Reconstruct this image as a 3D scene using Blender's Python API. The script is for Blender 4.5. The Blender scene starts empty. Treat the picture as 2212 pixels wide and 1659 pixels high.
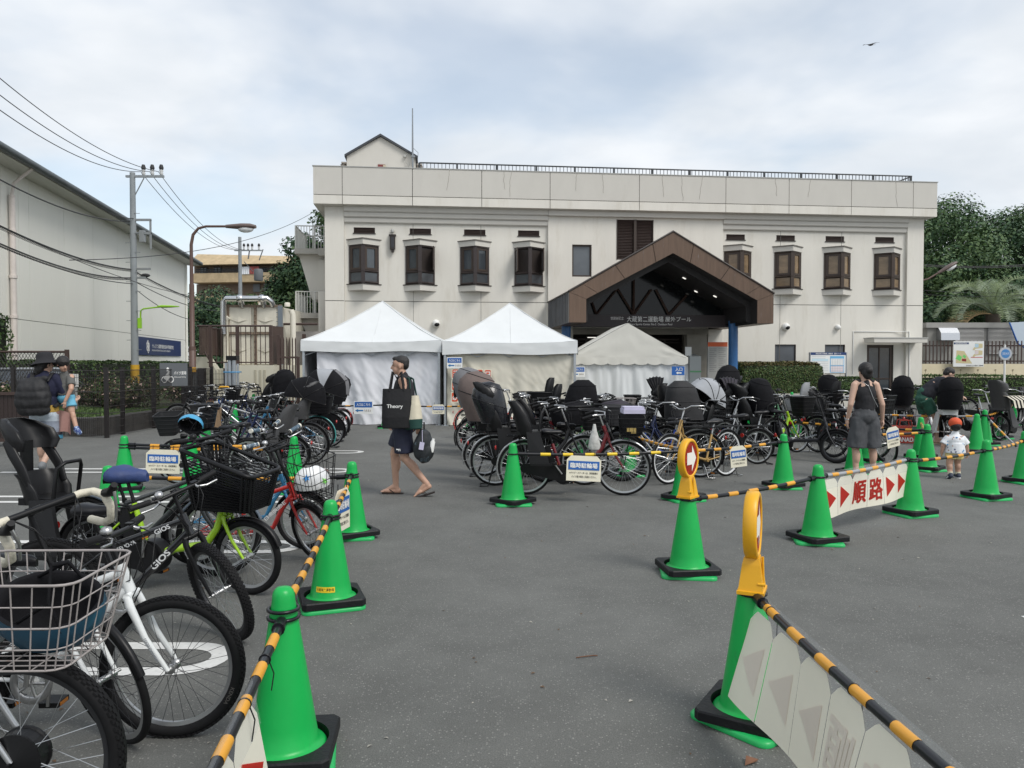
import bpy,math,random
import numpy as np
from mathutils import Vector,Matrix,noise
random.seed(7);RNG=np.random.default_rng(7)
SC=bpy.context.scene;COL=SC.collection
R=math.radians;PI=math.pi
F,CX,CY,H=1640.0,1106.0,829.5,1.61
PITCH=math.atan(44.5/F)
cam=bpy.data.cameras.new('camera');camo=bpy.data.objects.new('camera',cam);COL.objects.link(camo)
cam.sensor_width=36;cam.lens=36*F/2212;cam.clip_start=.05;cam.clip_end=2000
camo.location=(0,0,H);camo.rotation_euler=(PI/2-PITCH,0,0);SC.camera=camo
SUN_EL,SUN_AZ=R(50),R(132)
W=bpy.data.worlds.new('World');SC.world=W;W.use_nodes=True
wn,wl=W.node_tree.nodes,W.node_tree.links;wn.clear()
def WN(t,**k):
 n=wn.new(t)
 for a,b in k.items():setattr(n,a,b)
 return n
wo=WN('ShaderNodeOutputWorld');bg=WN('ShaderNodeBackground');wl.new(bg.outputs[0],wo.inputs[0])
bg.inputs['Strength'].default_value=.1
sky=WN('ShaderNodeTexSky',sky_type='NISHITA',sun_disc=False,sun_elevation=SUN_EL,sun_rotation=SUN_AZ)
tc=WN('ShaderNodeTexCoord')
sep=WN('ShaderNodeSeparateXYZ');wl.new(tc.outputs['Generated'],sep.inputs[0])
mz=WN('ShaderNodeMath',operation='MAXIMUM');wl.new(sep.outputs['Z'],mz.inputs[0]);mz.inputs[1].default_value=0
az_=WN('ShaderNodeMath',operation='ADD');wl.new(mz.outputs[0],az_.inputs[0]);az_.inputs[1].default_value=.22
dv=WN('ShaderNodeVectorMath',operation='DIVIDE')
cb=WN('ShaderNodeCombineXYZ')
for i in range(3):wl.new(az_.outputs[0],cb.inputs[i])
wl.new(tc.outputs['Generated'],dv.inputs[0]);wl.new(cb.outputs[0],dv.inputs[1])
mp=WN('ShaderNodeMapping');wl.new(dv.outputs[0],mp.inputs[0]);mp.inputs['Location'].default_value=(.3,2.1,0)
def cloud(scale,det,lo,hi,a,b):
 n=WN('ShaderNodeTexNoise');n.inputs['Scale'].default_value=scale;n.inputs['Detail'].default_value=det
 n.inputs['Roughness'].default_value=.5;n.inputs['Distortion'].default_value=.25
 wl.new(mp.outputs[0],n.inputs['Vector'])
 r=WN('ShaderNodeMapRange');wl.new(n.outputs[0],r.inputs[0])
 r.interpolation_type='SMOOTHSTEP'
 for k,v in zip(('From Min','From Max','To Min','To Max'),(lo,hi,a,b)):r.inputs[k].default_value=v
 return r
c1=cloud(1.05,5,.34,.58,.42,1.0);c2=cloud(2.6,6,.3,.7,0,1)
cm=WN('ShaderNodeMix',data_type='RGBA');cm.inputs[6].default_value=(5.1,5.45,5.85,1);cm.inputs[7].default_value=(6.2,6.42,6.68,1)
wl.new(c2.outputs[0],cm.inputs[0])
nk=WN('ShaderNodeMix',data_type='RGBA',blend_type='MULTIPLY');nk.inputs[0].default_value=1;nk.inputs[7].default_value=(1.45,1.32,1.15,1)
wl.new(sky.outputs[0],nk.inputs[6])
mx=WN('ShaderNodeMix',data_type='RGBA');wl.new(c1.outputs[0],mx.inputs[0]);wl.new(nk.outputs[2],mx.inputs[6]);wl.new(cm.outputs[2],mx.inputs[7])
wl.new(mx.outputs[2],bg.inputs['Color'])
sl=bpy.data.lights.new('sun','SUN');sl.energy=1.5;sl.angle=R(22);sl.color=(1,.965,.91)
so=bpy.data.objects.new('sun',sl);COL.objects.link(so)
sd=Vector((math.sin(SUN_AZ)*math.cos(SUN_EL),math.cos(SUN_AZ)*math.cos(SUN_EL),math.sin(SUN_EL)))
so.rotation_euler=sd.to_track_quat('Z','Y').to_euler();so.location=sd*40
vs=SC.view_settings;vs.view_transform='Standard';vs.look='None';vs.exposure=.6;vs.gamma=1;vs.use_curve_mapping=False
SC.render.engine='CYCLES';SC.cycles.use_denoising=True
SC.cycles.max_bounces=6;SC.cycles.diffuse_bounces=3;SC.cycles.glossy_bounces=3;SC.cycles.transmission_bounces=4;SC.cycles.transparent_max_bounces=12
def ray(u,v):
 a,b=(u-CX)/F,(CY-v)/F;c,s=math.cos(PITCH),math.sin(PITCH)
 return Vector((a,c+b*s,-s+b*c))
def G(u,v,z=0.0):
 d=ray(u,v);t=(z-H)/d.z;return Vector((d.x*t,d.y*t,z))
def P(u,v,Y):
 d=ray(u,v);t=Y/d.y;return Vector((d.x*t,Y,H+d.z*t))
MATS={}
def mat(name,col,rough=.55,metal=0.0,var=.0,vs=4.0,bump=0.0,bs=60.0,spec=.5,alpha=None,coat=0.0,dirt=None,emit=None,stretch=None,trans=None,thin=0.0):
 if name in MATS:return MATS[name]
 m=bpy.data.materials.new(name);m.use_nodes=True;nt=m.node_tree;b=nt.nodes['Principled BSDF']
 b.inputs['Base Color'].default_value=(*col,1);b.inputs['Roughness'].default_value=rough
 b.inputs['Metallic'].default_value=metal;b.inputs['Specular IOR Level'].default_value=spec
 if coat:b.inputs['Coat Weight'].default_value=coat;b.inputs['Coat Roughness'].default_value=.08
 if alpha is not None:b.inputs['Alpha'].default_value=alpha
 if trans:b.inputs['Transmission Weight'].default_value=trans
 if emit:b.inputs['Emission Color'].default_value=(*emit[0],1);b.inputs['Emission Strength'].default_value=emit[1]
 t=None
 if var or bump or dirt:
  t=nt.nodes.new('ShaderNodeTexCoord')
 vec=t.outputs['Object']if t else None
 if t and stretch:
  mpn=nt.nodes.new('ShaderNodeMapping');mpn.inputs['Scale'].default_value=stretch
  nt.links.new(vec,mpn.inputs[0]);vec=mpn.outputs[0]
 last=None
 if var:
  n=nt.nodes.new('ShaderNodeTexNoise');n.inputs['Scale'].default_value=vs;n.inputs['Detail'].default_value=5
  n.inputs['Roughness'].default_value=.65;nt.links.new(vec,n.inputs['Vector'])
  r=nt.nodes.new('ShaderNodeMapRange');r.inputs[1].default_value=.28;r.inputs[2].default_value=.72
  r.inputs[3].default_value=1-var;r.inputs[4].default_value=1+var*.6;nt.links.new(n.outputs[0],r.inputs[0])
  x=nt.nodes.new('ShaderNodeVectorMath');x.operation='SCALE';x.inputs[0].default_value=col
  nt.links.new(r.outputs[0],x.inputs['Scale']);last=x.outputs[0]
 if dirt:
  dc,ds,lo,hi=dirt
  n=nt.nodes.new('ShaderNodeTexNoise');n.inputs['Scale'].default_value=ds;n.inputs['Detail'].default_value=8;n.inputs['Roughness'].default_value=.7
  nt.links.new(vec,n.inputs['Vector'])
  r=nt.nodes.new('ShaderNodeMapRange');r.inputs[1].default_value=lo;r.inputs[2].default_value=hi;nt.links.new(n.outputs[0],r.inputs[0])
  x=nt.nodes.new('ShaderNodeMix');x.data_type='RGBA';nt.links.new(r.outputs[0],x.inputs[0])
  if last:nt.links.new(last,x.inputs[6])
  else:x.inputs[6].default_value=(*col,1)
  x.inputs[7].default_value=(*dc,1);last=x.outputs[2]
 if last:nt.links.new(last,b.inputs['Base Color'])
 if bump:
  n=nt.nodes.new('ShaderNodeTexNoise');n.inputs['Scale'].default_value=bs;n.inputs['Detail'].default_value=6
  nt.links.new(t.outputs['Object'],n.inputs['Vector'])
  bp=nt.nodes.new('ShaderNodeBump');bp.inputs['Strength'].default_value=bump;bp.inputs['Distance'].default_value=.02
  nt.links.new(n.outputs[0],bp.inputs['Height']);nt.links.new(bp.outputs[0],b.inputs['Normal'])
 if thin:
  tl=nt.nodes.new('ShaderNodeBsdfTranslucent');tl.inputs[0].default_value=(*col,1);ms=nt.nodes.new('ShaderNodeMixShader');ms.inputs[0].default_value=thin;nt.links.new(b.outputs[0],ms.inputs[1]);nt.links.new(tl.outputs[0],ms.inputs[2]);nt.links.new(ms.outputs[0],nt.nodes['Material Output'].inputs[0])
 MATS[name]=m;return m
BLK=lambda:mat('black_plastic',(.007,.007,.008),.42,var=.25,vs=9,spec=.3)
def tag(o,label=None,cat=None,group=None,kind=None):
 if label:o['label']=label
 if cat:o['category']=cat
 if group:o['group']=group
 if kind:o['kind']=kind
 return o
def thing(name,label,cat,loc=(0,0,0),rotz=0.0,group=None,rot=None):
 o=bpy.data.objects.new(name,None);o.empty_display_size=.2;COL.objects.link(o)
 o.location=loc;o.rotation_euler=rot or(0,0,rotz)
 return tag(o,label,cat,group)
def link(name,me,parent=None,M=None):
 o=bpy.data.objects.new(name,me);COL.objects.link(o)
 if parent is not None:o.parent=parent
 if M is not None:o.matrix_local=M
 return o
class MB:
 def __init__(s):s.v=[];s.f=[];s.mi=[];s.sm=[]
 def add(s,vs,fs,mi=0,sm=False,M=None):
  n=len(s.v)
  s.v+=[tuple(M@Vector(p))for p in vs]if M is not None else[tuple(p)for p in vs]
  s.f+=[tuple(i+n for i in f)for f in fs];s.mi+=[mi]*len(fs);s.sm+=[sm]*len(fs);return s
 def box(s,c,d,mi=0,M=None,taper=1.0):
  x,y,z=d[0]/2,d[1]/2,d[2]/2;t=taper
  vs=[(-x,-y,-z),(x,-y,-z),(x,y,-z),(-x,y,-z),(-x*t,-y*t,z),(x*t,-y*t,z),(x*t,y*t,z),(-x*t,y*t,z)]
  T=Matrix.Translation(c)if M is None else M@Matrix.Translation(c)
  return s.add(vs,[(0,3,2,1),(4,5,6,7),(0,1,5,4),(1,2,6,5),(2,3,7,6),(3,0,4,7)],mi,False,T)
 def bb(s,x0,x1,y0,y1,z0,z1,mi=0,M=None):return s.box(((x0+x1)/2,(y0+y1)/2,(z0+z1)/2),(x1-x0,y1-y0,z1-z0),mi,M)
 def quad(s,a,b,c,d,mi=0,sm=False):return s.add([a,b,c,d],[(0,1,2,3)],mi,sm)
 def tube(s,pts,r,seg=8,mi=0,caps=True,sm=True,close=False,sq=None,M=None):
  pts=[Vector(p)for p in pts];n=len(pts);rs=r if isinstance(r,(list,tuple))else[r]*n
  up=None;rings=[]
  for i,p in enumerate(pts):
   if close:t=pts[(i+1)%n]-pts[i-1]
   else:t=pts[min(i+1,n-1)]-pts[max(i-1,0)]
   if t.length<1e-9:t=Vector((0,0,1))
   t.normalize()
   if up is None:
    up=Vector((0,0,1))if abs(t.z)<.9 else Vector((0,1,0))
   x=up-t*up.dot(t)
   if x.length<1e-6:x=t.orthogonal()
   x.normalize();up=x;y=t.cross(x)
   q=sq or(1,1)
   rings.append([p+(x*math.cos(2*PI*k/seg)*q[0]+y*math.sin(2*PI*k/seg)*q[1])*rs[i]for k in range(seg)])
  vs=[v for g in rings for v in g];fs=[]
  m=n if close else n-1
  for i in range(m):
   j=(i+1)%n
   for k in range(seg):
    l=(k+1)%seg;fs.append((i*seg+k,i*seg+l,j*seg+l,j*seg+k))
  s.add(vs,fs,mi,sm,M)
  if caps and not close:
   s.add(rings[0],[tuple(range(seg))[::-1]],mi,False,M);s.add(rings[-1],[tuple(range(seg))],mi,False,M)
  return s
 def bar(s,p,q,r,seg=8,mi=0,r2=None,M=None):return s.tube([p,q],[r,r if r2 is None else r2],seg,mi,M=M)
 def lathe(s,prof,seg=24,mi=0,M=None,sm=True,cap=True):
  vs=[];fs=[]
  for r,z in prof:vs+=[(r*math.cos(2*PI*k/seg),r*math.sin(2*PI*k/seg),z)for k in range(seg)]
  for i in range(len(prof)-1):
   for k in range(seg):
    l=(k+1)%seg;fs.append((i*seg+k,i*seg+l,(i+1)*seg+l,(i+1)*seg+k))
  s.add(vs,fs,mi,sm,M)
  if cap:
   n=len(prof)
   if prof[0][0]>1e-5:s.add(vs[:seg],[tuple(range(seg))[::-1]],mi,False,M)
   if prof[-1][0]>1e-5:s.add(vs[-seg:],[tuple(range(seg))],mi,False,M)
  return s
 def prism(s,poly,z0,z1,mi=0,M=None):
  n=len(poly);vs=[(x,y,z0)for x,y in poly]+[(x,y,z1)for x,y in poly]
  return s.add(vs,[tuple(range(n))[::-1],tuple(range(n,2*n))]+[(k,(k+1)%n,n+(k+1)%n,n+k)for k in range(n)],mi,False,M)
 def ell(s,c,r,seg=12,rings=8,mi=0,M=None):
  T=Matrix.Translation(c);T=T if M is None else M@T
  prof=[(math.sin(PI*i/rings),-math.cos(PI*i/rings))for i in range(rings+1)]
  prof[0]=(1e-4,-1);prof[-1]=(1e-4,1)
  return s.lathe(prof,seg,mi,T@Matrix.Diagonal((*r,1)),cap=True)
 def loft(s,rings,mi=0,caps=True,sm=True,closed=True,M=None):
  n=len(rings[0]);vs=[p for g in rings for p in g];fs=[]
  for i in range(len(rings)-1):
   for k in range(n if closed else n-1):
    l=(k+1)%n;fs.append((i*n+k,i*n+l,(i+1)*n+l,(i+1)*n+k))
  s.add(vs,fs,mi,sm,M)
  if caps and closed:
   s.add(rings[0],[tuple(range(n))[::-1]],mi,False,M);s.add(rings[-1],[tuple(range(n))],mi,False,M)
  return s
 def mesh(s,name,mats):
  me=bpy.data.meshes.new(name);me.from_pydata(s.v,[],s.f)
  for m in mats:me.materials.append(m)
  me.polygons.foreach_set('material_index',s.mi);me.polygons.foreach_set('use_smooth',s.sm);me.update()
  return me
 def build(s,name,mats,parent=None,M=None):
  if not isinstance(mats,(list,tuple)):mats=[mats]
  return link(name,s.mesh(name,mats),parent,M)
def np_mesh(name,V,Fq,mats,mi=None,smooth=False):
 """V (n,3), Fq (m,k) arrays -> mesh"""
 me=bpy.data.meshes.new(name);k=Fq.shape[1]
 me.vertices.add(len(V));me.vertices.foreach_set('co',np.asarray(V,np.float32).ravel())
 me.loops.add(Fq.size);me.loops.foreach_set('vertex_index',Fq.astype(np.int32).ravel())
 me.polygons.add(len(Fq));me.polygons.foreach_set('loop_start',np.arange(0,Fq.size,k,dtype=np.int32))
 for m in mats:me.materials.append(m)
 if mi is not None:me.polygons.foreach_set('material_index',np.asarray(mi,np.int32))
 me.update(calc_edges=True);me.validate();return me
def arcpts(c,r,a0,a1,n,plane='xz',y=0.0):
 out=[]
 for i in range(n+1):
  a=a0+(a1-a0)*i/n
  if plane=='xz':out.append((c[0]+r*math.cos(a),y,c[1]+r*math.sin(a)))
  else:out.append((c[0]+r*math.cos(a),c[1]+r*math.sin(a),y))
 return out
TXT={}
def text_mesh(body,bold=0.0,res=3,spacing=1.0,italic=0.0):
 key=(body,bold,res,spacing,italic)
 if key in TXT:return TXT[key]
 c=bpy.data.curves.new('lettering','FONT');c.body=body;c.resolution_u=res;c.offset=bold;c.space_character=spacing;c.shear=italic
 o=bpy.data.objects.new('lettering',c);COL.objects.link(o)
 dg=bpy.context.evaluated_depsgraph_get();me=bpy.data.meshes.new_from_object(o.evaluated_get(dg))
 bpy.data.objects.remove(o);bpy.data.curves.remove(c)
 n=len(me.vertices);co=np.empty(n*3,np.float32);me.vertices.foreach_get('co',co);co=co.reshape(-1,3)
 lo,hi=co[:,:2].min(0),co[:,:2].max(0)
 TXT[key]=(co,[tuple(p.vertices)for p in me.polygons],lo,hi);bpy.data.meshes.remove(me);return TXT[key]
def add_text(mb,body,w,h,M,mi=0,bold=.012,res=3,spacing=1.0,fit=True,italic=0.0):
 """letters centred on M's origin in M's xy plane, stretched to w x h (h None keeps the proportion)"""
 co,fs,lo,hi=text_mesh(body,0.0,res,spacing,italic)
 sx=w/max(hi[0]-lo[0],1e-6);sy=sx if h is None else h/max(hi[1]-lo[1],1e-6)
 c=(lo+hi)/2
 ks=((0,0),)if bold<.009 else((-1,-.6),(1,-.6),(-1,.6),(1,.6))
 for i,(kx,ky)in enumerate(ks):mb.add([((p[0]-c[0]+kx*bold*.9)*sx,(p[1]-c[1]+ky*bold*.9)*sy,i*.00012)for p in co],fs,mi,False,M)
def wallM(x,y,z):
 return Matrix.Translation((x,y,z))@Matrix(((1,0,0,0),(0,0,-1,0),(0,1,0,0),(0,0,0,1)))
# ================================================================ ground
def asphalt():
 m=bpy.data.materials.new('asphalt');m.use_nodes=True;nt=m.node_tree;b=nt.nodes['Principled BSDF']
 N=nt.nodes.new;L=nt.links.new
 t=N('ShaderNodeTexCoord').outputs['Object']
 def nz(s,d=6,ro=.6):
  n=N('ShaderNodeTexNoise');n.inputs['Scale'].default_value=s;n.inputs['Detail'].default_value=d;n.inputs['Roughness'].default_value=ro
  L(t,n.inputs['Vector']);return n.outputs[0]
 def mr(x,a,b_,c,d):
  r=N('ShaderNodeMapRange');L(x,r.inputs[0])
  for i,v in enumerate((a,b_,c,d)):r.inputs[i+1].default_value=v
  return r.outputs[0]
 def mul(a,c):
  x=N('ShaderNodeMath');x.operation='MULTIPLY';L(a,x.inputs[0]);L(c,x.inputs[1]);return x.outputs[0]
 big=mul(mr(nz(.3,8,.66),.3,.7,.80,1.14),mr(nz(1.1,9,.72),.35,.72,1.06,.80));mid=mr(nz(3.0,6,.7),.3,.7,.92,1.08);fine=mr(nz(150,3,.8),.3,.7,.62,1.4)
 v=N('ShaderNodeTexVoronoi');v.inputs['Scale'].default_value=95;L(t,v.inputs['Vector'])
 sp=N('ShaderNodeSeparateColor');L(v.outputs['Color'],sp.inputs[0])
 chip=mr(sp.outputs[0],.78,.95,0,1);near=mr(v.outputs['Distance'],.25,.5,1,0);chip=mul(chip,near)
 val=mul(mul(big,mid),fine)
 c=N('ShaderNodeVectorMath');c.operation='SCALE';c.inputs[0].default_value=(.130,.132,.124);L(val,c.inputs['Scale'])
 mx=N('ShaderNodeMix');mx.data_type='RGBA';L(chip,mx.inputs[0]);L(c.outputs[0],mx.inputs[6]);mx.inputs[7].default_value=(.27,.265,.25,1)
 L(mx.outputs[2],b.inputs['Base Color']);b.inputs['Roughness'].default_value=.82
 bp=N('ShaderNodeBump');bp.inputs['Strength'].default_value=.55;bp.inputs['Distance'].default_value=.006
 L(fine,bp.inputs['Height']);L(bp.outputs[0],b.inputs['Normal']);return m
mb=MB();mb.quad((-900,-900,0),(900,-900,0),(900,900,0),(-900,900,0))
tag(mb.build('ground',asphalt()),'grey asphalt car park surface with pale aggregate specks',kind='structure')
def leaf_grit(C,S):
 n=len(C);a=RNG.uniform(0,6.28,n);d=np.stack([np.cos(a),np.sin(a),np.zeros(n)],1)*S[:,None];e=np.stack([-d[:,1],d[:,0],np.zeros(n)],1)*.5;up=np.stack([np.zeros(n),np.zeros(n),S*.35],1)
 return np.stack([C-d,C+e+up,C+d,C-e+up*.5],1).reshape(-1,3),np.arange(4*n).reshape(n,4)
PAINT=mat('road_paint',(.66,.66,.64),.6,var=.12,vs=30,dirt=((.2,.2,.2),22,.60,.78))
def strip(mb,pts,w,z=.004):
 vs=[]
 for i,p in enumerate(pts):
  p=Vector(p);a=Vector(pts[max(i-1,0)]);c=Vector(pts[min(i+1,len(pts)-1)]);d=(c-a).normalized();n=Vector((-d.y,d.x))
  vs+=[(p.x+n.x*w/2,p.y+n.y*w/2,z),(p.x-n.x*w/2,p.y-n.y*w/2,z)]
 mb.add(vs,[(2*i,2*i+1,2*i+3,2*i+2)for i in range(len(pts)-1)])
for k,(xe,yc)in enumerate(((-1.60,4.10),(-1.90,6.62),(-2.25,8.95),(-2.45,11.35),(-2.75,13.75))):
 xs=(-7.2,-7.2,-7.4,-7.55,-6.2)[k];r=.18;pts=[(xs,yc-r)]
 a=[(-PI/2+PI*i/14)for i in range(15)]
 pts+=[(xe-.21+r*1.2*math.cos(t),yc+r*math.sin(t))for t in a]+[(xs,yc+r)]
 mb=MB();strip(mb,pts,.105);tag(mb.build('parking_line',PAINT),kind='structure')
mb=MB();strip(mb,[(-6.6,14.9),(-5.2,14.9)],.1);strip(mb,[(-6.1,15.6),(-5.0,15.6)],.1);tag(mb.build('parking_line',PAINT),kind='structure')
mb=MB();mb.box((3.27,4.74,.003),(.06,.1,.002));tag(mb.build('tape_scrap',PAINT),'small white tape scrap lying alone on the open asphalt','tape')
lf=mat('dead_leaf',(.16,.07,.035),.7)
mb=MB();mb.add([(0,0,.004),(.05,.01,.015),(.07,.045,.006),(.02,.05,.02)],[(0,1,2),(0,2,3)])
o=mb.build('fallen_leaf',lf);o.location=(.93,2.99,0);tag(o,'dry brown leaf on asphalt beside the cone with the edge-on arrow','leaf')
mb=MB();mb.tube([(0,0,.006),(.05,.012,.008),(.1,.03,.006),(.12,.028,.006)],.003,5)
o=mb.build('twig',lf);o.location=(.35,4.1,0);tag(o,'thin dry twig on the open asphalt between the cone rows','twig')
n=420;C=np.stack([RNG.uniform(-4,6,n),RNG.uniform(1.6,13,n),np.full(n,.004)],1);V,Fq=leaf_grit(C,RNG.uniform(.005,.016,n))
tag(link('grit',np_mesh('grit',V,Fq,[mat('grit_pale',(.36,.34,.30),.9),mat('grit_brown',(.12,.075,.045),.9)],RNG.integers(0,2,n))),'scattered grit, petals and leaf crumbs on the asphalt','grit',kind='stuff')
# ================================================================ sports building
CREAM=mat('cream_stucco',(.715,.69,.63),.9,var=.06,vs=.8,bump=.25,bs=55,dirt=((.52,.48,.40),.9,.52,.88),stretch=(1.6,1.6,.35))
CREAM2=mat('cream_trim',(.585,.565,.52),.85,var=.035,vs=1.2,bump=.15,bs=40,dirt=((.46,.44,.38),.8,.62,.95),stretch=(1.6,1.6,.7))
DARKJ=mat('joint_dark',(.16,.15,.135),.9)  # own dark tone of panel joints, backing behind panels and hood drip edges
BROWN=mat('bronze_metal',(.060,.044,.036),.45,metal=.3,var=.15,vs=6)
BROWND=mat('dark_bronze',(.033,.025,.022),.5,var=.15,vs=6)
GLASS=mat('window_glass',(.055,.065,.075),.12,spec=.7,var=.35,vs=1.1)
GLASSB=mat('blind_glass',(.24,.165,.095),.16,spec=.6,var=.45,vs=1.3,stretch=(1,1,2.2))
GLASSF=mat('frosted_glass',(.12,.135,.15),.3,spec=.5,var=.15,vs=1.5)
LOUV=mat('louvre_brown',(.075,.052,.047),.5,var=.1)
BO=Vector((-6.88,28.07,0));BA=R(6.03)
BX=Vector((math.cos(BA),math.sin(BA),0));BN=Vector((math.sin(BA),-math.cos(BA),0))
def fp(u,v,off=0.0):
 d=ray(u,v);o=Vector((0,0,H));pl=BO+BN*off;t=(pl-o).dot(BN)/d.dot(BN);p=o+d*t
 return(p-BO).dot(BX),p.z
def fx(u,off=0):return fp(u,700,off)[0]
def fz(u,v,off=0):return fp(u,v,off)[1]
B=thing('sports_building','long cream two storey sports building with bay windows and bronze porch','building',BO,BA)
xl,x1,x2,x3,x4,x5=0,fx(745),fx(1183),fx(1558),fx(1954),fx(1989)
ZT=8.73;zpb=fz(690,440,.4);zg=fz(690,420,.45);zmid=fz(724,650)
def wall(mb,xa,xb,za,zb,holes,y,t,mi=0):
 xs=sorted({xa,xb,*[h[0]for h in holes],*[h[1]for h in holes]});zs=sorted({za,zb,*[h[2]for h in holes],*[h[3]for h in holes]})
 for i in range(len(xs)-1):
  for j in range(len(zs)-1):
   cx,cz=(xs[i]+xs[i+1])/2,(zs[j]+zs[j+1])/2
   if any(h[0]<cx<h[1]and h[2]<cz<h[3]for h in holes):continue
   mb.quad((xs[i],y,zs[j]),(xs[i+1],y,zs[j]),(xs[i+1],y,zs[j+1]),(xs[i],y,zs[j+1]),mi)
 for a,b,c,d in holes:
  mb.quad((a,y,c),(a,y+t,c),(a,y+t,d),(a,y,d),mi);mb.quad((b,y,c),(b,y,d),(b,y+t,d),(b,y+t,c),mi)
  mb.quad((a,y,c),(b,y,c),(b,y+t,c),(a,y+t,c),mi);mb.quad((a,y,d),(a,y+t,d),(b,y+t,d),(b,y,d),mi)
def rect(u0,v0,u1,v1,off=0):
 a,d=fp(u0,v0,off);b,c=fp(u1,v1,off);return[a,b,c,d]
bayL=[787,908,1025.5,1142];bayR=[1589,1697,1803.5,1911]
vents=[]
for k,u in enumerate(bayL):vents.append(rect(u-23,497+k*2.4-6,u+23,497+k*2.4+7))
for k,u in enumerate(bayR):vents.append(rect(u-20,512.5+k*1.6-6,u+20,512.5+k*1.6+7))
for i,v in enumerate(vents):v[2],v[3]=(vents[0][2],vents[0][3])
cwin=rect(1236,528,1278,598,.12);clou=rect(1332,474,1411,562,.12)
gw1=rect(1674,744,1719,800);gw2=rect(1782,745,1825,800);door=rect(1873,745,1930,785);gw1[2]=gw2[2]=1.2;door[2]=.12
gw2[3]=gw1[3]
ent=[fx(1238,.12),fx(1530,.12),.02,2.95]
def panel(name,xa,xb,za,zb,holes,y,mt=CREAM,t=.16):
 mb=MB();wall(mb,xa,xb,za,zb,[h for h in holes if h[0]>=xa and h[1]<=xb and h[3]>za and h[2]<zb],y,t)
 mb.quad((xa,y,zb),(xb,y,zb),(xb,y+.03,zb),(xa,y+.03,zb));mb.quad((xa,y,za),(xa,y+.03,za),(xb,y+.03,za),(xb,y,za))
 mb.quad((xa,y,za),(xa,y,zb),(xa,y+.03,zb),(xa,y+.03,za));mb.quad((xb,y,za),(xb,y+.03,za),(xb,y+.03,zb),(xb,y,zb))
 return mb.build(name,mt,B)
J=.012;zt=zpb-.02
for(xa,xb,y)in((xl,x1,-.12),(x1,x2,0),(x2,x3,-.12),(x3,x4,0),(x4,x5,-.12)):
 es=[xa,xb]
 for a,b in zip(es[:-1],es[1:]):
  panel('wall_panel',a+J/2,b-J/2,0,zmid-J,vents+[cwin,clou,gw1,gw2,door]+([ent]if xa==x2 else[]),y)
  panel('wall_panel',a+J/2,b-J/2,zmid+J,zt,vents+[cwin,clou],y)
mb=MB();HO=vents+[gw1,gw2,door,cwin,clou,[ent[0],ent[1],0,ent[3]]]
wall(mb,xl+.01,x5-.01,.0,ZT-.1,HO,.035,.1,0)
mb.quad((xl,-.12,0),(xl,14,0),(xl,14,ZT-.1),(xl,-.12,ZT-.1),1);mb.quad((x5,-.12,0),(x5,-.12,ZT-.1),(x5,14,ZT-.1),(x5,14,0),1)
mb.quad((xl,14,0),(x5,14,0),(x5,14,ZT-.1),(xl,14,ZT-.1),1);mb.quad((xl,0,ZT-.45),(x5,0,ZT-.45),(x5,14,ZT-.45),(xl,14,ZT-.45),1)
for x,ya,yb in((x1,-.12,.03),(x2,-.12,.03),(x3,-.12,.03),(x4,-.12,.03)):mb.bb(x-.004,x+.004,ya+.002,yb,0,zt,1)
mb.build('wall',[DARKJ,CREAM],B)
for u in(893,1039,1684.5,1816):
 mb=MB();x=fx(u);mb.bb(x-.007,x+.007,-.0035,.02,0,zt);mb.build('joint',DARKJ,B)
zc=[fz(760,v,.1)for v in(445,458,469,480.5)]
for(xa,xb)in((x1,x2),(x3,x4)):
 for k,z in enumerate(zc):
  mb=MB();d=.30-.07*k;h=(zt if k==0 else zc[k-1])-z
  pr=[(0,z),(-d+.03,z),(-d,z+.035),(-d,z+h-.004),(0,z+h-.004)]
  mb.add([(xa+.005,y,q)for y,q in pr]+[(xb-.005,y,q)for y,q in pr],[(0,1,2,3,4),(9,8,7,6,5)]+[(i,(i+1)%5+0,(i+1)%5+5,i+5)for i in range(5)])
  mb.build('cornice',CREAM2,B)
for(xa,xb)in((xl-.05,x1),(x2,x3),(x4,x5+.05)):
 for k,z in enumerate(zc[:2]if xa==x2 else zc[:1]):
  mb=MB();d=.36-.1*k;h=(zt if k==0 else zc[0])-z;mb.bb(xa,xb,-d,-.11,z,z+h-.004);mb.build('cornice',CREAM2,B)
xp0,xp1=fx(678,.45),fx(2021,.45);jo=[fx(u,.45)for u in(741,892,1041,1188,1380,1566,1702,1836,1969)]
es=[xp0]+jo+[xp1]
for a,b in zip(es[:-1],es[1:]):
 for z0,z1,y in((zg+J,ZT,-.45),(zpb,zg-J,-.452)):
  mb=MB();mb.bb(a+.011,b-.011,y,-.25,z0,z1);mb.build('parapet_panel',CREAM2 if z1==ZT else CREAM,B)
mb=MB();mb.bb(xp0+.02,xp1-.02,-.41,14.4,zpb+.01,ZT-.42,1);mb.bb(xp0+.02,xp1-.02,-.41,-.2,zpb+.012,ZT-.02,0)
for x in(xp0,xp1-.3):mb.bb(x,x+.3,-.24,14.5,zpb,ZT,2)
mb.build('parapet_core',[DARKJ,CREAM2,CREAM2],B)
CAP=mat('cap_metal',(.42,.42,.4),.5,var=.1)
mb=MB();mb.bb(xp0-.02,xp1+.02,-.47,-.2,ZT+.002,ZT+.03);mb.build('parapet_cap',CAP,B)
CR=mat('crack',(.33,.31,.27),.9)
for u in(972,1089,1105,1246,1300,1430,1470,1516,1672,1748,1931):
 x=fx(u,.45);n=9;z=ZT-.03;mb=MB();px=x
 dz=(ZT-zg)*random.uniform(.6,.95)/n;pts=[]
 for i in range(n+1):pts.append((px,-.4525,z));px+=random.uniform(-.03,.03);z-=dz
 mb.tube(pts,.006,4);mb.build('crack',CR,B)
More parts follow.
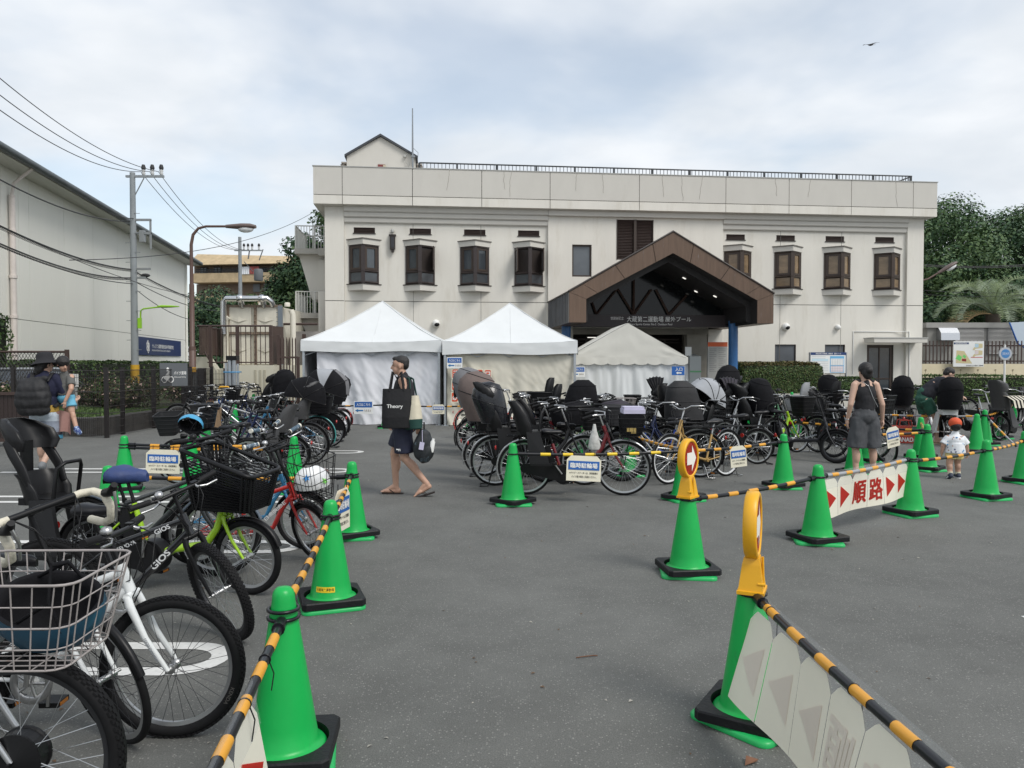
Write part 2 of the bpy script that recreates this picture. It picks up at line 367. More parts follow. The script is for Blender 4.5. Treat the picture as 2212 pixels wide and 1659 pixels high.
for a,b,c,d in vents:
 mb=MB()
 mb.bb(a-.03,b+.03,-.03,.02,c-.03,c);mb.bb(a,b,.09,.1,c,d)
 f=mb.build('vent',BROWND,B);n=4
 mb=MB()
 for k in range(n):
  z=c+(d-c)*(k+.5)/n;mb.box((0,0,0),(b-a,.05,.012),M=Matrix.Translation(((a+b)/2,.035,z))@Matrix.Rotation(R(-35),4,'X'))
 tag(mb.build('slat_set',LOUV,f),kind='stuff')
a,b,c,d=clou;a-=0;mb=MB();mb.bb(a,b,-.02,-.01,c,d);mb.bb((a+b)/2-.05,(a+b)/2+.05,-.16,-.02,c,d,1)
for x in(a,b-.03):mb.bb(x,x+.03,-.14,-.02,c,d,1)
lv=mb.build('louvre',[BROWND,BROWN],B);n=26;me=None
for s in(0,1):
 for k in range(n):
  if me is None:
   mm=MB();mm.box((0,0,0),((b-a)/2-.09,.06,.012),M=Matrix.Rotation(R(-38),4,'X'));me=mm.mesh('slat',[LOUV])
  link('slat',me,lv,Matrix.Translation((a+(b-a)*(.25+.5*s)+(.01 if s==0 else-.01),-.07,c+(d-c)*(k+.5)/n)))
def window(name,r,y,gm,fr=.06,mull=(),mz=()):
 a,b,c,d=r;mb=MB();mb.bb(a,b,y,y+.06,d-fr,d);mb.bb(a-.02,b+.02,y-.03,y+.06,c,c+fr);mb.bb(a,a+fr,y,y+.06,c+fr,d-fr);mb.bb(b-fr,b,y,y+.06,c+fr,d-fr)
 for x in mull:mb.bb(x-.025,x+.025,y+.005,y+.055,c+fr,d-fr)
 for z in mz:mb.bb(a+fr,b-fr,y+.01,y+.05,z-.03,z+.03)
 o=mb.build(name,BROWN,B);mb=MB();mb.bb(a+fr*.6,b-fr*.6,y+.03,y+.04,c+fr*.6,d-fr*.6);mb.build('pane',gm,o);return o
window('window',cwin,-.05,GLASSF);window('window',gw1,.04,mat('grey_shutter',(.10,.11,.125),.35,var=.2,vs=1.2),.03);window('window',gw2,.04,MATS['grey_shutter'],.03)
window('door',door,.06,GLASS,.12,[(door[0]+door[1])/2],[1.0])
def bay(u,left,sashes=()):
 if left:a,d=fp(u-30,531+(u-787)*.011);b,c=fp(u+30,617);hw=.53
 else:a,d=fp(u-27,541+(u-1590)*.014);hw=.53
 xc=fx(u-(0 if left else-3));zb,zt_=fz(787,614),fz(787,531);pr=.40
 V=lambda s,z,k=1.0:(xc+s*hw*k,-.004-(0 if abs(s)>.99 else pr*(1-abs(s)))*k,z)
 root=MB()
 zm=zb+(zt_-zb)*.32
 for s in(-.96,0,.96):p=V(s,zb);root.box((p[0],p[1]+.03,(zb+zt_)/2),(.13 if s==0 else.07,.1,zt_-zb))
 for sgn in(-1,1):
  for z,h in((zb+.04,.07),(zm,.07),(zt_-.04,.07)):p,q=V(sgn*.96,z),V(0,z);root.tube([p,q],h/1.42,4,0,sm=False)
 o=root.build('bay_window',BROWN if not left else mat('bronze_dark',(.045,.035,.034),.45,metal=.2,var=.12,vs=6),B)
 for sgn in(-1,1):
  for z0,z1 in((zb,zm),(zm,zt_)):
   op=(sgn in sashes)and z0==zm
   m=MB();p,q=Vector(V(sgn*.93,0)),Vector(V(sgn*.05,0));p.y+=.012;q.y+=.012
   m.quad((p.x,p.y,z0),(q.x,q.y,z0),(q.x,q.y,z1),(p.x,p.y,z1))
   g=m.build('pane',(BROWND if op else(GLASS if left else GLASSB)),o)
   if z0==zm:
    m=MB();q2=Vector((q.x,q.y,0));h_=Vector((p.x,p.y,0))
    if op:dv_=Matrix.Rotation(R(52)*(1 if sgn<0 else-1)*-1,3,'Z')@(q2-h_);q2=h_+dv_
    n_=(q2-h_).normalized();e=-.03
    w=(q2-h_).length;nv=Vector((n_.y,-n_.x,0));nv=nv if nv.y<0 else-nv
    for t0,t1,za,zb_ in((.02,.12,z0+.05,z1-.05),(w-.12,w-.02,z0+.05,z1-.05),(.12,w-.12,z0+.05,z0+.13),(.12,w-.12,z1-.13,z1-.05)):
     A,Bq=h_+n_*t0+nv*.03,h_+n_*t1+nv*.03;A2,B2=A-nv*.04,Bq-nv*.04
     vs=[(k.x,k.y,zz)for zz in(za,zb_)for k in(A,Bq,B2,A2)]
     m.add(vs,[(0,1,5,4),(1,2,6,5),(2,3,7,6),(3,0,4,7),(4,5,6,7),(3,2,1,0)])
    if op:A,Bq=h_+n_*.1+nv*.01,h_+n_*(w-.1)+nv*.01;m.quad((A.x,A.y,z0+.1),(Bq.x,Bq.y,z0+.1),(Bq.x,Bq.y,z1-.1),(A.x,A.y,z1-.1),1)
    m.build('sash',[BROWN,GLASSF],o)
 m=MB()
 k=1.18
 def slab(z0,z1,kk,mi,tilt=.0):
  pl=[(xc-hw*kk,0),(xc,-.02-pr*kk),(xc+hw*kk,0)]
  m.add([(x,y,z0+(tilt if i==1 else 0))for i,(x,y)in enumerate(pl)]+[(x,y,z1+(tilt if i==1 else 0))for i,(x,y)in enumerate(pl)],[(2,1,0),(3,4,5),(0,1,4,3),(1,2,5,4),(2,0,3,5)],mi)
 slab(zt_+.01,zt_+.2,1.12,0);slab(zt_+.2,zt_+.235,1.22,1)
 m.build('hood',[CREAM2,DARKJ],o)
 m=MB();slab(zb-.03,zb,1.22,1);slab(zb-.24,zb-.032,1.14,0,.0);m.build('sill',[CREAM2,BROWND],o)
for u,s in zip(bayL,((),(1,),(),(-1,1))):bay(u,True,s)
for u in bayR:bay(u,False)
mb=MB();x,z=fx(849),fz(849,525);mb.box((x,-.1,z),(.2,.14,.5));mb.box((x,-.1,z+.27),(.26,.18,.05));mb.box((x,-.1,z-.3),(.09,.09,.12));mb.box((x,-.175,z),(.12,.02,.38),1);mb.lathe([(.06,0),(.07,.06),(.05,.12),(.001,.14)],10,2,Matrix.Translation((x,-.08,z+.38)))
mb.build('wall_lantern',[BROWND,mat('dark_pane',(.03,.03,.035),.3),CAP],B)
WHITEP=mat('white_plastic',(.75,.75,.73),.4)
for u,v in((942,699),(1696,706),(1808,707)):
 o_=.12 if 1183<u<1558 else 0
 mb=MB();x,z=fp(u,v,o_);mb.ell((x,-o_-.07,z),(.15,.15,.15)if u!=1808 else(.11,.11,.11),14,8,0)
 if u!=1808:mb.ell((x+.02,-o_-.13,z-.035),(.11,.11,.09),12,6,1)
 mb.build('security_camera',[WHITEP,BLK()],B)
xa,za=fp(1862,729);xb,_=fp(1974,729);mb=MB();mb.bb(xa,xb,-.85,-.13,za-.22,za-.06,0);mb.bb(xa-.02,xb+.02,-.87,-.125,za-.06,za-.02,1);mb.build('door_canopy',[CREAM2,CAP],B)
mb=MB();q=fz(1850,716,.02);mb.tube([(fx(1843),-.02,1.2),(fx(1843),-.02,q),(fx(1930),-.02,q),(x4+.12,-.14,q),(x4+.14,-.14,1.0)],.02,6);mb.build('conduit',WHITEP,B)
D2=3.2
a0,zt0=fp(749,336,-D2);a1,_=fp(897,336,-D2);am,zap=fp(822,296,-D2);zr=fz(897,338,-D2)
mb=MB();zb=ZT-.5;poly=[(a0,zb),(a1,zb),(a1,zr-.03),(am,zap),(a0,zt0)]
mb.add([(x,D2,z)for x,z in poly]+[(x,D2+5,z)for x,z in poly],[(0,1,2,3,4),(9,8,7,6,5)]+[(i,i+5,(i+1)%5+5,(i+1)%5)for i in range(5)])
hs=mb.build('roof_house',CREAM2,B)
ROOF=mat('slate_roof',(.05,.055,.065),.6,var=.15)
mb=MB()
for(xa_,za_)in((a0-.08,zt0-.07),(a1+.1,zr-.09)):
 v0=[(am,D2-.12,zap+.02),(xa_,D2-.12,za_),(xa_,D2+5,za_),(am,D2+5,zap+.02)]
 mb.add(v0+[(x,y,z+.09)for x,y,z in v0],[(0,1,2,3),(4,5,6,7),(0,4,5,1),(1,5,6,2),(2,6,7,3),(3,7,4,0)])
mb.build('roof',ROOF,hs)
mb=MB();xw,zw=fp(826,363,-D2);mb.bb(xw-.18,xw+.12,D2-.03,D2+.02,zb,zw+.14,0)
for k in range(5):mb.bb(xw-.16,xw+.04,D2-.05,D2-.03,zb+.26+k*.08,zb+.30+k*.08,2)
mb.bb(xw+.03,xw+.14,D2-.045,D2-.03,zb+.1,zw+.12,1);mb.build('hatch',[mat('red_brown_shutter',(.19,.035,.03),.5),mat('torn_board',(.5,.44,.32),.8,var=.3,vs=14),mat('red_slat',(.13,.02,.02),.5)],hs)
for xx,s in((a0-.12,-1),(a1+.16,1)):
 mb=MB();zz=zt0-.32 if s<0 else zr-.35;mb.tube([(xx-s*.05,D2+.3,zz-.9),(xx,D2+.2,zz-.2),(xx+s*.06,D2+.1,zz)],[.05,.06,.1],8);mb.bb(xx-.1,xx+.12,D2-.02,D2+.5,zz,zz+.06);mb.build('downpipe',mat('weathered_pipe',(.33,.30,.27),.7,var=.3),hs)
xm,zm_=fp(891,233,-D2+.3);mb=MB();mb.tube([(xm,D2-.25,ZT-.4),(xm,D2-.25,zm_-1.5),(xm,D2-.25,zm_)],[.04,.035,.022],8);mb.bb(xm-.05,xm+.1,D2-.3,D2-.05,zr-.1,zr-.04);mb.tube([(xm,D2-.22,zr+.3),(xm+.22,D2-.22,zr+.1),(xm+.2,D2-.2,zr-.2)],.012,5);mb.build('antenna_mast',mat('galvanised',(.27,.29,.31),.45,metal=.6,var=.15),B)
mb=MB();xc_,zc_=fp(875,338,-D2);mb.box((xc_,D2-.08,zc_),(.1,.1,.1));mb.tube([(xc_,D2-.08,zc_),(xc_+.02,D2-.05,zc_-.25),(xm-.1,D2-.2,zc_-.42)],.01,5);mb.build('junction_box',CAP,hs)
RAIL=mat('rail_dark',(.05,.055,.06),.45,metal=.4)
off=-.55;xr0=fx(907,off);xr1=fx(1965,off);zrt=(fz(920,355.5,off)+fz(1960,383.5,off))/2+.06
mb=MB();mb.tube([(xr0,.55,zrt),(xr1,.55,zrt)],.028,6);mb.tube([(xr1,.55,zrt),(xr1,6,zrt)],.028,6);mb.tube([(xr0,.55,ZT+.06),(xr1,.55,ZT+.06)],.015,6)
rl=mb.build('guard_rail',RAIL,B);pm=MB();pm.bb(-.035,.035,-.03,.03,ZT-.3,zrt);pme=pm.mesh('post',[RAIL])
for u in(907,988,1073,1158,1241,1325,1407,1488,1569,1648,1727,1804,1882,1963):link('post',pme,rl,Matrix.Translation((fx(u,off),.55,0)))
mb=MB();x=xr0
while x<xr1:mb.bb(x-.011,x+.011,.542,.558,ZT-.3,zrt);x+=.142
y=.8
while y<6:mb.bb(xr1-.009,xr1+.009,y-.009,y+.009,ZT-.3,zrt);y+=.15
tag(mb.build('baluster_set',RAIL,rl),kind='stuff')
CONC=mat('concrete',(.40,.385,.35),.9,var=.16,vs=3,bump=.2,bs=30,dirt=((.2,.19,.17),3,.55,.8))
RAILW=mat('rail_pale',(.52,.52,.49),.5,var=.1)
for zr_,zs_,zlow in((fz(690,488,-1),fz(690,537,-1),fz(690,645,-1)),(fz(690,630,-1),fz(690,676,-1),fz(690,745,-1))):
 xo=-1.28;mb=MB();mb.bb(xo,-.005,1.0,3.4,zs_-.2,zs_);mb.bb(-.35,-.005,.7,1.0,zs_-.3,zs_-.02)
 vs=[(xo+.1,1.4,zs_-.2),(-.006,1.4,zs_-.2),(-.006,1.4,zlow),(-.7,1.4,zlow),(xo+.1,3.3,zs_-.2),(-.006,3.3,zs_-.2),(-.006,3.3,zlow),(-.7,3.3,zlow)]
 mb.add(vs,[(0,1,2,3),(7,6,5,4),(0,4,5,1),(1,5,6,2),(2,6,7,3),(3,7,4,0)],1)
 bl=mb.build('balcony',[CONC,CREAM2],B);mb=MB()
 for y in(1.05,3.35):mb.tube([(xo+.04,y,zr_),(-.02,y,zr_)],.022,6)
 mb.tube([(xo+.04,1.05,zr_),(xo+.04,3.35,zr_)],.022,6)
 k=0;x=xo+.04
 while x<0:mb.bb(x-.011,x+.011,1.04,1.06,zs_,zr_);x+=.105
 y=1.2
 while y<3.3:mb.bb(xo+.03,xo+.05,y-.01,y+.01,zs_,zr_);y+=.12
 for p in((xo+.04,1.05),(-.55,1.05),(xo+.04,3.3)):mb.bb(p[0]-.025,p[0]+.025,p[1]-.025,p[1]+.025,zs_-.12,zr_)
 mb.build('railing',RAILW,bl)
mb=MB();mb.bb(-.42,-.006,1.2,3.4,0,fz(690,560,-1));mb.bb(-.3,-.005,.3,1.6,fz(690,716),fz(690,628));mb.build('stair_pier',CREAM2,B)
PB=mat('porch_bronze',(.135,.088,.062),.45,metal=.25,var=.22,vs=2.2,dirt=((.30,.29,.30),2.6,.62,.80),stretch=(7,7,.55))
PBS=mat('porch_side',(.16,.165,.175),.4,metal=.4,var=.3,vs=2,dirt=((.10,.075,.06),2.4,.55,.7),stretch=(4,4,.7))
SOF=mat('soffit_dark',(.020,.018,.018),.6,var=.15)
Lc=4.55;yf=-Lc
xL,zbL=fp(1229,697.5,Lc);_,zeL=fp(1229,631,Lc);xR,zbR=fp(1670,698.5,Lc);xM,zA=fp(1454,501.5,Lc);zb=(zbL+zbR)/2;ze=(zeL+fz(1670,635,Lc))/2;xM=(xL+xR)/2
tw=.56;th=.62
outer=[(xL,zb),(xL,ze),(xM,zA),(xR,ze),(xR,zb)];inner=[(xL+tw,zb),(xL+tw,ze-.22),(xM,zA-.68),(xR-tw,ze-.22),(xR-tw,zb)]
PR=MB()
for i in range(4):
 (ax,az),(bx,bz)=outer[i],outer[i+1];PR.quad((ax,yf,az),(bx,yf,bz),(bx,-.13,bz),(ax,-.13,az),0 if i in(1,2)else 1)
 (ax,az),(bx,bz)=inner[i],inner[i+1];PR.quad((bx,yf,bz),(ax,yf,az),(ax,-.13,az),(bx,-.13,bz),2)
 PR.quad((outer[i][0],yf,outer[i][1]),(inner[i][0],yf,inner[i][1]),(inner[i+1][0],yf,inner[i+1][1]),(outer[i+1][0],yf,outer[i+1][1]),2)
for x0,x1_ in((xL,xL+tw),(xR-tw,xR)):PR.quad((x0,yf,zb),(x0,-.13,zb),(x1_,-.13,zb),(x1_,yf,zb),0)
porch=PR.build('porch',[PB,PBS,SOF],B)
def lerp(p,q,t):return(p[0]+(q[0]-p[0])*t,p[1]+(q[1]-p[1])*t)
segs=[]
segs.append((outer[0],outer[1],inner[0],inner[1]))
for(o0,o1,i0,i1,ts)in((outer[1],outer[2],inner[1],inner[2],(0,.13,.44,.80,1)),):
 for t0,t1 in zip(ts[:-2],ts[1:-1]):segs.append((lerp(o0,o1,t0),lerp(o0,o1,t1),lerp(i0,i1,t0),lerp(i0,i1,t1)))
apexL=(lerp(outer[1],outer[2],.80),lerp(inner[1],inner[2],.80));apexR=(lerp(outer[2],outer[3],.2),lerp(inner[2],inner[3],.2))
for t0,t1 in((.2,.56),(.56,.87),(.87,1)):segs.append((lerp(outer[2],outer[3],t0),lerp(outer[2],outer[3],t1),lerp(inner[2],inner[3],t0),lerp(inner[2],inner[3],t1)))
segs.append((outer[3],outer[4],inner[3],inner[4]))
def fpanel(poly):
 c=(sum(p[0]for p in poly)/len(poly),sum(p[1]for p in poly)/len(poly));k=.985
 pl=[(c[0]+(x-c[0])*k,c[1]+(z-c[1])*k)for x,z in poly];n=len(pl)
 mb=MB();mb.add([(x,yf-.03,z)for x,z in pl]+[(x,yf+.002,z)for x,z in pl],[tuple(range(n))]+[(i,i+n,(i+1)%n+n,(i+1)%n)for i in range(n)]);mb.build('fascia_panel',PB,porch)
for a,b,c,d in segs:fpanel([a,b,d,c])
fpanel([apexL[0],outer[2],apexR[0],apexR[1],inner[2],apexL[1]])
mb=MB()
for k in range(1,15):y=yf+k*Lc/15.5;mb.bb(xL-.03,xL,y-.012,y+.012,zb,ze)
mb.build('seam_set',PBS,porch)['kind']='stuff'
mb=MB();mb.tube([(xL-.02,yf-.03,ze+.02),(xM,yf-.03,zA+.025),(xR+.02,yf-.03,ze+.02)],.035,6);mb.tube([(xL-.02,-.13,ze+.02),(xL-.02,yf-.03,ze+.02)],.03,6);mb.build('edge_trim',BROWND,porch)
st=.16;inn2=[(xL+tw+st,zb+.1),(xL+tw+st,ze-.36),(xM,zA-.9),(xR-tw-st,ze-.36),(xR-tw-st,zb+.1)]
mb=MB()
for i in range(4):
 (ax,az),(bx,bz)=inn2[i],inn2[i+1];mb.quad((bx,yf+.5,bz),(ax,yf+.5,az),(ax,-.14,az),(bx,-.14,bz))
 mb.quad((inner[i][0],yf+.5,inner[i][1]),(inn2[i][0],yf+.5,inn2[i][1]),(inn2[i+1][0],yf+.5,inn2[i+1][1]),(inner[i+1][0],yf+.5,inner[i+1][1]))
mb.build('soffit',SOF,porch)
LAMP=mat('downlight',(.8,.8,.75),.4,emit=((1,.96,.88),.7))
for t,y in((.30,-3.3),(.56,-2.5),(.3,-1.6),(.72,-3.2)):
 p=lerp(inn2[2],inn2[3],t);sl_=math.atan2(inn2[3][1]-inn2[2][1],inn2[3][0]-inn2[2][0]);mb=MB();mb.lathe([(.001,-.012),(.06,-.012),(.07,0)],14,0,Matrix.Translation((p[0],y,p[1]-.01))@Matrix.Rotation(-sl_,4,'Y'));mb.build('ceiling_light',LAMP,porch)
yb=-2.25;xb0,xb1=inn2[0][0],inn2[-1][0];zb1=fz(1400,680,2.25);zb0=fz(1400,706,2.25)
mb=MB();mb.bb(xb0-.1,xb1+.1,yb,yb+.35,zb0,zb1);bm=mb.build('sign_beam',mat('sign_bronze',(.030,.022,.024),.5,var=.12),porch)
LET=mat('letter_white',(.8,.8,.78),.5)
def ftext(parent,body,u0,u1,v0,v1,off,mt,y,bold=.008,name='lettering'):
 xa,zt_=fp(u0,v0,off);xb,zb_=fp(u1,v1,off);mb=MB();add_text(mb,body,xb-xa,zt_-zb_,wallM((xa+xb)/2,y,(zt_+zb_)/2),0,bold);mb.build(name,mt,parent)
ftext(bm,'世田谷区立',1319,1347,684,691,2.25,LET,yb-.004,.004)
ftext(bm,'大蔵第二運動場',1354,1433,683,696,2.25,LET,yb-.004,.004);ftext(bm,'屋外プール',1437,1493,684,695,2.25,LET,yb-.004,.004)
ftext(bm,'Okura Sports Center No.2  Outdoor Pool',1357,1452,698,704,2.25,LET,yb-.004)
mb=MB();gz=[(xb0,zb1),(xb1,zb1),(xb1,inn2[3][1]),(xM,inn2[2][1]),(xb0,inn2[1][1])]
mb.add([(x,yb+.2,z)for x,z in gz],[(0,1,2,3,4)]);gg=mb.build('gable_glass',mat('dark_glass',(.010,.012,.013),.1,spec=.3,var=.5,vs=2,bump=.1,bs=3),porch);mb=MB()
wdt=xb1-xb0
for p,q in(((.13,1),(.02,0)),((.13,0),(.10,.55)),((.13,0),(.27,.95)),((.38,0),(.27,.95)),((.38,0),(.38,1.3)),((.38,0),(.50,.9)),((.62,0),(.53,.9)),((.62,0),(.74,.7))):
 hz=inn2[2][1]-zb1;X=lambda t:xb0+wdt*t;Z=lambda t,s:min(zb1+s*hz*.62,inn2[1][1]+(inn2[2][1]-inn2[1][1])*(1-abs(2*t-1))-.04)
 if p[1]>0:continue
 mb.tube([(X(p[0]),yb+.1,zb1),(X(q[0]),yb+.1,Z(*q))],.04,4,sm=False)
mb.build('strut_set',mat('strut_brown',(.055,.032,.024),.5),porch)
BLUEC=mat('column_blue',(.022,.115,.30),.4,var=.2,vs=5,dirt=((.06,.07,.09),5,.6,.8))
for u,y in((1223,-2.0),(1584,-2.6)):
 x=fx(u,-y);mb=MB();mb.lathe([(.165,0),(.165,zb+.2)],20,0,Matrix.Translation((x,y,0)));mb.build('column',BLUEC,porch)
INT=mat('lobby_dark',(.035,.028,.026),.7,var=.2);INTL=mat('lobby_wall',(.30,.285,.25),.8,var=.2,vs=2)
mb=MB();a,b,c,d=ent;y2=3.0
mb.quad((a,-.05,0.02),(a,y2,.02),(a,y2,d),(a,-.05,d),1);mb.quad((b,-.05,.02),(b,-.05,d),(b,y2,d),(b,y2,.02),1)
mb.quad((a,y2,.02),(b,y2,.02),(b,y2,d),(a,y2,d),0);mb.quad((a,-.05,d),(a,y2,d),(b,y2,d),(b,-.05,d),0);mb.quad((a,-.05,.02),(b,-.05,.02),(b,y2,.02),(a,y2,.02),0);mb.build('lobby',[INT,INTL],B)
mb=MB();mb.bb(b-.9,b-.12,-.3,.1,.02,2.72,0);mb.bb(a,b,-.14,.06,2.72,2.95,0);mb.build('lobby_jamb',INTL,B)
for k,xx in enumerate((.16,.36,.52)):
 mb=MB();mb.bb(a+(b-a)*xx,a+(b-a)*xx+.5,1.2,1.3,2.6,2.66);mb.build('lobby_light',LAMP,B)
mb=MB();mb.tube([(a+.2,.35,2.55),(b-1.0,.35,2.55)],.05,8);mb.tube([(a+.2,.3,2.42),(b-1,.3,2.42)],.02,6)
for k in range(5):mb.box((a+.6+k*1.05,.35,2.47),(.05,.05,.2))
mb.build('shutter_rail',BROWND,B)
# ================================================================ warehouse (school hall) on the left
WO=Vector((-21.955,49.83,0));wd=Vector((.187,-1,0)).normalized();WO-=wd*2.4;WA=math.atan2(wd.y,wd.x)
WPALE=mat('panel_pale',(.78,.775,.715),.75,var=.03,vs=.6,dirt=((.60,.59,.53),.8,.6,.9),stretch=(1.5,1.5,.3),bump=.08,bs=25)
Wr=thing('school_hall','large pale panelled hall with dark gutter and blue school sign','building',WO,WA)
def wx(u):k=(u-CX)/F;Dp=(WO.x+.187*WO.y)/(k+.187);return(WO.y-Dp)*math.hypot(.187,1)
ZE=8.5;zs=3.2
seams=[0,wx(330),wx(257),wx(205),wx(143),wx(68),wx(45.6),wx(8),wx(-60),37]
for a,b in zip(seams[:-1],seams[1:]):
 for z0,z1 in((0,zs-.012),(zs+.012,ZE)):
  mb=MB();mb.bb(a+.012,b-.012,-.1,0,z0,z1);mb.build('panel',WPALE,Wr)
mb=MB();mb.bb(0.02,36.9,-18,-.03,0,ZE);mb.quad((0,-18,0),(0,-.02,0),(0,-.02,ZE),(0,-18,ZE),1);mb.build('wall',[DARKJ,WPALE],Wr)
TILE=mat('roof_tile_grey',(.055,.062,.066),.55,var=.3,vs=3)
mb=MB();mb.add([(-.8,.75,ZE+.02),(37.5,.75,ZE+.02),(37.5,-9,ZE+3.8),(-.8,-9,ZE+3.8),(-.8,-18.7,ZE),(37.5,-18.7,ZE)],[(0,1,2,3),(3,2,5,4)]);mb.add([(0,0,ZE),(0,-18,ZE),(0,-9,ZE+3.5)],[(0,1,2)],1)
rf=mb.build('roof',[TILE,WPALE],Wr);mb=MB();mb.bb(-.8,37.5,.0,.75,ZE-.08,ZE-.02);mb.build('eave_soffit',mat('eave_pale',(.62,.61,.56),.8),Wr)
mb=MB();mb.tube([(-.9,.86,ZE+.06),(37.6,.86,ZE+.06)],.13,10);mb.build('gutter',mat('gutter_grey',(.09,.105,.11),.5,var=.3,vs=1.5),Wr)
x=-.5
tl=MB();tl.tube([(0,.74,ZE+.10),(0,-.9,ZE+.72)],.09,8);tme=tl.mesh('tile',[TILE])
while x<37:link('tile',tme,rf,Matrix.Translation((x,0,0)));x+=.46
PIPE=mat('downpipe_pink',(.66,.60,.56),.6,var=.12,vs=3,dirt=((.45,.38,.34),3,.58,.75))
xp=wx(23.5);mb=MB();mb.tube([(xp,.13,0),(xp,.13,ZE-1)],.10,10);mb.tube([(xp,.13,ZE-1),(xp,.2,ZE-.6),(xp,.8,ZE-.05)],.06,8)
for z in(1.9,3.2,4.6,6.2):mb.lathe([(.13,0),(.13,.1)],10,0,Matrix.Translation((xp,.13,z)))
mb.build('downpipe',PIPE,Wr);mb=MB();mb.tube([(.12,.1,0),(.12,.1,ZE)],.07,8);mb.build('downpipe',WPALE,Wr)
s0,s1=wx(389.5),wx(288);mb=MB();mb.bb(s0,s1,.01,.06,2.08,3.08);sg=mb.build('sign_board',mat('navy_sign',(.010,.028,.115),.45,var=.15,vs=2),Wr)
def hallM(x,z):return Matrix.Translation((x,.064,z))@Matrix(((-1,0,0,0),(0,0,1,0),(0,1,0,0),(0,0,0,1)))
mb=MB();L_=s1-s0;add_text(mb,'サレジアン国際学園世田谷中学高等学校',L_*.47,.24,hallM(s0+L_*.43,2.62),0,.02);add_text(mb,'SALESIAN INTERNATIONAL SCHOOL SETAGAYA',L_*.40,.1,hallM(s0+L_*.47,2.37),0,.01);mb.build('lettering',LET,sg)
mb=MB()
for dx,dz in((-.16,.12),(.16,.12),(-.16,-.12),(.16,-.12),(0,0),(0,.24),(0,-.24)):mb.tube([(s0+L_*.75+dx*.9+.13*math.cos(t),.07,2.55+dz*.95+.13*math.sin(t))for t in[2*PI*i/14 for i in range(14)]],.014,4,close=True)
mb.build('emblem',LET,sg)
# ================================================================ tan apartment block far behind
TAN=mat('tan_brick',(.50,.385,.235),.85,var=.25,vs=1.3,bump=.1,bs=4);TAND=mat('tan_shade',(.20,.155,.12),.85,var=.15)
Ap=thing('apartment_block','tan brick terraced apartment block seen beyond the trees','building',(-36,88,0),R(-8))
def apx(u,v,Y=88):p=P(u,v,Y);return p.x+36,p.z
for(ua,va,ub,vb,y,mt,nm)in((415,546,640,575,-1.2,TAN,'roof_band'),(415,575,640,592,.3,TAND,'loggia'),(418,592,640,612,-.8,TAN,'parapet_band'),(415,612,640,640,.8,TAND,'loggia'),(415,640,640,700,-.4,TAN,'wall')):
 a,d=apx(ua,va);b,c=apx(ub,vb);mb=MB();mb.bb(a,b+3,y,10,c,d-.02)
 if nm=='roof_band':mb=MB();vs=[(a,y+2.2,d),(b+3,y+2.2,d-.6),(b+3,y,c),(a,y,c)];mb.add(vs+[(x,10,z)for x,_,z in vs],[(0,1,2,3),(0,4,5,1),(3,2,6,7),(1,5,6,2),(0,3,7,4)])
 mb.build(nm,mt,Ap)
for k,u in enumerate((430,462,545,566,590)):
 a,d=apx(u,577 if k<2 else 580);b,c=apx(u+17,592);mb=MB();mb.bb(a,b,.2,.32,c,d);w_=mb.build('window',BROWND,Ap);mb=MB();mb.bb(a+.1,(a+b)/2-.05,.15,.21,c+.05,d-.1);mb.bb((a+b)/2+.05,b-.1,.15,.21,c+.05,d-.1);mb.build('pane',GLASS,w_)
for u,v in((548,622),(572,622),(596,622)):
 a,d=apx(u,v-8);b,c=apx(u+15,v+9);mb=MB();mb.bb(a,b,.6,.82,c,d);mb.build('window',GLASSF,Ap)
mb=MB()
for v in(584,588):a,z=apx(430,v);b,_=apx(635,v);mb.tube([(a,-.7,z),(b+2,-.7,z)],.05,4)
k=0
for k in range(60):a,z=apx(430+k*3.4,584);mb.bb(a-.02,a+.02,-.72,-.68,z-.9,z)
mb.build('railing',RAIL,Ap)
for u,w,mt in((500,19,mat('white_sheet',(.75,.77,.8),.8)),(519,22,mat('red_sheet',(.36,.09,.08),.8,var=.5,vs=3))):
 a,d=apx(u+34,580);b,c=apx(u+34+w,596);mb=MB();n=8;mb.add([(a+(b-a)*i/n,-.85-.05*(i%2),z)for z in(c,d)for i in range(n+1)],[(i,i+1,n+2+i,n+1+i)for i in range(n)]);o=mb.build('hanging_bedding',mt);o.location=Ap.location;o.rotation_euler=Ap.rotation_euler
 tag(o,('white' if mt.name=='white_sheet' else 'red patterned')+' bedding hung over the apartment balcony rail','bedding')
